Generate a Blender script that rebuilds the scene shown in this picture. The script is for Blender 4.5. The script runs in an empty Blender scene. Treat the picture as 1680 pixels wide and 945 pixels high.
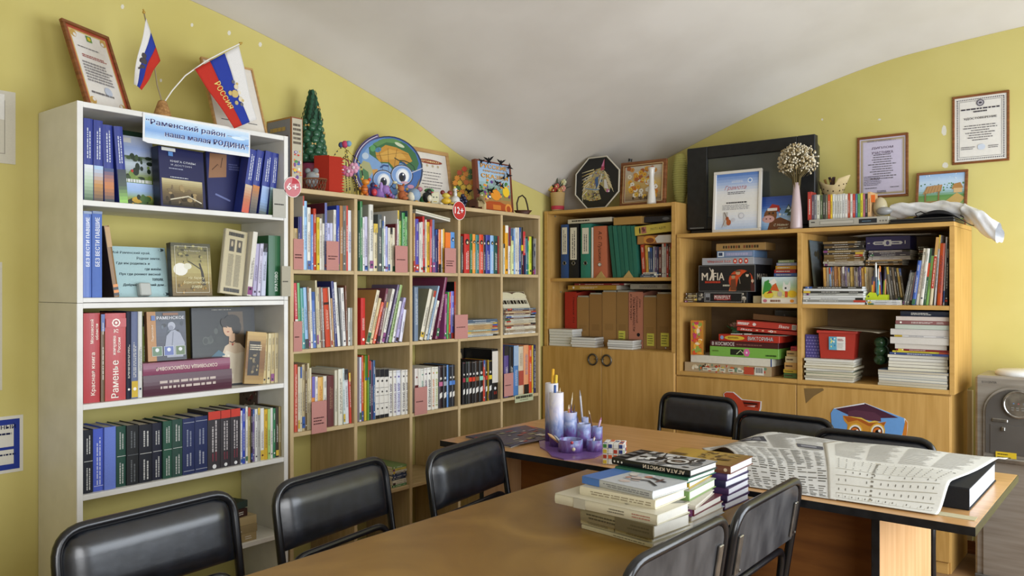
import bpy, math, random
from mathutils import Vector, Matrix
from mathutils.geometry import tessellate_polygon

# ------------------------------------------------------------------ camera, world, lights, exposure
S = bpy.context.scene
COL = S.collection
TH = math.radians(38.97)
SN, CS = math.sin(TH), math.cos(TH)
FPX = 1335.0
CAMZ = 1.41
cam_d = bpy.data.cameras.new('camera')
cam_d.sensor_width = 36.0
cam_d.lens = FPX / 1680.0 * 36.0
cam_d.clip_start = 0.02
cam = bpy.data.objects.new('camera', cam_d)
cam.location = (0, 0, CAMZ)
cam.rotation_euler = (math.pi / 2, 0, TH)
COL.objects.link(cam)
S.camera = cam
S.view_settings.view_transform = 'Standard'
S.view_settings.look = 'None'
S.view_settings.gamma = 1.0
S.view_settings.use_curve_mapping = False
S.view_settings.exposure = 0.0
W = bpy.data.worlds.new('world'); S.world = W
W.use_nodes = True
W.node_tree.nodes['Background'].inputs[0].default_value = (0.75, 0.85, 1.0, 1)
W.node_tree.nodes['Background'].inputs[1].default_value = 0.6

def area(name, loc, rot, sx, sy, power, col):
 l = bpy.data.lights.new(name, 'AREA'); l.shape = 'RECTANGLE'
 l.size = sx; l.size_y = sy; l.energy = power; l.color = col
 o = bpy.data.objects.new(name, l); o.location = loc; o.rotation_euler = rot
 COL.objects.link(o); return o
XR, YB, XL, YF = .95, 4.90, -3.335, -2.6          # inner faces of the room's walls
# daylight coming in through the windows of the wall to the right of the picture
area('window_right_far_offscreen', (XR-.06, 3.3, 1.35), (0, math.radians(90), 0), 1.8, 2.8, 118, (.84, .91, 1.0))
area('window_right_near_offscreen', (XR-.06, .1, 1.5), (0, math.radians(90), 0), 1.5, 1.9, 74, (.95, .97, 1.0))

# ------------------------------------------------------------------ helpers
def ray(px, py):
 u = (px - 840.0) / FPX; v = (472.5 - py) / FPX
 return Vector((-SN + CS * u, CS + SN * u, v))
def onX(px, py, X):
 r = ray(px, py); t = X / r.x; return Vector((X, r.y * t, CAMZ + r.z * t))
def onY(px, py, Y):
 r = ray(px, py); t = Y / r.y; return Vector((r.x * t, Y, CAMZ + r.z * t))
def onZ(px, py, Z):
 r = ray(px, py); t = (Z - CAMZ) / r.z; return Vector((r.x * t, r.y * t, Z))

def hexc(h):
 if not isinstance(h, str): return h
 h = h.lstrip('#')
 o = []
 for i in (0, 2, 4):
  c = int(h[i:i + 2], 16) / 255.0
  o.append(c / 12.92 if c <= .04045 else ((c + .055) / 1.055) ** 2.4)
 return (o[0], o[1], o[2])

MATS = {}
def newmat(name):
 m = bpy.data.materials.new(name); m.use_nodes = True
 MATS[name] = m
 return m, m.node_tree.nodes, m.node_tree.links, m.node_tree.nodes['Principled BSDF']

def printed(name, rough=.5, spec=.5, noise=.10, nscale=60, bump=0.0, coat=0.0):
 """colour comes from the mesh's own colour attribute, with a little wear noise"""
 m, n, l, b = newmat(name)
 a = n.new('ShaderNodeAttribute'); a.attribute_name = 'Col'
 tc = n.new('ShaderNodeTexCoord')
 nz = n.new('ShaderNodeTexNoise'); nz.inputs['Scale'].default_value = nscale; nz.inputs['Detail'].default_value = 4
 l.new(tc.outputs['Object'], nz.inputs['Vector'])
 mr = n.new('ShaderNodeMapRange'); mr.inputs['To Min'].default_value = 1 - noise; mr.inputs['To Max'].default_value = 1 + noise
 l.new(nz.outputs['Fac'], mr.inputs['Value'])
 mx = n.new('ShaderNodeVectorMath'); mx.operation = 'SCALE'
 l.new(a.outputs['Color'], mx.inputs[0]); l.new(mr.outputs['Result'], mx.inputs['Scale'])
 l.new(mx.outputs['Vector'], b.inputs['Base Color'])
 b.inputs['Roughness'].default_value = rough
 b.inputs['Specular IOR Level'].default_value = spec
 b.inputs['Coat Weight'].default_value = coat
 if bump:
  bp = n.new('ShaderNodeBump'); bp.inputs['Strength'].default_value = bump; bp.inputs['Distance'].default_value = .002
  l.new(nz.outputs['Fac'], bp.inputs['Height']); l.new(bp.outputs['Normal'], b.inputs['Normal'])
 return m
printed('glossy_print', .35, .5, .06)
printed('matte_print', .6, .35, .08)
printed('paper', .85, .2, .06, 120)
printed('cloth', .8, .25, .12, 300, .3)
printed('ceramic', .22, .5, .05, 30)
printed('plastic', .4, .5, .04, 40)
printed('fuzzy', .9, .2, .14, 200, .5)
printed('wicker', .55, .4, .25, 160, .4)

def noisy(name, c1, c2, rough=.6, scale=(3, 3, 3), detail=5, bump=.1, spec=.4, metal=0.0, dist=.004, contrast=(.35, .65), distort=0.0, coat=0):
 m, n, l, b = newmat(name)
 tc = n.new('ShaderNodeTexCoord'); mp = n.new('ShaderNodeMapping')
 mp.inputs['Scale'].default_value = scale
 l.new(tc.outputs['Object'], mp.inputs['Vector'])
 nz = n.new('ShaderNodeTexNoise'); nz.inputs['Scale'].default_value = 1.0; nz.inputs['Detail'].default_value = detail
 nz.inputs['Distortion'].default_value = distort
 l.new(mp.outputs['Vector'], nz.inputs['Vector'])
 cr = n.new('ShaderNodeValToRGB')
 cr.color_ramp.elements[0].position = contrast[0]; cr.color_ramp.elements[1].position = contrast[1]
 cr.color_ramp.elements[0].color = (*hexc(c1), 1); cr.color_ramp.elements[1].color = (*hexc(c2), 1)
 l.new(nz.outputs['Fac'], cr.inputs['Fac']); l.new(cr.outputs['Color'], b.inputs['Base Color'])
 b.inputs['Roughness'].default_value = rough; b.inputs['Specular IOR Level'].default_value = spec
 b.inputs['Metallic'].default_value = metal; b.inputs['Coat Weight'].default_value = coat; b.inputs['Coat Roughness'].default_value = .25
 if bump:
  bp = n.new('ShaderNodeBump'); bp.inputs['Strength'].default_value = bump; bp.inputs['Distance'].default_value = dist
  l.new(nz.outputs['Fac'], bp.inputs['Height']); l.new(bp.outputs['Normal'], b.inputs['Normal'])
 return m
noisy('wall_paint', '#c2b568', '#cbbf76', .7, (2.2, 2.2, 2.2), 8, .12)
noisy('ceiling_paint', '#cbc4ba', '#d7d1c8', .85, (1.5, 1.5, 1.5), 9, .25, dist=.01)
noisy('floor_boards', '#7b5f43', '#94744f', .5, (2, 14, 2), 5, .1)
noisy('white_board', '#dcdbd6', '#e6e5e1', .42, (8, 8, 8), 4, .0)
noisy('pale_wood', '#b79f74', '#c8b187', .5, (45, 45, 3.0), 6, .04, distort=.4)
noisy('pale_wood_edge', '#b9a177', '#c8b187', .5, (60, 6, 6), 4, 0)
noisy('honey_wood', '#b48a48', '#c49a58', .45, (30, 30, 2.4), 7, .04, distort=1.0)
noisy('honey_wood_edge', '#b88e4b', '#c69c59', .45, (6, 60, 30), 4, 0)
noisy('cream_wood', '#cdb885', '#d9c695', .45, (40, 40, 2.2), 5, 0)
noisy('table_brown', '#7b5a20', '#937030', .36, (3, 3, 3), 6, .03, distort=1.2, coat=.1)
noisy('table_beech', '#b98a54', '#c99b66', .30, (3, 34, 3), 6, .02, distort=.5, coat=.15)
noisy('panel_red_brown', '#7a4c26', '#94602f', .5, (3, 3, 22), 5, .03)
noisy('panel_beech', '#c79a68', '#d6ac7b', .45, (26, 26, 2), 5, .02)
noisy('black_edge', '#17181a', '#222326', .28, (30, 30, 30), 3, 0)
noisy('black_leather', '#0f1115', '#1a1d24', .33, (26, 26, 26), 8, .22, .7, dist=.003, coat=.35)
noisy('black_tube', '#0e0e10', '#17171a', .28, (20, 20, 20), 3, 0, .6)
noisy('back_shell', '#2c2c2e', '#4b4a4a', .42, (16, 16, 7), 8, .12, .5)
noisy('steel', '#8b8781', '#a8a49d', .3, (30, 30, 30), 3, 0, .5, .9)
noisy('dark_steel', '#55504a', '#6f6a62', .35, (30, 30, 30), 3, 0, .5, .8)
noisy('hardboard', '#6f5a42', '#80694d', .6, (4, 4, 16), 5, .02)
noisy('frame_wood', '#6a3d1e', '#8a5630', .35, (8, 8, 60), 5, .05)
noisy('gold_wood', '#a9824f', '#c29a61', .4, (8, 8, 60), 5, .05)
noisy('tv_black', '#17181a', '#1f2022', .42, (30, 30, 30), 3, .03)
noisy('tv_screen', '#3c403d', '#474b47', .16, (2, 2, 2), 2, 0, .6)
noisy('cooler_silver', '#8f867a', '#a29a8f', .34, (3, 3, 40), 4, 0, .5, .45)
noisy('cooler_dark', '#4f4a45', '#5c5751', .36, (3, 3, 3), 4, 0, .5, .2)
noisy('cork', '#8a6238', '#b58a55', .85, (90, 90, 90), 6, .4)
noisy('plastic_bag', '#e4e6ea', '#f3f4f6', .3, (14, 14, 14), 6, .6, .5, dist=.012)

def glassy(name, col, rough=.05, trans=1.0):
 m, n, l, b = newmat(name)
 b.inputs['Base Color'].default_value = (*hexc(col), 1); b.inputs['Roughness'].default_value = rough
 b.inputs['Transmission Weight'].default_value = trans; b.inputs['IOR'].default_value = 1.45
 return m
glassy('green_bottle', '#4f7f55', .12, .7)
glassy('window_glass', '#dfe8ee', .05, .6)

class MB:
 """collects faces (with a colour each) for one mesh object"""
 def __init__(s): s.v = []; s.f = []; s.c = []; s.sm = []; s.m = None
 def add(s, vs, fs, col='#ffffff', smooth=False):
  k = len(s.v)
  if s.m is not None: vs = [s.m @ Vector(p) for p in vs]
  s.v.extend([tuple(p) for p in vs])
  col = hexc(col)
  for f in fs:
   s.f.append(tuple(i + k for i in f)); s.c.append(col); s.sm.append(smooth)
  return s
 def box(s, x0, x1, y0, y1, z0, z1, col='#ffffff', ch=0.0):
  if x1 < x0: x0, x1 = x1, x0
  if y1 < y0: y0, y1 = y1, y0
  if z1 < z0: z0, z1 = z1, z0
  if not ch:
   return s.add([(x0,y0,z0),(x1,y0,z0),(x1,y1,z0),(x0,y1,z0),(x0,y0,z1),(x1,y0,z1),(x1,y1,z1),(x0,y1,z1)],
      [(0,3,2,1),(4,5,6,7),(0,1,5,4),(1,2,6,5),(2,3,7,6),(3,0,4,7)], col)
  ch = min(ch, (x1-x0)*.45, (y1-y0)*.45, (z1-z0)*.45)
  vs = []; idx = {}
  for i, x in enumerate((x0, x1)):
   for j, y in enumerate((y0, y1)):
    for k, z in enumerate((z0, z1)):
     sx, sy, sz = (1, -1)[i], (1, -1)[j], (1, -1)[k]
     for a, p in enumerate(((x, y+sy*ch, z+sz*ch), (x+sx*ch, y, z+sz*ch), (x+sx*ch, y+sy*ch, z))):
      idx[(i,j,k,a)] = len(vs); vs.append(p)
  I = idx; fs = []
  for i in (0, 1):
   q = [I[(i,0,0,0)],I[(i,1,0,0)],I[(i,1,1,0)],I[(i,0,1,0)]]; fs.append(q if i else q[::-1])
   q = [I[(0,i,0,1)],I[(1,i,0,1)],I[(1,i,1,1)],I[(0,i,1,1)]]; fs.append(q[::-1] if i else q)
   q = [I[(0,0,i,2)],I[(1,0,i,2)],I[(1,1,i,2)],I[(0,1,i,2)]]; fs.append(q if i else q[::-1])
  for a in (0, 1):
   for bb in (0, 1):
    fs.append([I[(a,bb,0,0)],I[(a,bb,0,1)],I[(a,bb,1,1)],I[(a,bb,1,0)]])
    fs.append([I[(a,0,bb,0)],I[(a,0,bb,2)],I[(a,1,bb,2)],I[(a,1,bb,0)]])
    fs.append([I[(0,a,bb,1)],I[(0,a,bb,2)],I[(1,a,bb,2)],I[(1,a,bb,1)]])
    for k in (0, 1): fs.append([I[(a,bb,k,0)],I[(a,bb,k,1)],I[(a,bb,k,2)]])
  return s.add(vs, fs, col)
 def lathe(s, prof, n=20, c=(0, 0, 0), col='#ffffff', smooth=True, sx=1, sy=1, cap=True):
  vs = []; fs = []; m = len(prof)
  for i in range(n):
   a = 2*math.pi*i/n
   for r, z in prof: vs.append((c[0]+r*math.cos(a)*sx, c[1]+r*math.sin(a)*sy, c[2]+z))
  for i in range(n):
   j = (i+1) % n
   for k in range(m-1): fs.append((i*m+k, j*m+k, j*m+k+1, i*m+k+1))
  s.add(vs, fs, col, smooth)
  if cap:
   if prof[0][0] > 1e-5: s.add([vs[i*m] for i in range(n)][::-1], [tuple(range(n))], col)
   if prof[-1][0] > 1e-5: s.add([vs[i*m+m-1] for i in range(n)], [tuple(range(n))], col)
  return s
 def ball(s, c, r, col='#ffffff', n=12, m=8, sx=1, sy=1, sz=1):
  prof = [(max(1e-6, r*math.sin(math.pi*k/m)), -r*math.cos(math.pi*k/m)*sz) for k in range(m+1)]
  return s.lathe(prof, n, c, col, True, sx, sy, False)
 def tube(s, pts, r, n=8, col='#ffffff', closed=False, smooth=True, taper=None):
  P = [Vector(p) for p in pts]; N = len(P); vs = []; fs = []; up = None
  for i in range(N):
   a = P[i-1] if (i > 0 or closed) else P[i]; bb = P[(i+1) % N] if (i < N-1 or closed) else P[i]
   t = (bb-a)
   if t.length < 1e-9: t = Vector((0,0,1))
   t.normalize()
   if up is None: up = Vector((0,0,1)) if abs(t.z) < .9 else Vector((1,0,0))
   x = up - t*up.dot(t)
   if x.length < 1e-6: x = t.orthogonal()
   x.normalize(); up = x; y = t.cross(x)
   rr = r[i] if isinstance(r, (list, tuple)) else r
   for k in range(n):
    an = 2*math.pi*k/n
    vs.append(P[i] + (x*math.cos(an) + y*math.sin(an))*rr)
  for i in range(N if closed else N-1):
   j = (i+1) % N
   for k in range(n):
    k2 = (k+1) % n
    fs.append((i*n+k, i*n+k2, j*n+k2, j*n+k))
  s.add(vs, fs, col, smooth)
  if not closed:
   s.add(vs[:n][::-1], [tuple(range(n))], col); s.add(vs[-n:], [tuple(range(n))], col)
  return s
 def prism(s, pts, z0, z1, col='#ffffff', side=None, axis='z'):
  """outline pts (a,b) pushed from z0 to z1; axis 'z': (a,b,z), 'y': (a,y,b), 'x': (x,a,b)"""
  n = len(pts)
  def T(a, bb, w): return {'z': (a, bb, w), 'y': (a, w, bb), 'x': (w, a, bb)}[axis]
  vs = [T(a, bb, z0) for a, bb in pts] + [T(a, bb, z1) for a, bb in pts]
  s.add(vs, [tuple(range(n))[::-1], tuple(range(n, 2*n))], col)
  s.add(vs, [(i, (i+1) % n, n+(i+1) % n, n+i) for i in range(n)], side or col)
  return s
 def grid(s, fn, nu, nv, col='#ffffff', smooth=True, colfn=None):
  vs = [fn(i/nu, j/nv) for i in range(nu+1) for j in range(nv+1)]
  for i in range(nu):
   for j in range(nv):
    pass
  fs = [(i*(nv+1)+j, (i+1)*(nv+1)+j, (i+1)*(nv+1)+j+1, i*(nv+1)+j+1) for i in range(nu) for j in range(nv)]
  if colfn is None: return s.add(vs, fs, col, smooth)
  k = len(s.v); s.add(vs, fs, col, smooth)
  for q in range(len(fs)):
   i, j = divmod(q, nv)
   s.c[len(s.c)-len(fs)+q] = hexc(colfn((i+.5)/nu, (j+.5)/nv))
  return s
 def mesh(s, name):
  me = bpy.data.meshes.new(name)
  me.from_pydata(s.v, [], s.f)
  ca = me.color_attributes.new('Col', 'FLOAT_COLOR', 'CORNER')
  buf = []
  for f, c in zip(s.f, s.c): buf.extend((c[0], c[1], c[2], 1.0) * len(f))
  ca.data.foreach_set('color', buf)
  me.polygons.foreach_set('use_smooth', s.sm)
  me.update()
  return me
 def build(s, name, mat, parent=None, mw=None):
  return link(name, s.mesh(name), mat, parent, mw)
def link(name, me, mat, parent=None, mw=None):
 if mat and not me.materials: me.materials.append(MATS[mat])
 o = bpy.data.objects.new(name, me); COL.objects.link(o)
 if parent is not None: o.parent = parent
 if mw is not None: o.matrix_basis = mw
 return o
def tag(o, label=None, cat=None, group=None, kind=None):
 if label: o['label'] = label
 if cat: o['category'] = cat
 if group: o['group'] = group
 if kind: o['kind'] = kind
 return o
def thing(name, label, cat, mw=None, group=None):
 o = bpy.data.objects.new(name, None); o.empty_display_size = .05
 COL.objects.link(o)
 if mw is not None:
  o.matrix_basis = Matrix.Translation(mw) if isinstance(mw, (Vector, tuple)) else mw
 return tag(o, label, cat, group)
def copy_tree(o, parent=None):
 c = o.copy(); COL.objects.link(c)
 if parent is not None:
  c.parent = parent
 for ch in list(o.children): copy_tree(ch, c)
 return c
def T3(x, y, z): return Matrix.Translation((x, y, z))
def RZ(d): return Matrix.Rotation(math.radians(d), 4, 'Z')
def RX(d): return Matrix.Rotation(math.radians(d), 4, 'X')
def RY(d): return Matrix.Rotation(math.radians(d), 4, 'Y')
def arc(cx, cy, r, a0, a1, n):
 return [(cx + r*math.cos(math.radians(a0+(a1-a0)*i/n)), cy + r*math.sin(math.radians(a0+(a1-a0)*i/n))) for i in range(n+1)]
def struct(name, mb, mat, label=None): return tag(mb.build(name, mat), label, None, None, 'structure')

# ------------------------------------------------------------------ vector print kit: flat print as thin coloured shapes on a face
GLY = {}
def _load_glyphs():
 fc = bpy.data.curves.new('tmp_font', 'FONT'); fo = bpy.data.objects.new('tmp_font', fc)
 COL.objects.link(fo); fc.resolution_u = 1
 fc.fill_mode = 'NONE'
 def conv(t):
  """outlines of a string as closed loops of points"""
  fc.body = t; dg = bpy.context.evaluated_depsgraph_get(); dg.update()
  me = bpy.data.meshes.new_from_object(fo.evaluated_get(dg))
  co = [(v.co.x, v.co.y) for v in me.vertices]; nb = {}
  for e in me.edges:
   i, j = e.vertices; nb.setdefault(i, []).append(j); nb.setdefault(j, []).append(i)
  bpy.data.meshes.remove(me); loops = []; seen = set()
  for i in sorted(nb):
   if i in seen: continue
   lp = [i]; seen.add(i)
   while True:
    nx = [j for j in nb[lp[-1]] if j not in seen]
    if not nx: break
    lp.append(min(nx) if len(lp) == 1 else nx[0]); seen.add(lp[-1])
   if len(lp) > 2: loops.append([co[j] for j in lp])
  return loops
 def sarea(l): return sum(l[i-1][0]*l[i][1]-l[i][0]*l[i-1][1] for i in range(len(l)))/2
 def inside(p, l):
  r = False
  for i in range(len(l)):
   (x0, y0), (x1, y1) = l[i-1], l[i]
   if (y0 > p[1]) != (y1 > p[1]) and p[0] < (x1-x0)*(p[1]-y0)/(y1-y0)+x0: r = not r
  return r
 def fill(loops):
  """each stroke of a letter filled with its own holes, on its own layer"""
  vs = []; fs = []; sg = sarea(max(loops, key=lambda l: abs(sarea(l)))) > 0; ly = 0
  for o in loops:
   if (sarea(o) > 0) != sg: continue
   grp = [o]+[h for h in loops if (sarea(h) > 0) != sg and inside(h[0], o)]
   n = len(vs); vs += [(x, y, ly) for l in grp for x, y in l]; ly += 1
   fs += [tuple(i+n for i in t) for t in tessellate_polygon([[Vector((x, y, 0)) for x, y in l] for l in grp])]
  return vs, fs
 width = lambda t: max(p[0] for l in conv(t) for p in l)
 low = ''.join(chr(c) for c in range(0x410, 0x450))
 for bold in (0.0,):
  bar = width('||')
  for ch in low + 'ёЁABCDEFGHIKLMNOPRSTUYabceiklmnrsuz0123456789+-.,"\u00ab\u00bb\u2013\u201c\u201d!&':
   vs, fs = fill(conv(ch))
   GLY[(ch, bold)] = (vs, fs, width('|'+ch+'|')-bar)
 bpy.data.objects.remove(fo); bpy.data.curves.remove(fc)
_load_glyphs()
STR = {}
def glyphs(s, bold=0.0, shear=0.0):
 k = (s, bool(bold), shear)
 if k not in STR:
  vs = []; fs = []; x = 0.0
  for ch in s:
   if ch == ' ': x += .28; continue
   v, f, adv = GLY[(ch, 0.0)]; n = len(vs)
   vs += [(a+x+shear*b, b, q) for a, b, q in v]; fs += [tuple(i+n for i in q) for q in f]; x += adv + (.03 if bold else 0)
   if bold:
    n = len(vs); vs += [(a+x-adv+.015+shear*b, b, q+3) for a, b, q in v]; fs += [tuple(i+n for i in q) for q in f]
  x0 = min(v[0] for v in vs); x1 = max(v[0] for v in vs); y0 = min(v[1] for v in vs); y1 = max(v[1] for v in vs)
  STR[k] = ([(a-x0, b-y0, q) for a, b, q in vs], fs, max(1e-6, x1-x0), max(1e-6, y1-y0))
 return STR[k]
class Art:
 EPS = .00016
 def __init__(s): s.mb = MB(); s.k = 1
 def _add(s, pts, fs, col):
  z = s.k*s.EPS; s.k += 1
  s.mb.add([(a, b, z) for a, b in pts], fs, col); return s
 def poly(s, pts, col): return s._add(pts, [tuple(range(len(pts)))], col)
 def rect(s, a, b, c, d, col): return s.poly([(a, b), (c, b), (c, d), (a, d)], col)
 def ell(s, x, y, rx, ry, col, n=18, rot=0, a0=0, a1=360):
  cr, sr = math.cos(math.radians(rot)), math.sin(math.radians(rot)); P = []
  for i in range(n if a1-a0 == 360 else n+1):
   a = math.radians(a0+(a1-a0)*i/n); p, q = rx*math.cos(a), ry*math.sin(a)
   P.append((x+p*cr-q*sr, y+p*sr+q*cr))
  return s.poly(P, col)
 def line(s, pts, w, col):
  vs = []; fs = []; n = len(pts)
  for i, p in enumerate(pts):
   a = pts[max(0, i-1)]; b = pts[min(n-1, i+1)]
   dx, dy = b[0]-a[0], b[1]-a[1]; L = math.hypot(dx, dy) or 1
   ww = w[i] if isinstance(w, (list, tuple)) else w
   nx, ny = -dy/L*ww/2, dx/L*ww/2
   vs += [(p[0]+nx, p[1]+ny), (p[0]-nx, p[1]-ny)]
  for i in range(n-1): fs.append((2*i, 2*i+1, 2*i+3, 2*i+2))
  return s._add(vs, fs, col)
 def frame(s, a, b, c, d, w, col):
  s._add([(a,b),(c,b),(c,d),(a,d),(a+w,b+w),(c-w,b+w),(c-w,d-w),(a+w,d-w)], [(0,1,5,4),(1,2,6,5),(2,3,7,6),(3,0,4,7)], col); return s
 def text(s, t, x, y, h, col, w=None, rot=0, align='c', bold=0.0, shear=0.0):
  """centre (or left 'l') at x,y; cap height h; optional width w to squeeze into"""
  vs, fs, gw, gh = glyphs(t, bold, shear)
  sy = h/gh; sx = sy if w is None else w/gw
  cr, sr = math.cos(math.radians(rot)), math.sin(math.radians(rot))
  ox = -gw*sx/2 if align == 'c' else 0
  P = []
  z = s.k*s.EPS; s.k += 3
  for a, b, l in vs:
   p, q = a*sx+ox, b*sy-h/2
   P.append((x+p*cr-q*sr, y+p*sr+q*cr, z+l*.00007))
  s.mb.add(P, fs, col); return s
 def dashes(s, x0, y0, x1, y1, rows, col, rnd, fill=.55, ragged=.25, vert=False):
  """rows of illegibly small print"""
  vs = []; fs = []
  hh = (y1-y0)/rows if not vert else (x1-x0)/rows
  for r in range(rows):
   L = (x1-x0) if not vert else (y1-y0)
   end = L*(1-ragged*rnd.random()); p = 0.0
   while p < end:
    w = L*rnd.uniform(.03, .13); q = min(end, p+w)
    if not vert:
     yb = y1-(r+1)*hh+hh*(1-fill)/2; k = len(vs)
     vs += [(x0+p, yb), (x0+q, yb), (x0+q, yb+hh*fill), (x0+p, yb+hh*fill)]
    else:
     xb = x0+r*hh+hh*(1-fill)/2; k = len(vs)
     vs += [(xb, y0+p), (xb+hh*fill, y0+p), (xb+hh*fill, y0+q), (xb, y0+q)]
    fs.append((k, k+1, k+2, k+3)); p = q+L*rnd.uniform(.012, .03)
  return s._add(vs, fs, col)
 def grad(s, a, b, c, d, cols, n=14):
  """vertical run of colours, bottom to top"""
  L = [hexc(x) for x in cols]; vs = []; z = s.k*s.EPS; s.k += 1
  for i in range(n):
   t = i/(n-1)*(len(L)-1); j = min(int(t), len(L)-2); t -= j
   cc = tuple(L[j][q]*(1-t)+L[j+1][q]*t for q in range(3))
   y0 = b+(d-b)*i/n; y1 = b+(d-b)*(i+1)/n
   s.mb.add([(a, y0, z), (c, y0, z), (c, y1, z), (a, y1, z)], [(0, 1, 2, 3)], cc)
  return s
 def blobs(s, a, b, c, d, cols, n, rnd, r=(.05, .15)):
  W = min(c-a, d-b)
  for i in range(n):
   rr = rnd.uniform(*r)*W; x = rnd.uniform(a+rr, c-rr); y = rnd.uniform(b+rr*.8, d-rr*.8)
   s.ell(x, y, rr, rr*rnd.uniform(.5, .8), rnd.choice(cols), 9, rnd.choice((0, 90)))
  return s
 def build(s, name, mat, parent, mw):
  zm = s.k*s.EPS                                # keep even rich print flat on its face
  if zm > .003: s.mb.v = [(x, y, z*.003/zm) for x, y, z in s.mb.v]
  o = s.mb.build(name, mat, parent, mw)
  if name in ('spine_print', 'lettering'): o['kind'] = 'stuff'      # print too small to pick apart
  return o
def facing(x, y, z):
 """plane for print on a face that looks along local -y: u = +x, v = +z"""
 return Matrix(((1,0,0,x),(0,0,-1,y),(0,1,0,z),(0,0,0,1)))
# ------------------------------------------------------------------ the room
def lerp_tab(tab, x):
 """monotone cubic through the surveyed points of an arch"""
 n = len(tab)
 if x <= tab[0][0]: return tab[0][1]
 if x >= tab[-1][0]: return tab[-1][1]
 d = [(tab[i+1][1]-tab[i][1])/(tab[i+1][0]-tab[i][0]) for i in range(n-1)]
 def tan(i):
  if i == 0: return d[0]
  if i == n-1: return 0.0
  return 0.0 if d[i-1]*d[i] <= 0 else 2*d[i-1]*d[i]/(d[i-1]+d[i])
 for i in range(n-1):
  if x <= tab[i+1][0]:
   h = tab[i+1][0]-tab[i][0]; t = (x-tab[i][0])/h
   return (tab[i][1]*(1+2*t)*(1-t)**2 + h*tan(i)*t*(1-t)**2 + tab[i+1][1]*t*t*(3-2*t) + h*tan(i+1)*t*t*(t-1))
SPR = 1.80
FOOT = 1.94                                 # the vault's foot stops just above the corner cabinet
ARCH_L = [(0, SPR), (.25, 2.0), (.6, 2.085), (1.18, 2.185), (1.788, 2.40), (3.023, 2.67), (4.6, 2.82), (7.6, 2.83)]
ARCH_B = [(0, SPR), (.2, 2.02), (.45, 2.16), (.78, 2.305), (1.556, 2.565), (2.235, 2.71), (3.2, 2.77), (5.2, 2.775)]
def vault(X, Y):
 a = lerp_tab(ARCH_L, max(0, YB-Y)); b = lerp_tab(ARCH_B, max(0, X-XL))
 return max(FOOT, (a**3 + b**3 - SPR**3)**(1/3))
mb = MB(); mb.box(XL-.15, XR+.15, YF-.15, YB+.15, -.1, 0); struct('floor', mb, 'floor_boards', 'brown board floor of the reading room')
mb = MB(); mb.box(XL-.12, XL, YF-.12, YB+.12, 0, 3.3); struct('wall_left', mb, 'wall_paint', 'yellow painted wall behind the bookcases')
mb = MB(); mb.box(XL, XR+.12, YB, YB+.12, 0, 3.3); struct('wall_back', mb, 'wall_paint', 'yellow painted wall behind the cabinets')
mb = MB(); mb.box(XR, XR+.12, YF-.12, YB, 0, 3.3); struct('wall_right', mb, 'wall_paint', 'yellow painted window wall')
mb = MB(); mb.box(XL, XR, YF-.12, YF, 0, 3.3); struct('wall_front', mb, 'wall_paint', 'yellow painted wall at the near end')
mb = MB()
NU, NV = 170, 200
mb.grid(lambda u, v: (XL+(XR-XL)*u**1.5, YB-(YB-YF)*v**1.4, vault(XL+(XR-XL)*u**1.5, YB-(YB-YF)*v**1.4)), NU, NV)
ceil = struct('ceiling', mb, 'ceiling_paint', 'pale plaster vault curving down into the corner')
sol = ceil.modifiers.new('thick', 'SOLIDIFY'); sol.thickness = .03; sol.offset = -1
def window(i, loc, rz, w, h):
 r = bpy.data.objects.new('window_%d' % i, None); COL.objects.link(r)
 r.matrix_basis = T3(*loc) @ RZ(rz); tag(r, 'white framed window letting in daylight', None, None, 'structure')
 for a, b, c, d in ((-w/2-.06, w/2+.06, -h/2-.06, -h/2), (-w/2-.06, w/2+.06, h/2, h/2+.06), (-w/2-.06, -w/2, -h/2, h/2), (w/2, w/2+.06, -h/2, h/2), (-.02, .02, -h/2, h/2)):
  m = MB(); m.box(a, b, -.05, -.005, c, d, ch=.006); m.build('window_frame', 'white_board', r)
 for sx in (-1, 1):
  m = MB(); m.box(min(sx*.02, sx*w/2), max(sx*.02, sx*w/2), -.02, -.012, -h/2, h/2); m.build('pane', 'window_glass', r)
 m = MB(); m.box(-w/2-.1, w/2+.1, -.2, -.001, -h/2-.1, -h/2-.062, ch=.006); m.build('window_sill', 'white_board', r)
window(1, (XR, 3.3, 1.35), -90, 2.8, 1.8); window(2, (XR, .1, 1.5), -90, 1.9, 1.5)
mb = MB(); mb.box(XL+.001, XR, YB-.015, YB, 0, .07, ch=.003); struct('baseboard_back', mb, 'frame_wood')

# ------------------------------------------------------------------ cases along the left wall
XF = -3.0                                   # front plane of both bookcases
def YL(px, X=XF): return onX(px, 472, X).y
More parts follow.
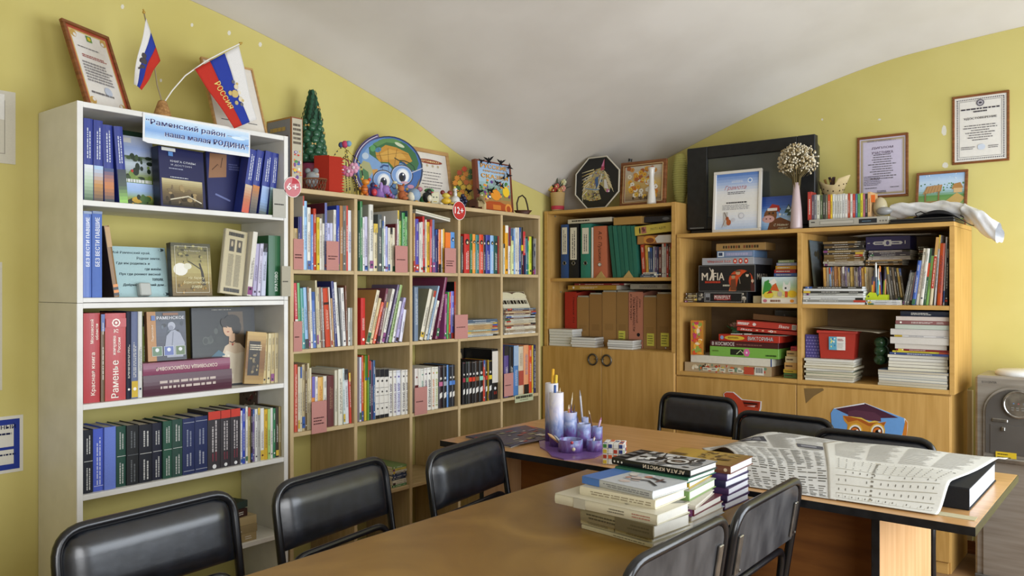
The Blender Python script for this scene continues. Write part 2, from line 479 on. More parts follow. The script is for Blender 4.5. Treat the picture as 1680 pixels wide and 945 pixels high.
# white bookcase -----------------------------------------------------
WY0, WY1 = YL(126.5), YL(472.5)
WT = YL(136) - WY0
W_Z = [CAMZ+k for k in (.3137, -.035, -.4144, -.7368, -1.066)]       # upper faces of the shelves
W_TOP = CAMZ + .6625
wc = thing('white_bookcase', 'tall white open bookcase against the yellow wall', 'bookcase', (XF, WY0, 0))
def wpart(name, mat, x0, x1, y0, y1, z0, z1, par=wc, ch=.0015):
 m = MB(); inv = T3(*par.location).inverted(); m.m = inv; m.box(x0, x1, y0, y1, z0, z1, ch=ch); return m.build(name, mat, par)
SEAM = W_Z[1] - .018
XBW = XL + .004
for y0, y1 in ((WY0, WY0+WT), (WY1-WT, WY1)):
 wpart('side_panel', 'white_board', XBW, XF-.002, y0, y1, SEAM, W_TOP)
 wpart('side_panel', 'white_board', XBW, XF-.002, y0-.001 if y0 == WY0 else y0, y1, 0, SEAM-.0015)
 wpart('edge_strip', 'white_board', XF-.0019, XF, y0, y1, SEAM, W_TOP, ch=0)
 wpart('edge_strip', 'white_board', XF-.0019, XF, y0, y1, 0, SEAM-.0015, ch=0)
wpart('top_panel', 'white_board', XBW, XF-.001, WY0+WT, WY1-WT, W_TOP-.02, W_TOP)
wpart('shelf', 'white_board', XBW, XF-.001, WY0+WT, WY1-WT, SEAM+.001, W_Z[1])
wpart('shelf', 'white_board', XBW, XF-.001, WY0+WT, WY1-WT, SEAM-.020, SEAM-.001)
for z in (W_Z[0], W_Z[2], W_Z[3], W_Z[4], .09):
 wpart('shelf', 'white_board', XBW, XF-.001, WY0+WT, WY1-WT, z-.02, z)
# wooden bookcase of square cells --------------------------------------
BT = .018
BY = [YL(479)+ (YL(885)-YL(479))*i/5 for i in range(6)]            # divider centre lines
B_TOP = CAMZ + .4435
B_Z = [CAMZ + k for k in (.081, -.273, -.640, -1.0)] + [.05]        # shelf upper faces
bc = thing('wooden_bookcase', 'pale wooden bookcase with five columns of square cells', 'bookcase', (XF, BY[0], 0))
for i, y in enumerate(BY):
 wpart('side_panel' if i in (0, 5) else 'divider', 'pale_wood', XBW, XF-.002, y-BT/2, y+BT/2, 0, B_TOP-.022, bc)
 wpart('edge_strip', 'pale_wood_edge', XF-.0019, XF, y-BT/2, y+BT/2, 0, B_TOP-.022, bc, 0)
wpart('top_panel', 'pale_wood_edge', XBW, XF, BY[0]-BT/2, BY[5]+BT/2, B_TOP-.021, B_TOP, bc)
for z in B_Z:
 for i in range(5):
  wpart('shelf', 'pale_wood_edge', XBW, XF-.001, BY[i]+BT/2, BY[i+1]-BT/2, z-BT, z, bc)

# ------------------------------------------------------------------ cabinets along the back wall
YC = 4.45
def XB(px, Y=YC): return onY(px, 472, Y).x
GX0, GXM, GX1 = XB(1110), XB(1311.5), XB(1566)
G_TOP, G_MID, G_BOT = CAMZ+.3256, CAMZ-.0875, CAMZ-.5015
PNL = .022
gc = thing('open_shelf_unit', 'wide honey wood open shelf unit of four bays, holding board games', 'cabinet', (GX0, YC, .87))
def gpart(name, mat, x0, x1, y0, y1, z0, z1, par, ch=.0015):
 return wpart(name, mat, x0, x1, y0, y1, z0, z1, par, ch)
YCB = YB - .004
for x0, x1 in ((GX0, GX0+PNL), (GXM-PNL/2, GXM+PNL/2), (GX1-PNL, GX1)):
 gpart('side_panel' if x0 != GXM-PNL/2 else 'divider', 'honey_wood', x0, x1, YC+.002, YCB, G_BOT-PNL, G_TOP-PNL-.001, gc)
 gpart('edge_strip', 'honey_wood_edge', x0, x1, YC, YC+.0019, G_BOT-PNL, G_TOP-PNL-.001, gc, 0)
gpart('top_panel', 'honey_wood_edge', GX0, GX1, YC, YCB, G_TOP-PNL, G_TOP, gc)
for a, b in ((GX0+PNL, GXM-PNL/2), (GXM+PNL/2, GX1-PNL)):
 gpart('shelf', 'honey_wood_edge', a, b, YC+.001, YCB-.012, G_MID-PNL, G_MID, gc)
 gpart('shelf', 'honey_wood_edge', a, b, YC+.001, YCB-.012, G_BOT-PNL, G_BOT, gc)
 gpart('back_panel', 'hardboard', a, b, YCB-.012, YCB, G_BOT-PNL, G_TOP-PNL-.001, gc)
# lower cabinet with two doors
LX0, LXM, LX1 = XB(1109)-.002, XB(1306.5), XB(1559)
LZ = G_BOT-PNL-.0005
lc = thing('low_cabinet', 'low honey wood cabinet with two plain doors below the open shelf unit', 'cabinet', (LX0, YC, 0))
gpart('body', 'honey_wood', LX0, LX1, YC+.022, YCB, .0, LZ, lc)
for a, b in ((LX0+.002, LXM-.002), (LXM+.002, LX1-.002)):
 gpart('door', 'honey_wood', a, b, YC+.002, YC+.020, .06, LZ-.008, lc)
gpart('plinth', 'honey_wood_edge', LX0+.01, LX1-.01, YC+.01, YC+.021, .0, .056, lc)
# corner cabinet ---------------------------------------------------------
CX0, CX1 = XB(893), XB(1109)-.004
C_TOP, C_MID, C_BOT = CAMZ+.522, CAMZ+.066, CAMZ-.390
CT = .026
kc = thing('corner_cabinet', 'tall honey wood corner cabinet with open shelves above two ring-handled doors', 'cabinet', (CX0, YC, 0))
for x0, x1 in ((CX0, CX0+CT), (CX1-CT, CX1)):
 gpart('side_panel', 'honey_wood', x0, x1, YC+.002, YCB, 0, C_TOP, kc)
 gpart('edge_strip', 'honey_wood_edge', x0, x1, YC, YC+.0019, C_BOT, C_TOP, kc, 0)
gpart('top_panel', 'honey_wood_edge', CX0+CT, CX1-CT, YC+.004, YCB, C_TOP-.022, C_TOP-.001, kc)
gpart('shelf', 'honey_wood_edge', CX0+CT, CX1-CT, YC+.035, YCB-.01, C_MID-.022, C_MID, kc)
gpart('shelf', 'honey_wood_edge', CX0+CT, CX1-CT, YC+.004, YCB-.01, C_BOT-.02, C_BOT, kc)
gpart('back_panel', 'hardboard', CX0+CT, CX1-CT, YCB-.01, YCB, C_BOT, C_TOP-.023, kc)
CM = XB(989.5)
gpart('plinth', 'honey_wood', CX0+CT, CX1-CT, YC+.03, YC+.045, 0, .06, kc)
for k, (a, b) in enumerate(((CX0-.0, CM-.0015), (CM+.0015, CX1))):
 d = gpart('door', 'honey_wood', a, b, YC-.018, YC-.0005, .06, C_BOT-.004, kc)
 hx = XB(975.5) if k == 0 else XB(998.5)
 hz = onY(985, 590, YC).z
 m = MB(); m.m = T3(*kc.location).inverted()
 m.tube([(hx+.034*math.cos(2*math.pi*i/20), YC-.024, hz+.034*math.sin(2*math.pi*i/20)) for i in range(20)], .006, 8, closed=True)
 m.lathe([(.006, 0), (.012, .004), (.012, .008)], 12, (hx+(.030 if k == 0 else -.030), YC-.03, hz))
 h = m.build('ring_handle', 'dark_steel', d); h.matrix_local = Matrix.Identity(4)
# small shelf pins
for px, py in ((911, 355), (1093, 338), (920, 479), (1092, 571)):
 p = onY(px, py, YC+.03)
 m = MB(); m.m = T3(*kc.location).inverted(); m.ball((p.x, p.y, p.z), .006, '#b8b0a0', 8, 6); m.build('shelf_pin', 'steel', kc)

# ------------------------------------------------------------------ tables
TZ = .75
def table(name, label, x0, x1, y0, y1, top, edge_near, panels, z=TZ):
 t = thing(name, label, 'table', (x0, y0, 0))
 m = MB(); m.m = T3(*t.location).inverted()
 m.box(x0+.002, x1-.002, y0+.002, y1-.002, z-.024, z, ch=.001); m.build('tabletop', top, t)
 m = MB(); m.m = T3(*t.location).inverted(); e = .0022
 for a in ((x0, x1, y0, y0+e), (x0, x1, y1-e, y1), (x0, x0+e, y0+e, y1-e), (x1-e, x1, y0+e, y1-e)):
  m.box(a[0], a[1], a[2], a[3], z-.025, z-.0005)
 m.build('edge_band', 'black_edge', t)
 for nm, mat, b in panels:
  m = MB(); m.m = T3(*t.location).inverted(); m.box(*b, ch=.001); m.build(nm, mat, t)
 return t
A0, A1, AY0, AY1 = -1.653, -.955, -.35, 2.478
table('long_table', 'long worn brown table with a stack of books at its far end', A0, A1, AY0, AY1, 'table_brown', True,
   [('leg_panel', 'panel_red_brown', (-1.54, A1-.03, 1.995, 2.018, 0, TZ-.026)), ('leg_panel', 'panel_red_brown', (A0+.05, A1-.05, AY0+.1, AY0+.125, 0, TZ-.026)),
    ('modesty_board', 'panel_red_brown', (-1.475, -1.455, AY0+.126, 1.994, .33, TZ-.026))])
B0, B1, BY0, BY1 = -2.46, -.417, 2.545, 3.36
table('cross_table', 'beech table with black edging carrying a newspaper and a pencil holder', B0, B1, BY0, BY1, 'table_beech', True,
   [('leg_panel', 'panel_beech', (-.709, -.687, 2.625, 3.31, 0, TZ-.026)), ('panel_edge', 'black_edge', (-.710, -.686, 2.6225, 2.6245, 0, TZ-.026)),
    ('leg_panel', 'panel_beech', (-2.30, -2.278, 2.625, 3.31, 0, TZ-.026)), ('panel_edge', 'black_edge', (-2.301, -2.277, 2.6225, 2.6245, 0, TZ-.026)),
    ('modesty_board', 'panel_red_brown', (-2.277, -.710, 2.88, 2.90, .12, TZ-.026))])

# ------------------------------------------------------------------ chairs
def fillet(pts, r, n=6):
 P = [Vector(p) for p in pts]; out = [P[0]]
 for i in range(1, len(P)-1):
  a = (P[i-1]-P[i]); b = (P[i+1]-P[i]); rr = min(r, a.length*.49, b.length*.49)
  p0 = P[i]+a.normalized()*rr; p1 = P[i]+b.normalized()*rr
  for k in range(n+1):
   t = k/n; out.append(p0*(1-t)**2 + P[i]*2*t*(1-t) + p1*t*t)
 out.append(P[-1]); return out
CH = .835
def make_chair():
 t = thing('stacking_chair', 'chair', 'chair')
 R = .0125; w = .25
 def back_pt(x, z):                                # the back rakes away above the seat
  return (x, -.205 - max(0, z-.45)*.16 + (.0 if z > .45 else (.45-z)*-.10), z)
 m = MB(); m.tube(fillet([back_pt(-w, .01), back_pt(-w, .45), back_pt(-w, CH-R), back_pt(w, CH-R), back_pt(w, .45), back_pt(w, .01)], .075, 7), R, 10)
 m.build('back_frame', 'black_tube', t)
 w2 = .218
 m = MB(); m.tube(fillet([(-w2, .20, .01), (-w2, .185, .428), (-w2, -.20, .428), (-w2, -.222, .605), (w2, -.222, .605), (w2, -.20, .428), (w2, .185, .428), (w2, .20, .01)], .06, 6), .011, 10)
 m.build('leg_frame', 'black_tube', t)
 # padded back: a rounded slab, bulging to the front
 def pad(u, v):
  x = (u*2-1)*(w-R*1.0); z = .632 + v*(CH-2*R-.632+.004)
  e = min(1, (1-abs(u*2-1))*5.0)*min(1, min(v, 1-v)*4.5)
  bul = .030*math.sqrt(max(0, e))
  rc = .055                                     # rounded upper corners
  zx = CH-2*R-rc; ax = abs(x)-(w-R-rc)
  if z > zx and ax > 0:
   d = math.hypot(ax, z-zx)
   if d > rc: k = rc/d; x = math.copysign(w-R-rc+ax*k, x); z = zx+(z-zx)*k
  y = back_pt(0, z)[1]
  return (x, y+bul-.002, z)
 m = MB(); m.grid(pad, 22, 12); m.build('backrest', 'black_leather', t)
 def shell(u, v):
  x, y, z = pad(u, v); return (x, back_pt(0, z)[1]-.006, z)
 m = MB(); m.grid(lambda u, v: shell(1-u, v), 22, 12); sh = m.build('back_shell', 'back_shell', t)
 for sx in (-1, 1):
  y = back_pt(0, .70)[1]-.010
  m = MB(); m.m = T3(sx*(w-.035), y, .70) @ RX(9); m.box(-.012, .012, -.004, .003, -.055, .055, ch=.002)
  m.build('bracket', 'steel', sh)
  for q in (-.04, .04):
   m = MB(); m.m = T3(sx*(w-.035), y-.004, .70+q) @ RX(9); m.ball((0, 0, 0), .005, n=8, m=6, sy=.5); m.build('screw', 'dark_steel', sh)
 def seat(u, v):
  x = (u*2-1)*.23; y = -.205+v*.425
  e = min(1, (1-abs(u*2-1))*5)*min(1, min(v, 1-v)*5)
  return (x, y, .443+.028*math.sqrt(max(0, e)))
 m = MB(); m.grid(seat, 16, 14); m.box(-.228, .228, -.203, .218, .438, .4435); m.build('seat', 'black_leather', t)
 for x, y in ((-w, back_pt(0, .01)[1]), (w, back_pt(0, .01)[1]), (-w2, .20), (w2, .20)):
  m = MB(); m.lathe([(.015, 0), (.016, .004), (.0145, .03)], 10, (x, y, 0)); m.build('foot_cap', 'black_edge', t)
 return t
chair0 = make_chair()
LEAN = .205 + (CH-.45)*.16
def place_chair(bx, by, ang, label, first=False):
 """bx,by = top middle of the back; ang = heading of the seat, degrees from +y"""
 o = chair0 if first else copy_tree(chair0)
 d = RZ(ang) @ Vector((0, LEAN, 0))
 o.matrix_basis = T3(bx+d.x, by+d.y, 0) @ RZ(ang)
 return tag(o, label, 'chair', 'black stacking chairs around the tables')
place_chair(-2.10, 1.075, -86, 'black padded chair at long table, furthest from the cross table', True)
place_chair(-2.095, 1.672, -82, 'black padded chair between two others on the bookcase side of the long table')
place_chair(-2.06, 2.268, -81, 'black padded chair beside the bookcases, tucked in next to the cross table')
place_chair(-.888, 1.735, 90, 'black chair with screwed bracket behind its back, pushed against the long table')
place_chair(-.885, 2.275, 91, 'black chair with scratched back pushed against the long table beside the book stacks')
for bx, by, an, lb in ((-1.985, 4.06, 176, 'black padded chair standing against the low cabinet near the corner cabinet'), (-1.375, 3.68, 177, 'black padded chair between two others behind the cross table'), (-.922, 3.43, 180, 'black padded chair behind the newspaper, in front of the owl picture')):
 place_chair(bx, by, an, lb).scale.x = .91
mb = MB(); xt = onY(1583, 700, YB-.02).x; mb.box(xt, onY(1596, 700, YB-.02).x, YB-.022, YB, .07, onY(1590, 640, YB-.02).z, ch=.003); struct('trim_1', mb, 'cream_wood', 'cream vertical trim on the wall beside the water cooler')
# ------------------------------------------------------------------ books
import colorsys
def cname(h):
 h = h.lstrip('#'); r, g, b = (int(h[i:i+2], 16)/255 for i in (0, 2, 4))
 H, Ss, V = colorsys.rgb_to_hsv(r, g, b); H *= 360
 if V < .22: return 'black'
 if Ss < .14: return 'white' if V > .82 else 'pale grey' if V > .62 else 'grey' if V > .4 else 'dark grey'
 if Ss < .30 and V > .6 and 20 < H < 75: return 'cream' if V > .75 else 'beige'
 if H < 14 or H >= 345: return 'pink' if Ss < .5 and V > .6 else 'maroon' if V < .56 else 'red'
 if H < 33: return 'brown' if V < .62 else 'orange'
 if H < 48: return 'dark tan' if V < .66 else 'tan' if Ss < .58 else 'amber'
 if H < 66: return 'olive' if V < .6 else 'yellow'
 if H < 90: return 'lime green'
 if H < 165: return 'dark green' if V < .45 else 'green' if Ss > .3 else 'pale green'
 if H < 195: return 'teal' if V < .75 else 'pale cyan'
 if H < 222: return 'navy' if V < .42 else 'light blue' if (Ss < .45 and V > .6) else 'blue'
 if H < 252: return 'navy' if V < .45 else 'lavender' if (Ss < .35 and V > .6) else 'indigo blue'
 if H < 300: return 'lavender' if Ss < .3 and V > .6 else 'purple'
 return 'mauve' if V > .45 else 'plum'
def lum(h):
 r, g, b = hexc(h); return .2*r+.7*g+.1*b
ORD = 'first second third fourth fifth sixth seventh eighth ninth tenth eleventh twelfth thirteenth fourteenth fifteenth sixteenth seventeenth eighteenth nineteenth twentieth twenty-first twenty-second twenty-third twenty-fourth twenty-fifth twenty-sixth twenty-seventh twenty-eighth twenty-ninth thirtieth'.split()
RND = random.Random(7)
def cover_mesh(Tk, D, H, col, cov, hard):
 c = .0024 if hard else .0007
 c = min(c, Tk*.2); b = min(.003, Tk*.14) if hard else .0004
 out = [(-Tk/2, D), (-Tk/2, b)] + [(-Tk/2+Tk*i/6, b*(1-math.sin(math.pi*i/6))) for i in range(1, 6)] + [(Tk/2, b), (Tk/2, D)]
 inn = [(Tk/2-c, D), (Tk/2-c, b+.003), (-Tk/2+c, b+.003), (-Tk/2+c, D)]
 P = out+inn; n = len(P); m = MB()
 vs = [(x, y, 0) for x, y in P]+[(x, y, H) for x, y in P]
 m.add(vs, [tuple(range(n))[::-1], tuple(range(n, 2*n))], col)
 for i in range(n):
  j = (i+1) % n
  m.add([vs[i], vs[j], vs[n+j], vs[n+i]], [(0, 1, 2, 3)], cov if (i == 0 or i == len(out)-2) else col, False)
 return m
def spine_art(Tk, H, col, spec, rnd):
 a = Art(); w = Tk*.42
 ink = '#f2efe4' if lum(col) < .32 else rnd.choice(['#2a2a30', '#3a3040', '#20304a', '#5a2424'])
 def soft(c):
  c = hexc(c); g = hexc(col); return tuple(c[q]*.72+g[q]*.28 for q in range(3))
 if spec is None:
  spec = []
  k = rnd.random()
  if k < .3: spec.append(('band', rnd.uniform(.0, .06), rnd.uniform(.09, .22), rnd.choice(['#3a5a9a', '#b04030', '#d0b040', '#407050', '#2a2a2a', '#8a4a80'])))
  if k > .8: spec.append(('band', rnd.uniform(.8, .88), 1.0, rnd.choice(['#3a5a9a', '#b04030', '#d8b848', '#2a2a2a', '#e8e4d8'])))
  spec.append(('dash', rnd.uniform(.22, .32), rnd.uniform(.6, .74), ink))
  if rnd.random() < .6: spec.append(('dash', .77, .92, ink))
  if rnd.random() < .7: spec.append(('dot', rnd.uniform(.07, .13), .8, ink))
 for it in spec:
  k = it[0]
  if k == 'band': a.rect(-Tk/2*.98, it[1]*H, Tk/2*.98, it[2]*H, it[3])
  elif k == 'dash': a.dashes(-w*.62, it[1]*H, w*.62, it[2]*H, 1 if Tk < .013 else 2, soft(it[3]), rnd, .46, .2, True)
  elif k == 'dot': a.ell(0, it[1]*H, w*it[2]*.8, w*it[2]*.8, it[3], 8)
  elif k == 'text':       # words running up the spine
   off = it[5] if len(it) > 5 else 0
   hh = it[6]*Tk if len(it) > 6 else min(Tk*.62, (it[3]-it[2])*H*.3)
   a.text(it[1], off*Tk, (it[2]+it[3])/2*H, hh, it[4], w=(it[3]-it[2])*H, rot=90, bold=.012)
  elif k == 'line': a.rect(-Tk/2*.9, it[1]*H, Tk/2*.9, it[1]*H+.0016, it[2])
  elif k == 'tagbox': a.poly([(-w*.8, it[1]*H), (w*.8, it[1]*H+w*.7), (w*.8, it[2]*H+w*.7), (-w*.8, it[2]*H)], it[3])
  elif k == 'pic': a.grad(-Tk/2*.98, it[1]*H, Tk/2*.98, it[2]*H, it[3:], 10)
  elif k == 'disc': a.ell(0, it[1]*H, w*.8, w*.95, it[2], 12); a.ell(w*.1, it[1]*H-w*.2, w*.4, w*.45, it[3], 8)
 return a if a.mb.f else None
def book(M, Tk, D, H, col, label='', cov=None, hard=True, spec=None, mat=None, name='book', cat='book', group=None, pages='#d9d0ba'):
 r = thing(name, label, cat, M, group)
 cov = cov or col
 m = cover_mesh(Tk, D, H, col, cov, hard)
 mat = mat or ('glossy_print' if not hard else RND.choice(['glossy_print', 'matte_print']))
 m.build('cover', mat, r)
 ov = .0035 if hard else .0006; c = min(.0024 if hard else .0007, Tk*.2)
 b = MB(); b.box(-Tk/2+c*1.02, Tk/2-c*1.02, .0065, D-ov, ov, H-ov, pages); b.build('pages', 'paper', r)
 if spec != 'none':
  a = spine_art(Tk, H, col, spec, RND)
  if a: a.build('spine_print', mat, r, facing(0, -.0004, 0))
 return r
# planes: 'L' = shelves on the left wall (spines look along +X), 'B' = cabinets on the back wall (spines look along -Y)
def along(pl, px, inset):
 return onX(px, 472, XF-inset).y if pl == 'L' else onY(px, 472, YC+inset).x
def height(pl, px, py, inset):
 return onX(px, py, XF-inset).z if pl == 'L' else onY(px, py, YC+inset).z
def frameM(pl, s, z, inset):
 return T3(XF-inset, s, z) @ RZ(90) if pl == 'L' else T3(s, YC+inset, z)
USED = set(); TOPZ = [0]
def bay(pl, s, zb):
 if pl == 'B':
  return (CX0+CT, CX1-CT) if s < CX1 else (GX0+PNL, GXM-PNL/2) if s < GXM else (GXM+PNL/2, GX1-PNL)
 if s < WY1: return (WY0+WT, WY1-WT)
 c_ = max(0, min(4, sum(s > BY[i] for i in (1, 2, 3, 4)))); return (BY[c_]+BT/2, BY[c_+1]-BT/2)
def uniq(lab):
 assert lab not in USED, lab
 USED.add(lab); return lab
def shelf_row(pl, crop, zb, items, where, inset=.015, D=.20, gap=.0004, hard=None, side='white bookcase', kind='book', lim=None):
 """items: (x0, x1 at the base, y of the top, colour, options) measured in an enlargement of the photo"""
 ox, oy, k = crop; n = len(items)
 names = [cname(it[3]) for it in items]; labs = []
 for i, it in enumerate(items):
  o = it[4] if len(it) > 4 else {}
  if 'label' in o: labs.append(o['label']); continue
  nb = [names[j] for j in (i-1, i+1) if 0 <= j < n]
  own = names[i]; q = o.get('adj', '')
  sz = 'slim ' if (it[1]-it[0])/k < 3.6 else 'thick ' if (it[1]-it[0])/k > 8.5 else ''
  own = (sz+own+' '+q).strip()
  if len(nb) == 2: labs.append('%s %s between %s and %s, %s' % (own, kind, nb[0], nb[1], where))
  else: labs.append('%s %s at row end beside %s one, %s' % (own, kind, nb[0], where))
 for i in range(n):
  if labs.count(labs[i]) > 1 or labs[i] in USED or len(labs[i].split()) > 16:
   labs[i] = None
 for i in range(n):
  if labs[i] is None: labs[i] = '%s %s, %s from %s in %s' % (names[i], kind, ORD[i], side, where)
 prev = None; out = []; rows = []
 for i, it in enumerate(items):
  o = it[4] if len(it) > 4 else {}
  ins = o.get('ins', inset + RND.uniform(-.004, .006))
  x0, x1 = ox+it[0]/k, ox+it[1]/k
  s0, s1 = along(pl, x0, ins), along(pl, x1, ins)
  if prev is not None and s0 < prev+gap: s0 = prev+gap
  if s1 - s0 < .003: s1 = s0+.003
  dx = o.get('lean', 0)/k                      # how far the top is shifted in the photo
  yt = oy+it[2]/k
  st = along(pl, (x0+x1)/2+dx, ins); zt = height(pl, (x0+x1)/2+dx, yt, ins)
  by_ = bay(pl, (s0+s1)/2, zb)
  zl = min([B_TOP-.023]+[z_-BT-.003 for z_ in B_Z if z_ > zb+.01]) if (lim is None and pl == 'L') else lim[2] if lim else 9
  a0, a1 = by_[0]+.001, by_[1]-.001
  s0 = max(s0, a0); s1 = min(s1, a1); zt = min(zt, zl); st = max(a0+.004, min(st, a1-(s1-s0)/2))
  Tk = s1-s0-gap
  hz = zt-zb
  if dx: hz -= abs(Tk)*.25
  prev = s1
  rows.append([s0, s1, hz, (st-(s0+s1)/2)/hz if dx else 0.0, ins, o, it[3], Tk])
 for i in range(n-2, -1, -1):                      # books leaning right rest on the next one
  A, B = rows[i], rows[i+1]
  if A[3] > 0: A[3] = min(A[3], max(B[3], 0)+max(0, B[0]-A[1])/min(A[2], B[2]))
 for i in range(1, n):                             # books leaning left rest on the one before
  A, B = rows[i-1], rows[i]
  if B[3] < 0: B[3] = -min(-B[3], max(-A[3], 0)+max(0, B[0]-A[1])/min(A[2], B[2]))
 for i, (s0, s1, hz, tn, ins, o, col, Tk) in enumerate(rows):
  if abs(tn) > .004:
   ang = math.degrees(math.atan(tn)); H = hz/math.cos(math.radians(ang)); Tk *= math.cos(math.radians(ang))
   pv = s1 if ang > 0 else s0; sg = -1 if ang > 0 else 1
   M = frameM(pl, pv, zb+.0006, ins) @ RY(ang) @ T3(sg*Tk/2, 0, 0)
  else:
   M = frameM(pl, (s0+s1)/2, zb+.0004, ins); H = hz
  hd = o.get('hard', hard if hard is not None else Tk > .009)
  dd = o.get('D', min(D*RND.uniform(.92, 1.06), H*.78))
  out.append(book(M, Tk, dd, H, col, uniq(labs[i]), o.get('cov'), hd, o.get('spec'), o.get('mat'), kind if kind != 'book' else 'book', kind.split()[-1], 'books in ' + where))
 return out
def flat_pile(pl, crop, items, where, inset=.02, D=.2, kind='magazine', hard=False, group=None, label=None, zb=None):
 """items bottom to top: (x0, x1, ybottom, ytop, colour, options)"""
 ox, oy, k = crop; z = zb; n = len(items); labs = []
 names = [cname(it[4]) for it in items]
 for i, it in enumerate(items):
  o = it[5] if len(it) > 5 else {}
  if 'label' in o: labs.append(o['label']); continue
  if n == 1: labs.append('%s %s lying in %s' % (names[i], kind, where)); continue
  if i == 0: l = '%s %s at the bottom of pile, %s' % (names[i], kind, where)
  elif i == n-1: l = '%s %s on top of pile, %s' % (names[i], kind, where)
  else: l = '%s %s lying between %s and %s, %s' % (names[i], kind, names[i-1], names[i+1], where)
  labs.append(l)
 for i in range(n):
  if labs[i] and (labs.count(labs[i]) > 1 or labs[i] in USED):
   t = labs[i]
   for j in range(n):
    if labs[j] == t: labs[j] = None
 for i in range(n):
  if labs[i] is None: labs[i] = '%s %s, %s from bottom of pile, %s' % (names[i], kind, ORD[i], where)
 out = []
 for i, it in enumerate(items):
  o = it[5] if len(it) > 5 else {}
  ins = o.get('ins', inset + RND.uniform(-.006, .008))
  xm = ox+(it[0]+it[1])/2/k
  s0, s1 = along(pl, ox+it[0]/k, ins), along(pl, ox+it[1]/k, ins)
  zz0 = height(pl, xm, oy+it[2]/k, ins); zz1 = height(pl, xm, oy+it[3]/k, ins)
  Tk = max(.0025, zz1-zz0)
  if z is None: z = zz0
  flip = o.get('flip', False); sp = o.get('spec', None)
  yaw = o.get('yaw', RND.uniform(-1.5, 1.5)); mg_ = o.get('D', D)*abs(math.sin(math.radians(yaw)))+.001
  by_ = bay(pl, (s0+s1)/2, z); s0 = max(s0, by_[0]+mg_); s1 = min(s1, by_[1]-mg_); H = s1-s0
  M = frameM(pl, (s0+s1)/2, z+Tk/2+.0003, ins)
  M = M @ RZ(yaw) @ (RY(-90) if flip else RY(90)) @ T3(0, 0, -H/2)
  rev = o.get('rev', False)
  if rev: M = M @ T3(0, o.get('D', D), 0) @ RZ(180)
  out.append(book(M, Tk, o.get('D', D), H, it[4], uniq(labs[i]), o.get('cov'), o.get('hard', hard), 'none' if rev else sp, 'glossy_print', kind.split()[-1] if not o.get('name') else o['name'], kind.split()[-1], group or ('pile in '+where), o.get('pages', '#d9d0ba')))
  z += Tk+.0005
 TOPZ[0] = z                                       # upper face of the last pile
 return out
def pink_card(pl, crop, x0, x1, y0, y1, words, where, zb, inset=-.004, fold=1):
 ox, oy, k = crop
 s0, s1 = along(pl, ox+x0/k, inset), along(pl, ox+x1/k, inset)
 zt = height(pl, ox+(x0+x1)/2/k, oy+y0/k, inset); z0 = height(pl, ox+(x0+x1)/2/k, oy+y1/k, inset)
 r = thing('divider_card', uniq('pink cardboard divider card %s' % where), 'card', frameM(pl, (s0+s1)/2, z0, inset), 'pink divider cards on the wooden bookcase')
 w, h = s1-s0, zt-z0
 m = MB(); m.box(-w/2, w/2, 0, .0012, 0, h, '#ba847c'); m.build('front_leaf', 'paper', r)
 lift = max(0, zb-z0)+.002
 m = MB(); x = -w/2+.0006 if fold < 0 else w/2-.0006
 m.box(x-.0006, x+.0006, .0013, .0185 if inset < 0 else .012, lift, h, '#ba847c'); m.build('side_leaf', 'paper', r)
 a = Art()
 for i, wd in enumerate(words):
  a.dashes(-w*.38, h*(.46-.09*i), w*.38, h*(.50-.09*i), 1, '#4a2a2a', RND, .9, .3)
 a.build('lettering', 'paper', r, facing(0, -.0002, 0))
A_ = (460, 290, 5.25); B_ = (460, 430, 5.25); C_ = (460, 560, 5.25)
D1 = (660, 320, 7); D2 = (660, 440, 7); D3 = (660, 550, 7)
c1, c2, c3, c4, c5 = 'cell beside white bookcase', 'second cell from white bookcase', 'middle column cell', 'second cell from corner cabinet', 'cell beside corner cabinet'
z1, z2, z3, z4 = B_Z[0], B_Z[1], B_Z[2], B_Z[3]
top, mid, low = 'top row ', 'second row ', 'third row '
L = 'L'
shelf_row(L, A_, z1, [(120,152,445,'#b59a62'), (153,170,345,'#232a6a'), (170,186,345,'#5a5590'), (187,205,165,'#d8d6cc',{'D':.27,'cov':'#d8d6cc'}), (206,231,210,'#93bfe4'), (234,263,265,'#dcdad0'), (265,285,325,'#5f8fd0'),
   (286,309,275,'#b83a22'), (310,340,350,'#d4bd35'), (340,358,360,'#dedbd0'), (359,383,320,'#cfccc0'), (384,404,225,'#6a72a8',{'D':.26,'cov':'#5a2030'}), (405,430,400,'#b8bade'), (431,452,400,'#c6c8e2'), (453,482,285,'#dcdad2',{'D':.2,'cov':'#dcdad2'}),
   (486,511,248,'#3448a8'), (514,540,250,'#a8784a'), (541,562,250,'#6a6a66'), (563,582,250,'#e2d8d0',{'spec':[('band',0,1,'#c03a30'),('dash',.3,.7,'#f0e8e0')]}), (584,613,290,'#d9d9dc',{'spec':[('line',.5,'#3050a0'),('dash',.3,.7,'#3050a0')]}), (618,641,262,'#d8b828')], top+c1)
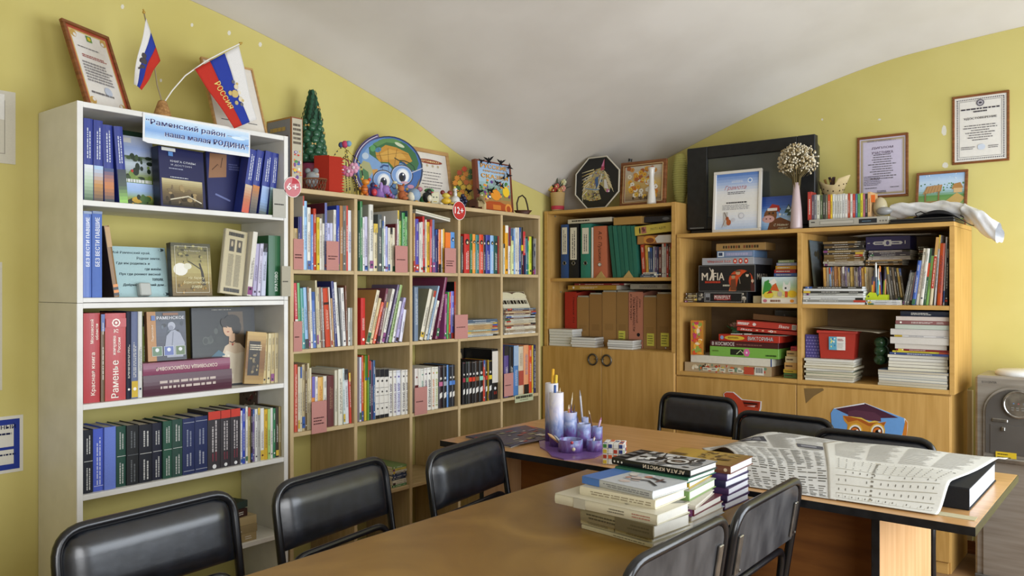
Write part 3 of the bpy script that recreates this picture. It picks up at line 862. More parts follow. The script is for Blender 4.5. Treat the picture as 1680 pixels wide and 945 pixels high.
shelf_row(L, A_, z1, [(672,686,290,'#2c4a38'), (687,709,212,'#2f7a40'), (711,726,350,'#dcdcda'), (728,752,345,'#c6c2da'), (753,770,240,'#b6b4a8'), (771,803,240,'#d6d4ca'), (805,838,405,'#d2c49a'), (840,876,325,'#565c5c'),
   (878,892,380,'#7a9484'), (893,906,340,'#dcdad6'), (907,925,430,'#a4aade'), (927,946,440,'#dddacf'), (948,967,440,'#d8d0b4'), (968,990,440,'#d2cab0'), (991,1008,405,'#6a2028'), (1009,1022,290,'#e0ded6',{'D':.27,'cov':'#e0ded6'}), (1023,1042,295,'#a6c65e'), (1043,1076,310,'#2b863e',{'spec':[('dash',.25,.9,'#e8f0dc')]}), (1077,1095,345,'#8abf7e'), (1096,1118,295,'#4c6678')], top+c2)
shelf_row(L, A_, z1, [(1147,1163,315,'#ae884e'), (1166,1193,355,'#544aa4',{'lean':6}), (1196,1212,395,'#dfddd4'), (1213,1229,390,'#d2d0c8'), (1230,1246,335,'#c22e2e',{'lean':-18}), (1249,1260,370,'#dedbd0'), (1262,1288,390,'#cca42e'), (1289,1308,360,'#c84646',{'lean':-22}),
   (1312,1334,362,'#6676a0',{'lean':-14}), (1336,1350,455,'#3a3a72'), (1351,1363,450,'#4a2a5a'), (1365,1386,455,'#de7420',{'spec':[('band',0,.2,'#20201c'),('dash',.3,.8,'#402010')]}), (1387,1400,455,'#e2e0d6'), (1401,1416,450,'#d4a424'), (1418,1465,480,'#e67a2c',{'spec':[('band',0,1,'#e8e2d6'),('band',.5,1,'#e67a2c')]}), (1467,1503,478,'#5a92d2',{'spec':[('disc',.82,'#26406a','#d8d8d0'),('dash',.15,.6,'#f0f0f0')]}), (1505,1538,490,'#58a03e',{'spec':[('disc',.82,'#2a4a20','#d8d0a0'),('dash',.1,.55,'#f0f4e8')]})], top+c3)
ser = lambda bg='#2a2420': [('disc', .80, bg, '#d8c8a0'), ('dash', .10, .60, '#f2efe4')]
shelf_row(L, D1, z1, [(681,702,475,'#24342c',{'spec':ser()}), (705,776,448,'#be2e26',{'spec':ser()}), (778,809,448,'#2a6a3a',{'spec':ser()}), (811,844,450,'#e6963a',{'spec':ser()}), (846,886,458,'#2d7876',{'spec':ser()}), (888,934,455,'#d64626',{'spec':ser()}), (935,956,470,'#1c1c1e',{'spec':ser('#d8d4c8')}), (958,1012,460,'#3a3f92',{'spec':ser()}), (1013,1053,465,'#8eb6e0',{'spec':ser()}), (1055,1098,470,'#1f4f48',{'spec':ser()}), (1099,1136,472,'#cf4646',{'spec':ser()})], top+c4, hard=True)
shelf_row(L, D1, z1, [(1165,1180,560,'#cfd4c4'), (1182,1217,350,'#de9e20'), (1220,1244,370,'#ded6d0',{'spec':[('band',.6,1,'#7a2a3a'),('dash',.1,.5,'#404040')]}), (1246,1281,470,'#d8e0a0'), (1282,1300,385,'#84a6d0'), (1301,1322,375,'#dedcd2'), (1323,1345,375,'#d4d0c4'), (1346,1361,375,'#284e9e'), (1363,1390,370,'#1a1a1c',{'spec':[('band',.5,.62,'#d8c030'),('dash',.2,.45,'#e8e8e8')]}), (1391,1418,420,'#c23030',{'spec':[('band',0,.45,'#1c2040'),('dash',.5,.9,'#f0e0d0')]}), (1420,1440,500,'#3a6a88'), (1441,1455,480,'#3e8a5c'), (1457,1489,478,'#c6ce3e'), (1490,1507,475,'#202020'), (1509,1530,560,'#2c3040'), (1532,1553,500,'#dcdad0')], top+c5)
shelf_row(L, B_, z2, [(135,160,175,'#d05058',{'lean':-18,'spec':[('band',0,.45,'#e8e4dc'),('dash',.5,.9,'#f4e8e0')]}), (162,186,175,'#66ae6e',{'lean':-20}), (190,216,220,'#4c9690',{'lean':-20}), (218,246,212,'#8fb4d8',{'lean':-20}), (248,262,212,'#8a6a50',{'lean':-16}), (264,284,220,'#dedcd0',{'lean':-16}), (286,312,250,'#5a78bc',{'lean':-16}), (314,334,155,'#c8bd98',{'lean':-28,'D':.26,'cov':'#c8bd98'}), (336,352,215,'#cfc4a8',{'lean':-20}), (354,366,212,'#7a5238',{'lean':-20}), (368,386,215,'#8c8a88',{'lean':-20}),
   (396,436,215,'#c44626',{'lean':-28,'spec':[('band',.72,.76,'#301810'),('dash',.3,.7,'#f0d8c0')]}), (438,452,215,'#dedad0',{'lean':-26}), (454,468,310,'#b8905c',{'lean':-20}), (474,496,160,'#2c3270',{'lean':-42,'spec':[('dash',.2,.9,'#e8e8f0')]}), (498,522,168,'#dfddd4',{'lean':-36}), (524,542,220,'#74767a',{'lean':-26}), (544,570,215,'#e0deda',{'lean':-24}), (572,582,200,'#7a4a30',{'lean':-14}), (585,604,395,'#d6d6ce'), (606,625,395,'#c9ccc8'), (627,646,400,'#d8d8d4')], mid+c1)
shelf_row(L, B_, z2, [(696,733,310,'#c42e28'), (738,766,240,'#dcd2b8',{'lean':94,'cov':'#c09658','D':.25,'adj':'leaning'}), (770,792,310,'#d6c498',{'lean':82}), (796,818,345,'#dc5c34',{'lean':78}), (832,852,225,'#7c4656',{'lean':92,'cov':'#7c4656','D':.25}), (854,868,345,'#d8d0c2',{'lean':62}), (870,892,230,'#e2ded4',{'lean':98}), (908,926,195,'#6c5e80',{'lean':104}), (934,958,195,'#92ac6a',{'lean':98,'spec':[('dash',.1,.9,'#1c1c20')]}), (962,982,335,'#dddad8',{'lean':66}), (990,1012,305,'#b4acd6',{'lean':74}), (1026,1050,405,'#d9d7e4',{'lean':58}), (1112,1130,185,'#2a2272',{'D':.25,'cov':'#2a2272'})], mid+c2)
shelf_row(L, B_, z2, [(1157,1190,215,'#76869a',{'spec':[('dash',.3,.9,'#e4e8ea')]}), (1198,1228,230,'#ddd6c2',{'lean':86,'cov':'#8c8a72','D':.25,'adj':'leaning'}), (1240,1260,245,'#d8d2c0',{'lean':84}), (1264,1278,205,'#9cb4cc',{'lean':104,'cov':'#9cb4cc'}), (1284,1304,330,'#dedad2',{'lean':66}), (1336,1358,130,'#7e3656',{'lean':112,'D':.26,'cov':'#7e3656'}), (1412,1430,270,'#9c4e86',{'lean':14}), (1434,1448,255,'#5cae5c',{'lean':10}), (1452,1464,255,'#d84e28',{'lean':6}), (1472,1498,252,'#6666c0'), (1500,1518,170,'#c43e20',{'D':.24,'cov':'#181a1c'}), (1521,1538,185,'#9a9a9c')], mid+c3)
shelf_row(L, C_, z3, [(122,149,200,'#c44e36',{'spec':[('dash',.1,.9,'#f0e0d0')]}), (151,168,220,'#d9d2bc'), (169,187,222,'#d2c9ae'), (188,213,200,'#b4a47c'), (214,231,205,'#6c5a3e'), (232,250,190,'#cabd98',{'cov':'#cabd98'}), (252,269,230,'#d8ceb0'), (272,297,305,'#d98a38',{'spec':[('band',.6,1,'#6c66b4'),('dash',.2,.5,'#f0e8d8')]}), (299,324,305,'#dfdcda'), (326,370,310,'#dcae5c',{'spec':[('dash',.3,.85,'#b04a20')]}), (372,402,300,'#dcd8ca'), (408,462,295,'#643434',{'spec':[('dash',.35,.8,'#a88868')]}),
   (470,492,250,'#d2cdb8',{'cov':'#d2cdb8'}), (494,540,240,'#dddac8',{'spec':[('dash',.2,.85,'#303030')]}), (546,562,230,'#c9d8d4',{'lean':-10}), (564,594,235,'#d6d8da',{'lean':-26}), (598,616,270,'#c83c2c',{'lean':-30}), (622,648,190,'#d2402e',{'lean':-46,'D':.24,'cov':'#d2402e'})], low+c1)
pm = lambda ink: [('text', 'Я ПОЗНАЮ МИР', .07, .72, ink, .02, .55), ('dot', .86, .6, ink), ('line', .96, '#888888')]
enc = [('band', 0, .07, '#16161a'), ('band', .84, 1, '#16161a'), ('line', .30, '#404040'), ('line', .46, '#404040'), ('line', .62, '#404040'), ('dot', .2, .5, '#303030'), ('dot', .54, .5, '#303030'), ('dot', .76, .6, '#303030')]
shelf_row(L, C_, z3, [(683,700,138,'#c8d0e0'), (702,716,122,'#cc4a2a'), (717,728,186,'#d8b030'), (729,744,125,'#d2b838',{'spec':[('band',.62,.66,'#3060a0'),('band',.66,1,'#40803a')]}), (745,763,120,'#78a83c',{'spec':[('band',.62,.66,'#3070b0'),('band',.66,1,'#c03a28')]}), (765,781,168,'#2c5444'), (783,797,175,'#5a3a5a'), (799,818,165,'#2c5888'),
   (820,857,240,'#dad6cc',{'spec':enc}), (858,896,240,'#dad6cc',{'spec':enc}), (897,934,240,'#dad6cc',{'spec':enc}), (936,966,255,'#e0ddd4',{'spec':pm('#3a2448')}), (967,1001,252,'#e0ddd4',{'spec':pm('#5a3a86')}), (1003,1036,250,'#d9dce6',{'spec':pm('#5a4a96')}), (1040,1077,248,'#e2dfd6',{'spec':pm('#302434')}), (1080,1117,244,'#e2dfd6',{'spec':pm('#242028')})], low+c2, hard=True)
bl = lambda c, t: [('tagbox', .22, .34, '#e2dfd8'), ('band', .52, .62, c), ('dot', .70, .8, '#d8d4cc'), ('line', .97, t)]
shelf_row(L, C_, z3, [(1160,1190,235,'#d8d0c8',{'spec':[('band',.5,.62,'#5a1c20'),('dot',.8,.6,'#702020')]}), (1191,1211,235,'#dcd8ce'), (1212,1236,236,'#dcdcd2',{'spec':pm('#4a8a7a')}), (1240,1268,230,'#e0dcd4',{'spec':pm('#4a2a5a')}), (1269,1300,226,'#e2dfd6',{'spec':pm('#201c24')}), (1301,1330,222,'#e2dfd2',{'spec':pm('#d87a2a')}), (1331,1362,220,'#e0ded0',{'spec':pm('#a0b04a')}),
   (1365,1398,212,'#2e2226',{'spec':bl('#c06a90','#8a6a70')}), (1399,1434,208,'#1e1e20',{'spec':bl('#9aa0a4','#888888')}), (1435,1449,204,'#5a8ac8'), (1450,1478,204,'#1c1e26',{'spec':bl('#5a8ad0','#5a8ac8')}), (1479,1504,202,'#1e2026',{'spec':bl('#4a78c0','#405070')}), (1506,1546,198,'#1e1c1a',{'spec':bl('#d8b82a','#c8a82a')})], low+c3, hard=True)
shelf_row(L, D3, z3, [(694,724,308,'#1e1a1a',{'spec':bl('#9a3040','#a06060')}), (726,760,304,'#1c1e1c',{'spec':bl('#5a8a5a','#608060')}), (762,800,302,'#1e1a1a',{'spec':bl('#d8402a','#706050')}), (802,836,300,'#1e1a18',{'spec':bl('#d0442a','#b0a090')}), (838,882,296,'#241c18',{'spec':bl('#8a5a3a','#604030')}), (884,930,290,'#1c1e1e',{'spec':bl('#8ad0b8','#a0b0a0')}), (932,952,288,'#c8402a'), (953,980,288,'#1c1a1a',{'spec':bl('#c03a30','#c04a30')}), (981,994,284,'#d8b830'), (995,1029,284,'#1c1a18',{'spec':bl('#d8c02a','#d0b83a')}),
   (1031,1108,160,'#141416',{'spec':[('band',.33,.96,'#d8d2c8'),('dot',.22,.5,'#e0e0e0'),('dash',.1,.16,'#c03020')],'D':.22,'label':'tall black boxed book with pale art, third row second cell from corner cabinet'})], low+c4, hard=True)
shelf_row(L, D3, z3, [(1173,1225,125,'#5a4a84'), (1228,1278,135,'#1a1a1c'), (1280,1336,120,'#4c7ab0',{'spec':[('band',.6,1,'#9ab0c8'),('dash',.2,.55,'#e0e8f0')]}), (1338,1394,130,'#cdbfa4',{'spec':[('band',.2,.5,'#a84a3a'),('dash',.6,.9,'#7a6a5a')]}), (1396,1454,115,'#e09a6c',{'spec':[('band',.0,.2,'#20201c'),('dash',.4,.9,'#5a7ab0')]}), (1456,1488,118,'#cf4a26'), (1490,1507,116,'#d8b840'), (1509,1540,110,'#22244e',{'spec':[('dash',.1,.95,'#e8e4d8')]})], low+c5, hard=True)
for crop, a, b, c, d, w, where, zb in (
 (A_,115,200,535,800,2,'in front of navy book, top row '+c1,z1), (A_,398,505,555,805,2,'in front of lavender booklets, top row '+c1,z1), (A_,990,1096,595,825,1,'top row '+c2,z1), (A_,1417,1513,615,830,3,'in front of orange book, top row '+c3,z1),
 (B_,115,188,510,770,1,'second row '+c1,z2), (B_,1503,1615,453,660,1,'overlapping the divider, second row middle column',z2), (C_,270,400,515,790,3,'hanging over the shelf edge, third row '+c1,z3), (C_,1157,1265,395,630,1,'in front of white books, third row '+c3,z3), (D3,1170,1275,437,700,1,'in front of purple book, third row '+c5,z3)):
 pink_card(L, crop, a, b, c, d, ['x']*w, where, zb)
# piles lying in the cells
mg = ['#c8c4b0', '#a8b0b8', '#d8d0b8', '#8a9a8a', '#c8b088', '#b8c0c4', '#9a8a70', '#dcd8cc', '#7a8a98', '#c0b8a0', '#6a4a3a', '#d0c8a0', '#5a6a7a', '#b89868']
def pile_items(x0, x1, y0, y1, n, slope=0, jit=6, cols=mg, rnd=random.Random(3)):
 out = []; h = (y0-y1)/n
 for i in range(n):
  a = rnd.uniform(0, jit); b = rnd.uniform(0, jit)
  out.append((x0+a, x1-b, y0-h*i, y0-h*(i+1), rnd.choice(cols)))
 return out
flat_pile(L, D2, pile_items(700, 1125, 790, 606, 10, jit=14), mid+c4, zb=z2, D=.22)
flat_pile(L, D2, pile_items(1172, 1545, 745, 470, 17, jit=22), mid+c5, zb=z2, D=.21)
# the top one of that pile stands tilted with its cover showing
p = frameM(L, along(L, 660+1352/7, .03), height(L, 660+1352/7, 440+468/7, .03)+.001, .05)
t = thing('magazine', uniq('magazine with open-book cover leaning on top of pile, second row '+c5), 'magazine', p @ RX(-28))
m = MB(); m.box(-.13, .13, 0, .005, 0, .115, '#c9c2a4'); m.build('cover', 'glossy_print', t)
a = Art(); a.rect(-.126, .0, .126, .113, '#5a4636'); a.ell(-.055, .085, .07, .026, '#d6cfae', 14); a.ell(.065, .085, .07, .026, '#d6cfae', 14); a.rect(-.126, .0, .126, .07, '#cfc8ae'); a.dashes(-.13, .03, .13, .058, 1, '#1c1814', RND, .9, .1); a.build('cover_print', 'glossy_print', t, facing(0, -.0004, 0))
M4 = (640, 680, 5.25)
flat_pile(L, M4, pile_items(20, 160, 612, 440, 9, jit=10, cols=['#5a8a5a', '#b84a30', '#3a4a6a', '#d0c060', '#c8c8c0', '#7a9a60', '#d8d4c4']), 'fourth row second cell from white bookcase', zb=z4, D=.2)
flat_pile(L, (400, 720, 5.594), pile_items(1070, 1300, 930, 850, 5, jit=30, cols=['#c8a868', '#a8b0b8', '#d8d0b0', '#8a6a4a', '#6a7a8a']), 'bottom row second cell from white bookcase', zb=B_Z[4], D=.2)
# thin picture books lying aslant on the top row of the middle cell
s0 = along(L, 460+1165/5.25, .03); zz = height(L, 460+1165/5.25, 290+300/5.25, .03)-.008
s1 = along(L, 460+1500/5.25, .03); zz1 = height(L, 460+1500/5.25, 290+400/5.25, .03)
an = math.degrees(math.atan2(zz-zz1, s1-s0)); Ln = math.hypot(zz-zz1, s1-s0)*.88
for i, cc in enumerate(('#d6d2c2', '#4a7a4a')):
 M = frameM(L, s0, zz, .03) @ RY(an) @ T3(0, 0, .006+i*.0105) @ RY(90)
 book(M, .009, .2, Ln, '#dcd8ca' if i == 0 else '#d2ccb4', uniq('%s thin picture book lying aslant over books, top row %s' % (('white', 'green backed')[i], c3)), cc, True, 'none', 'glossy_print', 'picture_book', 'book', 'thin books lying aslant in the middle top cell')
# books standing with covers to the front behind the black series
for i, (xa, xb, cc, hd) in enumerate(((700, 790, '#24262c', '#8a8c86'), (800, 900, '#2c261e', '#a8946a'), (905, 1022, '#b0b078', '#6a2420'))):
 s0, s1 = max(along(L, 660+xa/7, .17), BY[3]+BT/2+.002+.112*i), min(along(L, 660+xb/7, .17), BY[3]+BT/2+.105+.112*i)
 zt = height(L, 660+(xa+xb)/14, 550+(150+i*6)/7, .17)
 t = thing('book', uniq(['dark book with grey portrait', 'dark book with tan portrait', 'olive book with maroon figure'][i]+' standing behind the black series, third row'), 'book', frameM(L, (s0+s1)/2, z3+.0005, .235), 'cover-forward books behind the black series')
 w = s1-s0; h = zt-z3
 m = MB(); m.box(-w/2, w/2, 0, .012, 0, h, cc, .001); m.build('cover', 'glossy_print', t)
 a = Art(); a.ell(0, h*.8, w*.28, h*.14, hd, 14); a.ell(0, h*.84, w*.15, h*.075, '#c0a888', 12); a.rect(-w*.3, h*.5, w*.3, h*.7, hd); a.build('cover_print', 'glossy_print', t, facing(0, -.0003, 0))
# ------------------------------------------------------------------ white bookcase: what stands in it and on it
def quad_thing(name, label, cat, BL, BR, TL, group=None):
 """a flat thing hung or leaned in space by three of its corners; local x right, z up, front looks along -y"""
 BL, BR, TL = Vector(BL), Vector(BR), Vector(TL)
 ex = (BR-BL).normalized(); w = (BR-BL).length
 ez = (TL-BL); ez = (ez-ex*ez.dot(ex)); h = ez.length; ez.normalize(); ey = ez.cross(ex)
 o = (BL+BR)/2
 M = Matrix(((ex.x, ey.x, ez.x, o.x), (ex.y, ey.y, ez.y, o.y), (ex.z, ey.z, ez.z, o.z), (0, 0, 0, 1)))
 return thing(name, uniq(label), cat, M, group), w, h
def picture_frame(r, w, h, fw, fmat, art, depth=.016, fcol='#ffffff', back=True, inner=None):
 for nm, a in (('frame_rail', (-w/2, w/2, 0, fw)), ('frame_rail', (-w/2, w/2, h-fw, h)), ('frame_stile', (-w/2, -w/2+fw, fw, h-fw)), ('frame_stile', (w/2-fw, w/2, fw, h-fw))):
  m = MB(); m.box(a[0], a[1], 0, depth, a[2], a[3], fcol, .002); m.build(nm, fmat, r)
 m = MB(); m.box(-w/2+fw, w/2-fw, depth*.45, depth*.9, fw, h-fw, '#d8d2c4'); m.build('mount', 'paper', r)
 art.build('picture', 'glossy_print', r, facing(0, depth*.45-.0003, 0))
def certificate(w, h, fw, title, bg='#e2dfd8', tcol='#4a3030', edge=None, rows=7, emblem=None, seal=True, tsize=.05, ty=.72, rnd=random.Random(5), squeeze=.6):
 a = Art(); x, y = w/2-fw, h
 a.rect(-x, fw, x, h-fw, bg)
 if edge:
  a.frame(-x+.006, fw+.006, x-.006, h-fw-.006, .010, edge); a.frame(-x+.018, fw+.018, x-.018, h-fw-.018, .0015, edge)
 if emblem: a.ell(0, h*.86, w*.06, w*.06, emblem, 16); a.ell(0, h*.86, w*.038, w*.038, '#d8d8d0', 14); a.ell(0, h*.86, w*.02, w*.028, emblem, 10)
 if title:
  for i, t in enumerate(title if isinstance(title, list) else [title]):
   a.text(t, 0, h*(ty-.075*i), h*tsize, tcol, w=w*squeeze, bold=.01)
 for i in range(rows):
  k = rnd.uniform(.5, .9)*(x-.03)
  yy = h*(ty-.13-.05*i) if rows < 9 else h*(ty-.11-.038*i)
  a.dashes(-k, yy-h*.008, k, yy+h*.008, 1, '#5a5658', rnd, .8, .05)
 a.dashes(-x+.03, h*.155, -x*.2, h*.17, 1, '#5a5a60', rnd, .8, .1); a.dashes(x*.35, h*.155, x-.03, h*.17, 1, '#5a5a60', rnd, .8, .1)
 if seal: a.ell(x*.1, h*.17, w*.06, w*.06, '#b8c4d8', 16); a.ell(x*.1, h*.17, w*.045, w*.045, '#d8dce2', 16)
 return a
def display(pl, crop, x0, x1, yb, yt, inset, name, label, cat='book', yaw=0, tilt=8, zb=None, group=None):
 ox, oy, k = crop
 s0, s1 = along(pl, ox+x0/k, inset), along(pl, ox+x1/k, inset); xm = ox+(x0+x1)/2/k
 z0 = height(pl, xm, oy+yb/k, inset) if zb is None else zb+.0006
 zt = height(pl, xm, oy+yt/k, inset)
 M = frameM(pl, (s0+s1)/2, z0, inset) @ RZ(yaw) @ RX(-tilt)
 return thing(name, uniq(label), cat, M, group), (s1-s0), (zt-z0)
def face_book(r, w, h, Tk, cover, art, spine=None, hard=True, mat='glossy_print', swidth=None):
 """a book standing with its front cover towards the room"""
 c = .0025 if hard else .0008
 Mx = r.matrix_basis; r.location.z += max(0, -Mx[2][1]*Tk)+abs(Mx[2][0])*w/2+.0005      # stand on the lower rear edge
 m = MB(); m.box(-w/2, w/2, 0, c, 0, h, cover, .0006); m.box(-w/2, w/2, Tk-c, Tk, 0, h, cover, .0006)
 m.box(-w/2-.0015, -w/2+c, c*.5, Tk-c*.5, 0, h, spine or cover, .0006); m.build('cover', mat, r)
 m = MB(); m.box(-w/2+c, w/2-.003, c, Tk-c, .003, h-.003, '#d8cfb8'); m.build('pages', 'paper', r)
 if art: art.build('cover_print', mat, r, facing(0, -.0003, 0))
w1 = (60, 150, 4); w2 = (110, 320, 4.416); w3 = (110, 480, 4.416); w4 = (110, 640, 4.416)
wl = [(WY0+WT+.001, WY1-WT-.001, z) for z in (W_TOP-.021, W_Z[0]-.021, SEAM-.021, W_Z[2]-.021, W_Z[3]-.021)]
HON = '#2c3a8c'
def honour(a, b, c): return [('pic', .0, .44, a, b, c), ('dash', .52, .93, '#e8ecf4')]
S1 = 'top shelf of white bookcase'; S2 = 'second shelf of white bookcase'; S3 = 'third shelf of white bookcase'; S4 = 'fourth shelf of white bookcase'
def hb(pic): return {'spec': honour(*pic), 'hard': True, 'D': .2, 'mat': 'glossy_print'}
shelf_row(L, w1, W_Z[0], [(312,372,178,HON,{**hb(('#3a5a34','#a8c0a0','#d8dce0')),'label':'blue spine with green meadow photo at far end of '+S1}), (376,437,190,HON,{**hb(('#4a3418','#c08838','#a8c4e4')),'label':'blue spine with autumn lake photo on '+S1}),
  (447,512,205,HON,{**hb(('#20242c','#c87830','#3a4a7a')),'lean':-14,'label':'blue spine with sunset photo on '+S1}), (545,602,215,HON,{**hb(('#8ac048','#3a4a3a','#28303c')),'lean':-52,'D':.07,'label':'blue spine with lime green foot leaning on '+S1})], S1, inset=.03, lim=wl[0])
shelf_row(L, w1, W_Z[0], [(1342,1390,375,HON,{**hb(('#c84a2a','#b86a40','#c8b090')),'lean':62,'D':.06,'label':'leaning blue spine with red autumn photo on '+S1}), (1394,1440,380,HON,{**hb(('#3a3a3c','#7a6a5a','#c07838')),'lean':56,'D':.06,'label':'leaning blue spine with brown stones photo on '+S1}),
  (1456,1506,385,HON,{**hb(('#4a5a5a','#8aa8d8','#a0b8e0')),'lean':50,'D':.06,'label':'leaning blue spine with pale sky photo on '+S1}), (1518,1560,398,HON,{**hb(('#5a7a4a','#7a9a8a','#9ac0d0')),'lean':44,'D':.06,'label':'leaning blue spine with green valley photo on '+S1})], S1, inset=.03, lim=wl[0])
r_ = random.Random(11)
r, w, h = display(L, w1, 560, 772, 735, 262, .13, 'book', 'tall dark green album behind the river album, top shelf of white bookcase', tilt=4, zb=W_Z[0])
face_book(r, w, h, .012, '#1f3a26', None)
r, w, h = display(L, w1, 572, 778, 740, 295, .105, 'book', 'album with river landscape cover and pale letters, top shelf of white bookcase', tilt=5, zb=W_Z[0])
a = Art(); a.grad(-w/2, .66*h, w/2, h, ['#b8c4d8', '#8ea0c8', '#c8d0e0']); a.grad(-w/2, .32*h, w/2, .72*h, ['#6a8a3a', '#8a9a58', '#a8b4b8', '#c0ccd4', '#5a6a50']); a.blobs(-w/2, .3*h, w/2, .75*h, ['#2c3a24', '#3f5230', '#7a9448', '#223020'], 26, r_, (.06, .16)); a.grad(-w/2, 0, w/2, .33*h, ['#3a4a24', '#8aa050', '#9ab8e0', '#b0c8f0']); a.blobs(-w/2, 0, w/2, .17*h, ['#2a3a20', '#c8a030', '#4a6a30', '#1f2c1c'], 16, r_, (.2, .5)); a.dashes(-.42*w, .335*h, .42*w, .385*h, 1, '#dfe2dc', r_, .9, .02); a.ell(-.2*w, .5*h, .04*w, .05*w, '#c03028', 8); a.rect(-w*.46, .9*h, -w*.2, .97*h, '#d8d8d4')
face_book(r, w, h, .012, '#41583a', a)
r, w, h = display(L, w1, 808, 1122, 768, 380, .05, 'book', 'navy book with brown battlefield photo on its cover, top shelf of white bookcase', tilt=5, yaw=6, zb=W_Z[0])
a = Art(); a.rect(-w/2, 0, w/2, h, '#1e2250'); a.grad(-w*.46, .02*h, w*.44, .47*h, ['#2a241c', '#5a4c38', '#6a5a40', '#9a8a60', '#c8bc90']); a.blobs(-w*.44, .03*h, w*.42, .4*h, ['#1c1814', '#3a3024', '#7a6a50', '#a08a60'], 22, r_, (.06, .16)); a.line([(-.3*w, .12*h), (.1*w, .2*h), (.4*w, .1*h)], .02*h, '#d0c8b0'); a.text('КНИГА СЛАВЫ', .02*w, .77*h, .035*h, '#dfe2ea', w=.56*w); a.text('И ДОСТОИН', -.02*w, .705*h, .033*h, '#c8ccd8', w=.46*w); a.dashes(-.3*w, .63*h, .1*w, .66*h, 1, '#9aa0b8', r_); a.dashes(-.28*w, .49*h, .2*w, .51*h, 1, '#d8dce4', r_); a.rect(-.44*w, .93*h, -.14*w, .985*h, '#e0e0da'); a.rect(-.3*w, .85*h, -.2*w, .92*h, '#5a8ac8')
face_book(r, w, h, .045, '#1c2050', a, '#14162e')
r, w, h = display(L, w1, 1136, 1362, 795, 405, .10, 'book', 'plain navy book with a brown picture card, top shelf of white bookcase', tilt=6, yaw=-6, zb=W_Z[0])
a = Art(); a.rect(-w/2, 0, w/2, h, '#20265c'); a.poly([(-.46*w, .56*h), (.02*w, .6*h), (.06*w, .98*h), (-.4*w, .98*h)], '#9a7050'); a.line([(-.36*w, .7*h), (-.2*w, .8*h), (-.12*w, .75*h), (-.06*w, .92*h)], .02*w, '#4a2c1c'); a.dashes(.1*w, .72*h, .4*w, .84*h, 3, '#5a6090', r_); a.line([(-.3*w, .3*h), (.1*w, .2*h)], .03*h, '#6a74a8')
face_book(r, w, h, .03, '#1c2254', a)
r, w, h = display(L, w1, 1552, 1636, 812, 640, -.004, 'divider_card', 'pale grey card at the end of the top shelf of white bookcase', 'card', zb=W_Z[0]-.01, tilt=0)
m = MB(); m.box(-w/2, w/2, 0, .0012, 0, h, '#b4b2a8'); m.build('leaf', 'paper', r); a = Art(); a.dashes(-w*.4, .42*h, w*.4, .5*h, 1, '#303030', r_); a.build('lettering', 'paper', r, facing(0, -.0002, 0))
# second shelf
bez = lambda n: [('text', 'БЕЗ ВЕСТИ ПАВШИЕ', .36, .93, '#eef0f4', 0, .48), ('text', 'КНИГА '+n, .075, .10, '#eef0f4', 0, .1), ('band', .97, 1, '#8a9ab8')]
shelf_row(L, w2, W_Z[1], [(119,180,118,'#5674bc',{'spec':[('text','БЕЗ ВЕСТИ ПАВШИЕ',.36,.93,'#eef0f4',0,.45),('band',.97,1,'#8a9ab8')],'label':'blue volume with white lettering against the side panel, '+S2}), (184,256,118,'#5674bc',{'spec':[('text','БЕЗ ВЕСТИ ПАВШИЕ',.36,.93,'#eef0f4',0,.45),('band',.97,1,'#8a9ab8')],'label':'blue volume with white lettering beside the brown book, '+S2}),
  (345,382,215,'#8a6a42',{'lean':-76,'D':.19,'cov':'#3a2c20','spec':[('band',.02,.06,'#1c1814'),('band',.06,.1,'#d8862a'),('band',.1,.14,'#1c1814'),('band',.14,.18,'#d8862a'),('band',.7,.98,'#b08a50')],'label':'brown book with orange and black ribbon leaning on '+S2})], S2, inset=.02, D=.2, lim=wl[1])
r, w, h = display(L, w2, 336, 752, 742, 362, .09, 'poem_card', 'pale blue card with a printed poem standing on the second shelf of white bookcase', 'card', tilt=14, zb=W_Z[1])
m = MB(); m.box(-w/2, w/2, 0, .0015, 0, h, '#a9c4c8'); m.build('leaf', 'paper', r)
a = Art(); a.rect(-w/2, 0, w/2, h, '#abc8cc')
for i, (t, x, ww) in enumerate((('Мой Раменский край,', -.12, .68), ('Родная земля,', .18, .42), ('Где мы родились и', -.1, .58), ('где живём,', .24, .3), ('Пух где роняют весной', .0, .72), ('тополя,', .3, .2), ('Добрый наш отчий дом...', .06, .76))):
 a.text(t, x*w, (.875-.107*i)*h, .062*h, '#1c2630', w=ww*w, bold=.01, shear=.15)
for sx, sy in ((.42, .95), (-.42, .06), (.42, .05), (-.45, .95)): a.ell(sx*w, sy*h, .05*w, .03*h, '#3a4a50', 10); a.ell(sx*w*.94, sy*h, .02*w, .025*h, '#abc8cc', 8)
a.build('lettering', 'paper', r, facing(0, -.0002, 0))
m = MB(); m.box(-.1*w, .1*w, -.03, -.002, 0, .05, '#b8bcb8', .004); m.build('stand', 'plastic', r)
r, w, h = display(L, w2, 764, 1056, 742, 352, .06, 'book', 'olive book with a tree photo and white ornamental frame, second shelf of white bookcase', tilt=5, yaw=2, zb=W_Z[1])
a = Art(); a.grad(-w/2, 0, w/2, h, ['#6a5424', '#8a7434', '#b0a468', '#8a8050', '#4a4830']); a.ell(-.28*w, .5*h, .18*w, .12*h, '#e4e2d8', 14); a.ell(-.1*w, .56*h, .1*w, .06*h, '#d8d6c0', 12); a.line([(.3*w, .2*h), (.26*w, .45*h), (.2*w, .62*h)], [.09*w, .06*w, .04*w], '#2a2218'); a.line([(.24*w, .5*h), (.0, .62*h), (-.1*w, .66*h)], .025*w, '#2a2218'); a.blobs(-.45*w, .62*h, .45*w, .98*h, ['#5a5430', '#3a3820', '#8a8450', '#a09858'], 30, r_, (.05, .12)); a.blobs(-.45*w, .03*h, .45*w, .3*h, ['#7a5c20', '#a07c30', '#5a4818'], 14, r_, (.06, .14))
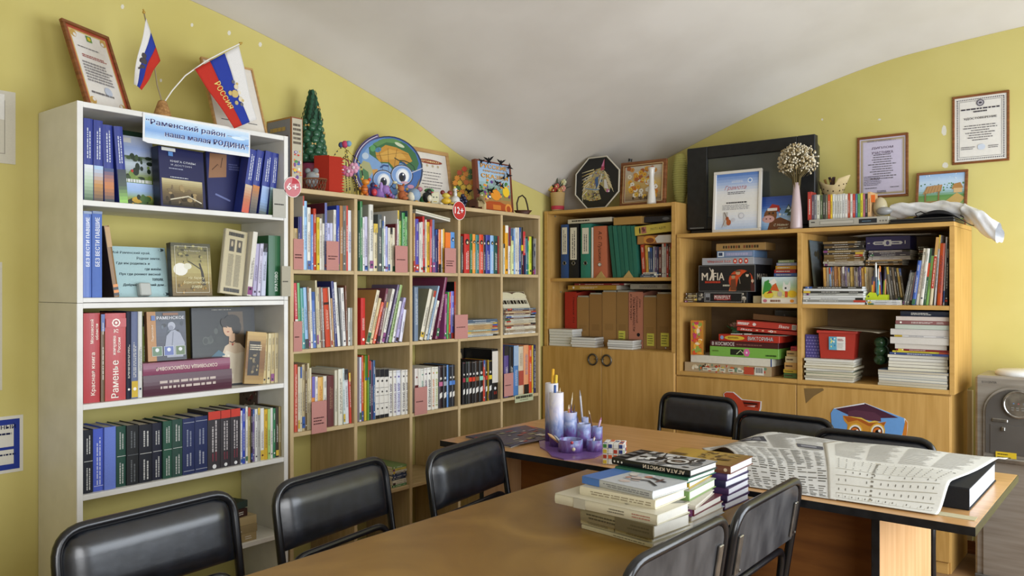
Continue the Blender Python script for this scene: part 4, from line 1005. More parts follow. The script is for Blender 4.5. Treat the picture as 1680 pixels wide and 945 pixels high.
a.frame(-.42*w, .06*h, .42*w, .94*h, .008*w, '#d8d4c0')
for i, t in enumerate(('На берегу', 'Борисоглебского', 'озера')): a.text(t, .1*w, (.335-.085*i)*h, .06*h, '#e8e0b0', w=(.42, .66, .26)[i]*w, shear=.3)
a.text('На берегу', .02*w, .85*h, .025*h, '#d8d4c0', w=.4*w); face_book(r, w, h, .03, '#5a5030', a, '#3a342c')
r, w, h = display(L, w2, 1108, 1266, 738, 262, .045, 'book', 'cream book with two portrait photos leaning on the second shelf of white bookcase', tilt=3, yaw=0, zb=W_Z[1])
r.matrix_basis = r.matrix_basis @ RY(8)
a = Art(); a.rect(-w/2, 0, w/2, h, '#b8ac88')
for sx in (-1, 1): a.rect(sx*.17*w-.12*w, .66*h, sx*.17*w+.12*w, .85*h, '#4a4030'); a.ell(sx*.17*w, .78*h, .05*w, .045*h, '#b0a080', 10); a.rect(sx*.17*w-.07*w, .67*h, sx*.17*w+.07*w, .73*h, '#20201c'); a.dashes(sx*.17*w-.13*w, .12*h, sx*.17*w+.13*w, .62*h, 26, '#6a6250', r_, .5, .1)
a.dashes(-.36*w, .9*h, .36*w, .96*h, 1, '#201c18', r_, .95, .02); a.dashes(-.36*w, .03*h, .36*w, .09*h, 1, '#201c18', r_, .95, .02)
face_book(r, w, h, .02, '#b4a884', a, '#d8d2c0')
shelf_row(L, w2, W_Z[1], [(1304,1338,262,'#dcd8cc',{'lean':66,'D':.17,'label':'white spine leaning beside cream portrait book, '+S2}), (1345,1372,350,'#b4aecb',{'lean':58,'D':.16}), (1378,1402,350,'#c4c0d6',{'lean':50,'D':.16}), (1408,1440,345,'#c6cade',{'lean':56,'D':.17,'cov':'#c6cade'}), (1462,1548,295,'#1f5a34',{'D':.19,'hard':True,'spec':[('text','КРАТОВО',.08,.40,'#e8ece4',.12,.26)],'label':'dark green upright book with white spine lettering, '+S2})], S2, inset=.025, D=.17, lim=wl[1])
r, w, h = display(L, w2, 1556, 1620, 742, 515, -.004, 'divider_card', 'pale grey card at the end of the second shelf of white bookcase', 'card', zb=W_Z[1]-.002, tilt=0)
m = MB(); m.box(-w/2, w/2, 0, .0012, 0, h, '#aca694'); m.build('leaf', 'paper', r); a = Art(); a.dashes(-w*.4, .46*h, w*.4, .52*h, 1, '#303030', r_); a.build('lettering', 'paper', r, facing(0, -.0002, 0))
# third shelf
shelf_row(L, w3, W_Z[2], [(121,241,150,'#b0242a',{'spec':[('text','Красная книга',.08,.56,'#eadfcf',.08,.32),('text','Московской',.66,.93,'#eadfcf',-.02,.2),('text','области',.7,.88,'#eadfcf',.27,.18)],'mat':'glossy_print','label':'thick dark red book with pale lettering against the side panel, '+S3}), (247,274,158,'#6a5438',{'label':'brown book between two thick red books, '+S3}),
  (277,428,150,'#b83a3c',{'spec':[('text','Раменье',.03,.46,'#efe6da',-.05,.36),('text','жемчужина',.52,.74,'#efe6da',-.05,.17),('text','России',.55,.72,'#efe6da',.14,.15),('text','75',.775,.82,'#efe6da',0,.22),('band',.84,.94,'#b83a3c'),('dot',.89,.62,'#efe6da'),('dot',.89,.42,'#a02a2c'),('dot',.89,.2,'#efe6da')],'mat':'glossy_print','label':'very thick textured red book with emblem on its spine, '+S3}),
  (432,464,140,'#1c2034',{'label':'black-blue book beside slate one, '+S3}), (466,514,140,'#6a7494',{'D':.2,'label':'slate blue book beside white one, '+S3}), (516,546,138,'#d6d6d0',{'label':'white tall book behind the two lying books, '+S3}), (548,570,170,'#8a9a4a',{'ins':.1,'label':'olive green thin book behind the lying books, '+S3})], S3, inset=.02, D=.21, lim=wl[2], hard=True)
mv = [('text', 'СОКРОВИЩА ПОДМОСКОВЬЯ', .16, .86, '#e8d8c8', 0, .36)]
flat_pile(L, w3, [(553,1196,768,622,'#4a1c2e',{'spec':[('dash',.2,.85,'#e0d0c4')],'flip':True,'yaw':0,'hard':True,'D':.074,'label':'dark maroon book lying under the mauve book, '+S3}), (551,1182,652,566,'#8a4a64',{'spec':mv,'flip':True,'yaw':0,'hard':True,'D':.074,'label':'mauve book lying on the dark maroon book, '+S3})], S3, zb=W_Z[2], kind='book', hard=True)
zt_ = W_Z[2]+.092
r, w, h = display(L, w3, 588, 868, 560, 140, .06, 'book', 'book with a statue photo standing on the two lying books, third shelf of white bookcase', tilt=4, zb=TOPZ[0])
a = Art(); a.rect(-w/2, 0, -w*.28, h, '#b07a34'); a.grad(-w*.28, 0, w/2, h, ['#2c2c36', '#3a3c48', '#4a5060', '#3a4048']); a.blobs(-.28*w, .5*h, .5*w, h, ['#20242c', '#2c3440', '#5a6470'], 14, r_, (.06, .12)); a.poly([(-.02*w, .06*h), (-.06*w, .3*h), (-.02*w, .5*h), (.1*w, .6*h), (.2*w, .62*h), (.34*w, .55*h), (.46*w, .34*h), (.4*w, .06*h)], '#9a9eae'); a.ell(.12*w, .7*h, .1*w, .085*h, '#a8acba', 14); a.ell(.1*w, .66*h, .07*w, .05*h, '#888c9c', 10); a.line([(.16*w, .58*h), (.12*w, .3*h)], .02*w, '#6a6e7e'); a.text('РАМЕНСКОЕ', .1*w, .87*h, .062*h, '#e8e8ec', w=.72*w, bold=.01); a.rect(-.1*w, .92*h, .3*w, .97*h, '#8a5a34')
for i, cc in enumerate(('#5a7a58', '#5a6aa8', '#5a7048')): a.rect((-.4+.3*i)*w, .1*h, (-.14+.3*i)*w, .29*h, '#d8dcd8'); a.rect((-.39+.3*i)*w, .105*h, (-.15+.3*i)*w, .285*h, cc); a.ell((-.27+.3*i)*w, .22*h, .05*w, .04*h, '#d8dce0', 10)
a.rect(-.4*w, .82*h, -.3*w, .92*h, '#4a6aa8'); a.text('Подмосковье', -.38*w, .57*h, .07*w, '#e8dcc4', w=.32*h, rot=90); face_book(r, w, h, .02, '#8a5a28', a, '#6a4420')
r, w, h = display(L, w3, 916, 1372, 648, 108, .10, 'book', 'large dark art book with a painted lady in pale dress, third shelf of white bookcase', tilt=3, zb=W_Z[2])
a = Art(); a.grad(-w/2, 0, w/2, h, ['#26282a', '#3a3c3a', '#2c302e', '#222426', '#1c1d20']); a.poly([(.16*w, .4*h), (.32*w, .5*h), (.3*w, .94*h), (.06*w, .94*h)], '#5a4a38'); a.blobs(-.48*w, .5*h, .0, .85*h, ['#3a403c', '#484e48', '#2c302e'], 8, r_, (.1, .2))
a.poly([(-.16*w, .02*h), (-.1*w, .3*h), (.0, .5*h), (.1*w, .55*h), (.24*w, .53*h), (.36*w, .42*h), (.4*w, .02*h)], '#cdb89c'); a.poly([(-.14*w, .02*h), (-.08*w, .3*h), (.02*w, .45*h), (.16*w, .4*h), (.34*w, .42*h), (.4*w, .02*h)], '#d8ccb4'); a.poly([(-.3*w, .05*h), (-.36*w, .28*h), (-.1*w, .46*h), (.0, .4*h), (-.14*w, .24*h), (-.06*w, .02*h)], '#3c6478'); a.poly([(-.48*w, .1*h), (-.46*w, .22*h), (-.3*w, .34*h), (-.26*w, .3*h), (-.36*w, .12*h)], '#c49a78'); a.blobs(-.06*w, .08*h, .14*w, .4*h, ['#e2d8c4', '#c8bca4', '#eee4d0'], 12, r_, (.1, .2))
a.poly([(.06*w, .52*h), (.07*w, .66*h), (.16*w, .66*h), (.16*w, .52*h)], '#c8a484'); a.ell(.06*w, .73*h, .085*w, .105*h, '#cfa886', 16); a.ell(.12*w, .82*h, .13*w, .085*h, '#1c1614', 16); a.ell(.19*w, .74*h, .08*w, .09*h, '#1c1614', 14); a.ell(-.01*w, .8*h, .05*w, .06*h, '#241a16', 12, 20); a.ell(.03*w, .745*h, .014*w, .008*h, '#2c1c18', 8); a.ell(.085*w, .748*h, .014*w, .008*h, '#2c1c18', 8); a.ell(.052*w, .685*h, .022*w, .008*h, '#a04838', 8); a.line([(.07*w, .56*h), (.12*w, .545*h), (.17*w, .57*h)], .012*h, '#1c1614'); a.ell(.12*w, .52*h, .012*w, .016*h, '#a03028', 8); a.dashes(-.2*w, .96*h, .2*w, .975*h, 1, '#a8a498', r_); a.text('РАМЕ', -.06*w, .2*h, .03*h, '#e0d8c8', w=.2*w)
face_book(r, w, h, .014, '#22242a', a)
r, w, h = display(L, w3, 1282, 1420, 668, 295, .035, 'book', 'brown-gold book with dark picture cover at front of leaning set, third shelf of white bookcase', tilt=2, zb=W_Z[2])
r.matrix_basis = r.matrix_basis @ RY(6)
a = Art(); a.grad(-w/2, 0, w/2, h, ['#a88848', '#7a5020', '#8a6028', '#c0a060']); a.rect(-.38*w, .16*h, .22*w, .82*h, '#241c14'); a.blobs(-.36*w, .18*h, .2*w, .6*h, ['#8a7a58', '#5a4a34', '#a89468'], 12, r_, (.08, .2)); a.dashes(-.34*w, .64*h, .3*w, .76*h, 3, '#d8ccb0', r_); face_book(r, w, h, .012, '#8a6a34', a)
shelf_row(L, w3, W_Z[2], [(1388+i*29, 1412+i*29, 292-i*2, ('#d6cfba','#c4b07c','#d2c498','#c0ac78','#cdbf98')[i], {'lean': 62-i*2, 'D': .055, 'hard': False, 'label': '%s leaning pale paperback of the set beside the brown-gold book, %s' % (ORD[i], S3)}) for i in range(5)], S3, inset=.04, D=.15, lim=wl[2])
# fourth shelf: collected works
wk = lambda ink='#d8d8d4': [('dash', .05, .42, ink), ('line', .5, ink), ('dash', .62, .92, ink)]
bk = lambda: {'hard': True, 'spec': wk(), 'D': .15, 'mat': 'matte_print'}
rd = lambda: {'hard': True, 'spec': [('band', .86, 1, '#c03a2c'), ('dash', .3, .84, '#d0c8c8'), ('dash', .14, .3, '#8a3a48'), ('dot', .05, .5, '#e0e0e0')], 'D': .16, 'mat': 'matte_print'}
bu = lambda: {'hard': True, 'spec': [('line', .06, '#b8bcc8'), ('line', .92, '#b8bcc8'), ('dash', .15, .4, '#b8bcc8'), ('dash', .5, .8, '#9aa0b4')], 'D': .15, 'mat': 'matte_print'}
shelf_row(L, w4, W_Z[3], [(119,189,290,'#181a24',bk()), (191,265,280,'#4e60bc',{'hard':True,'spec':[('line',.08,'#d0d4e8'),('dash',.1,.9,'#d0d4e8')],'D':.16,'mat':'cloth'}), (267,356,268,'#6a7ecb',{'hard':True,'spec':'none','D':.16,'mat':'cloth'}), (358,429,262,'#23493c',bk()), (431,520,255,'#202224',{**bk(),'spec':wk('#707478')}), (524,618,250,'#191b24',bk()), (620,690,238,'#1a1c2e',bk()), (692,762,225,'#27503f',bk()), (764,838,212,'#28463c',bk()), (840,926,205,'#242e58',bu()), (928,1020,190,'#222c56',bu()), (1022,1112,155,'#363236',rd()), (1114,1185,145,'#343034',rd()), (1187,1256,135,'#343034',rd()),
  (1258,1270,150,'#cfd2da'), (1271,1291,135,'#2f46b0'), (1292,1310,120,'#dcdad4'), (1311,1330,128,'#b8a874'), (1331,1344,150,'#2c2430'), (1345,1358,140,'#6a5a8a'), (1359,1382,138,'#d2d2ce'), (1383,1398,130,'#a8a8a0'), (1399,1429,132,'#dcdcd8'), (1430,1455,140,'#d0a830'), (1456,1474,138,'#a8c878'), (1475,1492,130,'#d8d6d0'), (1493,1512,132,'#3a7a54'), (1513,1534,125,'#3a3028'), (1535,1550,120,'#9a8a58'), (1551,1564,118,'#b4a888')], S4, inset=.018, D=.16, lim=wl[3])
# a patterned folder leans against the back at the end of that shelf
w, h = .14, .285
r = thing('picture_folder', uniq('dark patterned folder behind the thin books, fourth shelf of white bookcase'), 'folder', T3(XF-.19-w/2, WY1-WT-.012, W_Z[3]+.001) @ RX(-1))
m = MB(); m.box(-w/2, w/2, 0, .004, 0, h, '#5a4a48', .001); m.build('cover', 'matte_print', r); a = Art(); a.rect(-w/2, 0, w/2, h, '#5a4a48'); a.blobs(-w/2, h*.4, w/2, h, ['#2c2428', '#9a8a80', '#6a3038', '#b8a898'], 30, r_, (.04, .1)); a.build('cover_print', 'matte_print', r, facing(0, -.0003, 0))
# fifth shelf: books and spiral notebooks lying at its end
CW = (0, 740, 3.5)
S5 = 'lowest shelf of white bookcase'
flat_pile(L, CW, [(1180,1470,525,478,'#a8946a',{'label':'spiral notebook at the bottom of pile on '+S5,'name':'notebook'}), (1190,1476,478,432,'#9a8862',{'label':'spiral notebook in the middle of pile on '+S5,'name':'notebook'}), (1184,1474,432,385,'#b09c72',{'label':'spiral notebook under the dark books on '+S5,'name':'notebook'}), (1120,1440,385,340,'#3a2420',{'label':'dark brown book lying on the spiral notebooks, '+S5,'D':.2,'yaw':10}), (1130,1450,340,300,'#2a3a34',{'label':'dark green book on top of pile, '+S5,'D':.2,'yaw':14})], S5, zb=W_Z[4], D=.2, kind='book')

# ---- on top of the white bookcase
r, w, h = quad_thing('framed_certificate', 'framed certificate with red-gold border leaning on the white bookcase beside the flags', 'certificate', (-3.093, 1.35, W_TOP+.001), (-3.193, 1.57, W_TOP+.001), (-3.2, 1.289, 2.417))
fw = .014; a = Art(); a.rect(-w/2+fw, fw, w/2-fw, h-fw, '#a84a34'); a.rect(-w/2+.026, .026, w/2-.026, h-.026, '#c8a860'); a.rect(-w/2+.032, .032, w/2-.032, h-.032, '#dedad4')
for sx in (-1, 1):
 for sy in (0, 1): a.ell(sx*(w/2-.045), (.045 if sy == 0 else h-.045), .016, .016, '#c09a50', 10); a.ell(sx*(w/2-.05), (.05 if sy == 0 else h-.05), .008, .008, '#dedad4', 8)
a.rect(-.014, h*.83, .014, h*.9, '#5a8a30'); a.ell(0, h*.865, .009, .009, '#d8b830', 8); a.dashes(-w*.3, h*.73, w*.3, h*.75, 1, '#6a6668', r_); a.dashes(-w*.26, h*.62, w*.26, h*.66, 2, '#9a3a30', r_); a.dashes(-w*.3, h*.34, w*.3, h*.58, 7, '#8a8688', r_); a.ell(.02, h*.27, .02, .02, '#b8c0d0', 12); a.dashes(-w*.3, h*.2, w*.3, h*.24, 1, '#6a6668', r_)
picture_frame(r, w, h, fw, 'frame_wood', a)
r, w, h = quad_thing('framed_certificate', 'pale certificate in a thin gold frame behind the white-blue-red flag', 'certificate', (-3.08, 1.855, W_TOP+.001), (-3.08, 2.108, W_TOP+.001), (-3.2, 1.89, 2.395))
picture_frame(r, w, h, .009, 'gold_wood', certificate(w, h, .009, None, '#dcd6cc', rows=6, ty=.9))
# flags in a cork holder
HP = Vector((-3.06, 1.612, W_TOP))
r = thing('flag_holder', uniq('brown cork cone holding two little flags on the white bookcase'), 'flag holder', HP)
m = MB(); m.lathe([(.034, 0), (.035, .006), (.026, .035), (.017, .062), (.013, .068), (.0, .069)], 20, col='#a07a48'); m.build('cork_cone', 'cork', r)
def flag(label, pole, corners, bulge, ncol, words):
 r = thing('desk_flag', uniq(label), 'flag', HP)
 m = MB(); m.m = T3(*HP).inverted(); m.tube(pole, .0026, 8, '#e8e6e0' if words else '#8a7a5a'); m.build('flag_pole', 'plastic', r)
 m = MB(); m.m = T3(*HP).inverted(); e = Vector(pole[-1]); d = (Vector(pole[-1])-Vector(pole[-2])).normalized()
 m.ball(e+d*.004, .006, '#b8943a', 10, 8); m.ball(e+d*.013, .0035, '#b8943a', 8, 6); m.build('finial', 'plastic', r)
 A, B, C, D = [Vector(c) for c in corners]      # hoist white end, hoist red end, fly red end, fly white end
 nrm = (B-A).cross(D-A).normalized()
 if nrm.x < 0: nrm = -nrm
 def P(u, v):       # u 0..1 white to red, v 0..1 hoist to fly
  return (A*(1-u)+B*u)*(1-v)+(D*(1-u)+C*u)*v + nrm*(.004+bulge*math.sin(v*7+u*3)*min(1, v*3)-.01*v*(1-v))
 cols = ('#dcdad8', '#2a3c98', '#b83024')
 for i, nm in enumerate(('white_stripe', 'blue_stripe', 'red_stripe')):
  m = MB(); m.m = T3(*HP).inverted(); m.grid(lambda u, v, i=i: P((i+u)/3, v), 6, 16, cols[i]); st = m.build(nm, 'cloth', r)
  sd = st.modifiers.new('thick', 'SOLIDIFY'); sd.thickness = .0006
 return r, P, nrm
top1 = onX(236.5, 22, -3.05)
pl1 = [HP+Vector((0, 0, .06)), onX(258, 140, -3.05), onX(250, 85, -3.05), top1]
r, P, nr = flag('small white-blue-red flag drooping on the straight pole', pl1, [onX(238.5, 30, -3.05), onX(262, 100, -3.05), onX(232, 148, -3.0), onX(217, 139, -3.02)], .006, 3, None)
m = MB(); m.m = T3(*HP).inverted()
for u0, v0, s_ in ((.42, .5, .016), (.36, .42, .011), (.46, .6, .011), (.30, .55, .006), (.3, .42, .006), (.3, .68, .006)): m.ball(P(u0, v0)+Vector((.001, 0, 0)), s_, '#4a4448', 10, 6, sx=.12)
m.build('emblem', 'cloth', r)
pl2 = [HP+Vector((.002, .004, .06)), onX(283, 148, -3.03), onX(304, 124, -3.02), onX(338, 100, -3.01), onX(370, 83, -3.01), onX(393, 72, -3.01)]
r, P, nr = flag('white-blue-red flag with gold eagle on the curved white pole', pl2, [onX(391, 75, -3.008), onX(319, 114, -3.012), onX(384, 211, -2.985), onX(420, 196, -2.985)], .004, 3, True)
def on_cloth(P, pts_uv, off): return [P(u, v)+nr*off for u, v in pts_uv]
m = MB(); m.m = T3(*HP).inverted()
vs, fs, gw, gh = glyphs('РОССИЯ', .012)
hh = .15; ww = .42
m.add([P(.80-(y_/gh)*hh, .30+x_/gw*ww)+nr*(.0012+.00003*l_) for x_, y_, l_ in vs], fs, '#d8c070'); m.build('lettering', 'cloth', r)['kind'] = 'stuff'
m = MB(); m.m = T3(*HP).inverted()
for u0, v0, rr_, cc in ((.43, .56, .017, '#c8b070'), (.33, .48, .011, '#d8ccb0'), (.33, .66, .011, '#d8ccb0'), (.54, .52, .010, '#c8b070'), (.30, .57, .008, '#e0d8c0'), (.43, .56, .008, '#b83024'), (.36, .40, .008, '#6a6a70'), (.36, .73, .008, '#6a6a70'), (.50, .68, .009, '#b8a878'), (.28, .45, .006, '#c8b070'), (.28, .69, .006, '#c8b070')):
 m.ball(P(u0, v0)+nr*.0014, rr_, cc, 10, 6, sx=.14)
m.build('eagle_emblem', 'cloth', r)
# banner across the top edge
BLp, BRp, TLp = onX(238, 231, XF+.003), onX(410, 258, XF+.003), onX(234, 184, XF+.003)
BLp.y = TLp.y
r, w, h = quad_thing('banner', 'white and blue printed banner hung across the top edge of the white bookcase', 'sign', BLp, BRp, TLp)
m = MB(); m.prism([(-w/2, .0), (-w/2+.02, -.006), (w/2, 0), (w/2, h), (-w/2, h)], 0, .0012, '#e4e6e8', axis='y'); m.build('board', 'glossy_print', r)
a = Art(); a.grad(-w/2+.008, .014, w/2-.006, h-.006, ['#b8d4ee', '#7aa4dc', '#9cc4ec', '#cfe2f2']); a.ell(.38*w, .66*h, .07*w, .06*h, '#d8e8f4', 12); a.ell(.44*w, .72*h, .05*w, .06*h, '#c8dcf0', 12)
a.text('“Раменский район –', -.08*w, .685*h, .25*h, '#e8f0f8', w=.80*w, bold=.01); a.text('“Раменский район –', -.082*w, .70*h, .25*h, '#2a2a66', w=.79*w, bold=.01)
a.text('наша малая РОДИНА”', .085*w, .335*h, .235*h, '#e8f0f8', w=.80*w, bold=.01); a.text('наша малая РОДИНА”', .083*w, .35*h, .235*h, '#2a2a66', w=.79*w, bold=.01)
a.build('banner_print', 'glossy_print', r, facing(0, -.0003, 0))
# posters at the left edge of the picture, on the wall
def wall_sheet(name, label, x0, x1, y0, y1, draw, X=XL+.0035, extra=.25, col='#c9c4b4'):
 p0 = onX(x1, y1, X); p1 = onX(x1, y0, X)
 BR = Vector((X, p0.y, p0.z)); TR = Vector((X, p1.y, p1.z)); BL = Vector((X, p0.y-extra, p0.z)); TL = Vector((X, p1.y-extra, p1.z))
 r, w, h = quad_thing(name, label, 'poster', BL, BR, TL)
 m = MB(); m.box(-w/2, w/2, 0, .003, 0, h, col); m.build('sheet', 'paper', r)
 a = Art(); draw(a, w, h); a.build('print', 'paper', r, facing(0, -.0003, 0)); return r
def d1(a, w, h): a.frame(-w/2+.035, .035, w/2-.035, h-.035, .002, '#8a8478'); a.rect(-w/2+.05, h*.6, w/2-.037, h*.95, '#dcdad4'); a.dashes(-w*.3, h*.7, w*.3, h*.9, 5, '#9a968c', r_)
wall_sheet('wall_sheet', 'pale framed sheet on the wall level with the certificate', 0, 25.5, 152, 270, d1)
def d2(a, w, h): a.frame(-w/2+.012, .012, w/2-.012, h-.012, .02, '#2a3c90'); a.rect(-w/2+.02, h*.41, w/2-.02, h*.46, '#2a3c90'); a.text('НЫЙ', w*.3, h*.82, h*.09, '#1c2448', w=w*.2, bold=.01); a.dashes(-w*.1, h*.66, w*.4, h*.72, 1, '#1c2448', r_); a.dashes(-w*.1, h*.3, w*.4, h*.35, 1, '#1c2448', r_)
wall_sheet('wall_sheet', 'white sheet with a blue border low on the wall beside the white bookcase', 0, 38, 680, 772, d2, col='#d8d6cc')
wall_sheet('wall_sheet', 'narrow pale paper sheet on the wall above the blue-bordered sheet', 0, 3.5, 430, 640, lambda a, w, h: a.frame(-w/2+.02, .02, w/2-.02, h-.02, .003, '#a09a8c'))
# ------------------------------------------------------------------ on top of the wooden bookcase
FWD = Vector((-SN, CS, 0))
def PT(pl, px, py, inset): return onX(px, py, XF-inset) if pl == 'L' else onY(px, py, YC+inset)
def SC(p): return (p-Vector((0, 0, CAMZ))).dot(FWD)/FPX
def stand(pl, px, inset, z):
 p = PT(pl, px, 472, inset); p.z = z
 return p
def baseM(pl, p): return T3(*p) @ RZ(90) if pl == 'L' else T3(*p)
def viewM(p): return T3(*p) @ RZ(math.degrees(TH))         # turned to look down the room
def blob_toy(name, label, cat, pl, px, inset, z, parts, mat='plastic', yaw=None, group=None):
 p = stand(pl, px, inset, z+.0005); k = SC(p)
 M = viewM(p) if yaw is None else baseM(pl, p) @ RZ(yaw)
 r = thing(name, uniq(label), cat, M, group)
 for nm, bl in parts:
  m = MB()
  for it in bl:
   dx, dz, rr, col = it[:4]; sx, sz, dy = (it[4:] + (1, 1, 0)[len(it)-4:])
   m.ball((dx*k, dy*k, dz*k), rr*k, col, 12, 8, sx, 1 if abs(sx-1) < .5 else sx, sz)
  m.build(nm, mat, r)
 return r
BTZ = B_TOP
# tall illustrated game box
p = stand('L', 478, .06, BTZ+.0005)
r = thing('game_box', uniq('tall narrow illustrated box with ornamental border between white bookcase and green cone tree'), 'box', T3(*p))
bw, bd, bh = .062, .19, .325
m = MB(); m.box(-bd, 0, 0, bw, 0, bh, '#8a5230', .001); m.build('carton', 'glossy_print', r)
rr_ = random.Random(21)
a = Art(); a.rect(-bd/2+.008, .008, bd/2-.008, bh-.008, '#8a8c98'); a.frame(-bd/2+.003, .003, bd/2-.003, bh-.003, .004, '#c89a50')
for i in range(4):
 for j in range(2): a.rect(-bd/2+.02+.08*j, .03+.055*i, -bd/2+.09+.08*j, .078+.055*i, '#5a4030'); a.ell(-bd/2+.055+.08*j, .054+.055*i, .02, .016, rr_.choice(['#c8a050', '#b05030', '#d0c0a0']), 10)
a.dashes(-.06, bh-.06, .06, bh-.04, 1, '#c8a860', rr_, .9, .05); a.build('side_print', 'glossy_print', r, facing(-bd/2, -.0003, 0))
a = Art(); a.rect(-bw/2+.004, .006, bw/2-.004, bh-.006, '#b8b09a'); a.dashes(-bw*.36, .2, bw*.36, .3, 5, '#3a2c20', rr_); a.blobs(-bw*.42, .01, bw*.42, .18, ['#c83a28', '#3a6ab0', '#e0b838', '#e8e4d8', '#4a8a4a', '#6a4a8a', '#e07a30'], 30, rr_, (.08, .2))
a.build('front_print', 'glossy_print', r, Matrix(((0, 0, 1, .0003), (1, 0, 0, bw/2), (0, 1, 0, 0), (0, 0, 0, 1))))
# green cone tree made of shells and leaves, in a pink pot
p = stand('L', 512, .215, BTZ+.0005); k = SC(p)
r = thing('cone_tree', uniq('dark green cone tree of shells and leaves with gold bows in a pink pot'), 'decoration', baseM('L', p))
zb_ = .155; zt_ = .51
m = MB(); m.lathe([(.05, 0), (.062, .02), (.066, .08), (.05, .12), (.06, .15), (.0, .155)], 20, col='#a04a6a'); m.build('pot', 'ceramic', r)
m = MB(); m.lathe([(.066, zb_), (.05, .3), (.026, .46), (.008, zt_)], 16, col='#1c3a28'); m.build('core', 'matte_print', r)
sh = MB(); sh.ball((0, 0, 0), .0235, '#2c5a40', 10, 8, 1, .7, .95); shm = sh.mesh('shell')
lf = MB(); lf.add([(0, .004, .012), (-.010, -.002, 0), (0, -.009, -.003), (.010, -.002, 0), (0, -.010, -.022)], [(0, 1, 2), (0, 2, 3), (1, 4, 2), (2, 4, 3)], '#24503a', True); lfm = lf.mesh('leaf')
for j in range(7):
 z = .175+.029*j; R_ = .066-(z-zb_)*.125; n = 9-j//2
 for i in range(n):
  an = 2*math.pi*(i+.5*(j % 2))/n
  o = link('shell', shm, 'ceramic', r); o.matrix_basis = T3(R_*math.cos(an), R_*math.sin(an), z) @ RZ(math.degrees(an)+90) @ Matrix.Scale(.94-.03*j, 4)
for j in range(6):
 z = .375+.025*j; R_ = .048-(z-.36)*.24; n = 10-j
 for i in range(n):
  an = 2*math.pi*(i+.5*(j % 2))/n
  o = link('leaf', lfm, 'matte_print', r); o.matrix_basis = T3(R_*math.cos(an), R_*math.sin(an), z) @ RZ(math.degrees(an)+90) @ RX(14)
bw_ = MB(); bw_.prism([(-.010, -.006), (0, 0), (-.010, .006)], -.002, .002, '#c8a860', axis='y'); bw_.prism([(.010, -.006), (.010, .006), (0, 0)], -.002, .002, '#c8a860', axis='y'); bwm = bw_.mesh('bow')
for an, z in ((-60, .30), (-120, .24), (-40, .22), (-85, .42), (-20, .37), (-150, .33)):
 R_ = .080-(z-zb_)*.125; o = link('bow', bwm, 'plastic', r); o.matrix_basis = T3(R_*math.cos(math.radians(an)), R_*math.sin(math.radians(an)), z) @ RZ(an+90)
# red folded card with a zigzag fringe
p = stand('L', 540, .05, BTZ+.0005); r = thing('folded_card', uniq('red folded card with fringed edge standing between basket and wire basket'), 'card', viewM(p))
k = SC(p); H_ = 62*k
m = MB(); m.m = RZ(-14); m.box(-27*k, 0, 0, .002, 0, H_, '#a83020'); m.build('left_leaf', 'paper', r)
m = MB(); m.m = RZ(38); m.box(0, 22*k, 0, .002, 0, H_*.98, '#a83020'); m.build('right_leaf', 'paper', r)
fr = MB(); fr.prism([(0, 0), (6*k, 2.2*k), (0, 4.6*k)], 0, .0015, '#a83020', axis='y'); frm = fr.mesh('fringe_tooth')
for i in range(12): o = link('fringe_tooth', frm, 'paper', r); o.matrix_basis = RZ(38) @ T3(22*k, 0, (2+4.8*i)*k)
# wicker basket with grey toy
p = stand('L', 515, .045, BTZ+.0005); k = SC(p)
r = thing('wicker_basket', uniq('small brown wicker basket holding a grey toy'), 'basket', viewM(p))
rx, ry, hb_ = 21*k, 14*k, 19*k
for i in range(20):
 a0 = 2*math.pi*i/20; m = MB()
 for sgn in (1, -1):
  m.tube([((.82+.18*t)*rx*math.cos(a0+sgn*.45*t), (.82+.18*t)*ry*math.sin(a0+sgn*.45*t), hb_*t) for t in (0, .25, .5, .75, 1)], .0016, 5, '#6a3c20')
 m.build('weave_strand', 'wicker', r)
m = MB(); m.lathe([(0, 0), (.82*rx, 0), (.82*rx, .004), (0, .004)], 20, col='#5a3018', sy=ry/rx, cap=False); m.build('bottom', 'wicker', r)
m = MB(); m.tube([(rx*math.cos(2*math.pi*i/24), ry*math.sin(2*math.pi*i/24), hb_) for i in range(24)], .003, 6, '#7a4826', closed=True); m.build('rim', 'wicker', r)
blob_toy('toy_mouse', 'grey toy animal sitting in the wicker basket', 'toy', 'L', 511, .047, BTZ+.006, [('body', [(0, 14, 11, '#8a8e90'), (2, 22, 9, '#9a9ea0', 1.2, .8)]), ('ear', [(-6, 30, 5, '#84888a')]), ('ear', [(7, 30, 5, '#84888a')]), ('snout', [(9, 24, 3.5, '#b8b0a4', 1.3, .8, -4)])], 'fuzzy')
# striped wire basket with pink flowers
p = stand('L', 566, .12, BTZ+.0005); k = SC(p)
r = thing('wire_basket', uniq('black and yellow striped wire basket with arched handles and pink flowers'), 'basket', viewM(p))
def striped(pts, rad, n, c1='#1c1a18', c2='#d8c458'):
 m = MB(); P = fillet(pts, .04, 5) if len(pts) > 2 else [Vector(q) for q in pts]
 Q = []
 for i in range(len(P)-1):
  for t in range(3): Q.append(P[i]*(1-t/3)+P[i+1]*(t/3))
 Q.append(P[-1])
 for i in range(len(Q)-1): m.tube([Q[i], Q[i+1]], rad, 6, c1 if (i//2) % 2 else c2)
 return m
for j, (xa, xb, top_) in enumerate(((-22, 6, 86), (2, 30, 80), (-10, 20, 70))):
 striped([(xa*k, (j-1)*6*k, 36*k), (xa*.8*k, (j-1)*5*k, top_*.8*k), (0, 0, top_*k), (xb*.85*k, (j-1)*-5*k, top_*.7*k), (xb*k, (j-1)*-6*k, 30*k)], .0026, 8).build('handle', 'plastic', r)
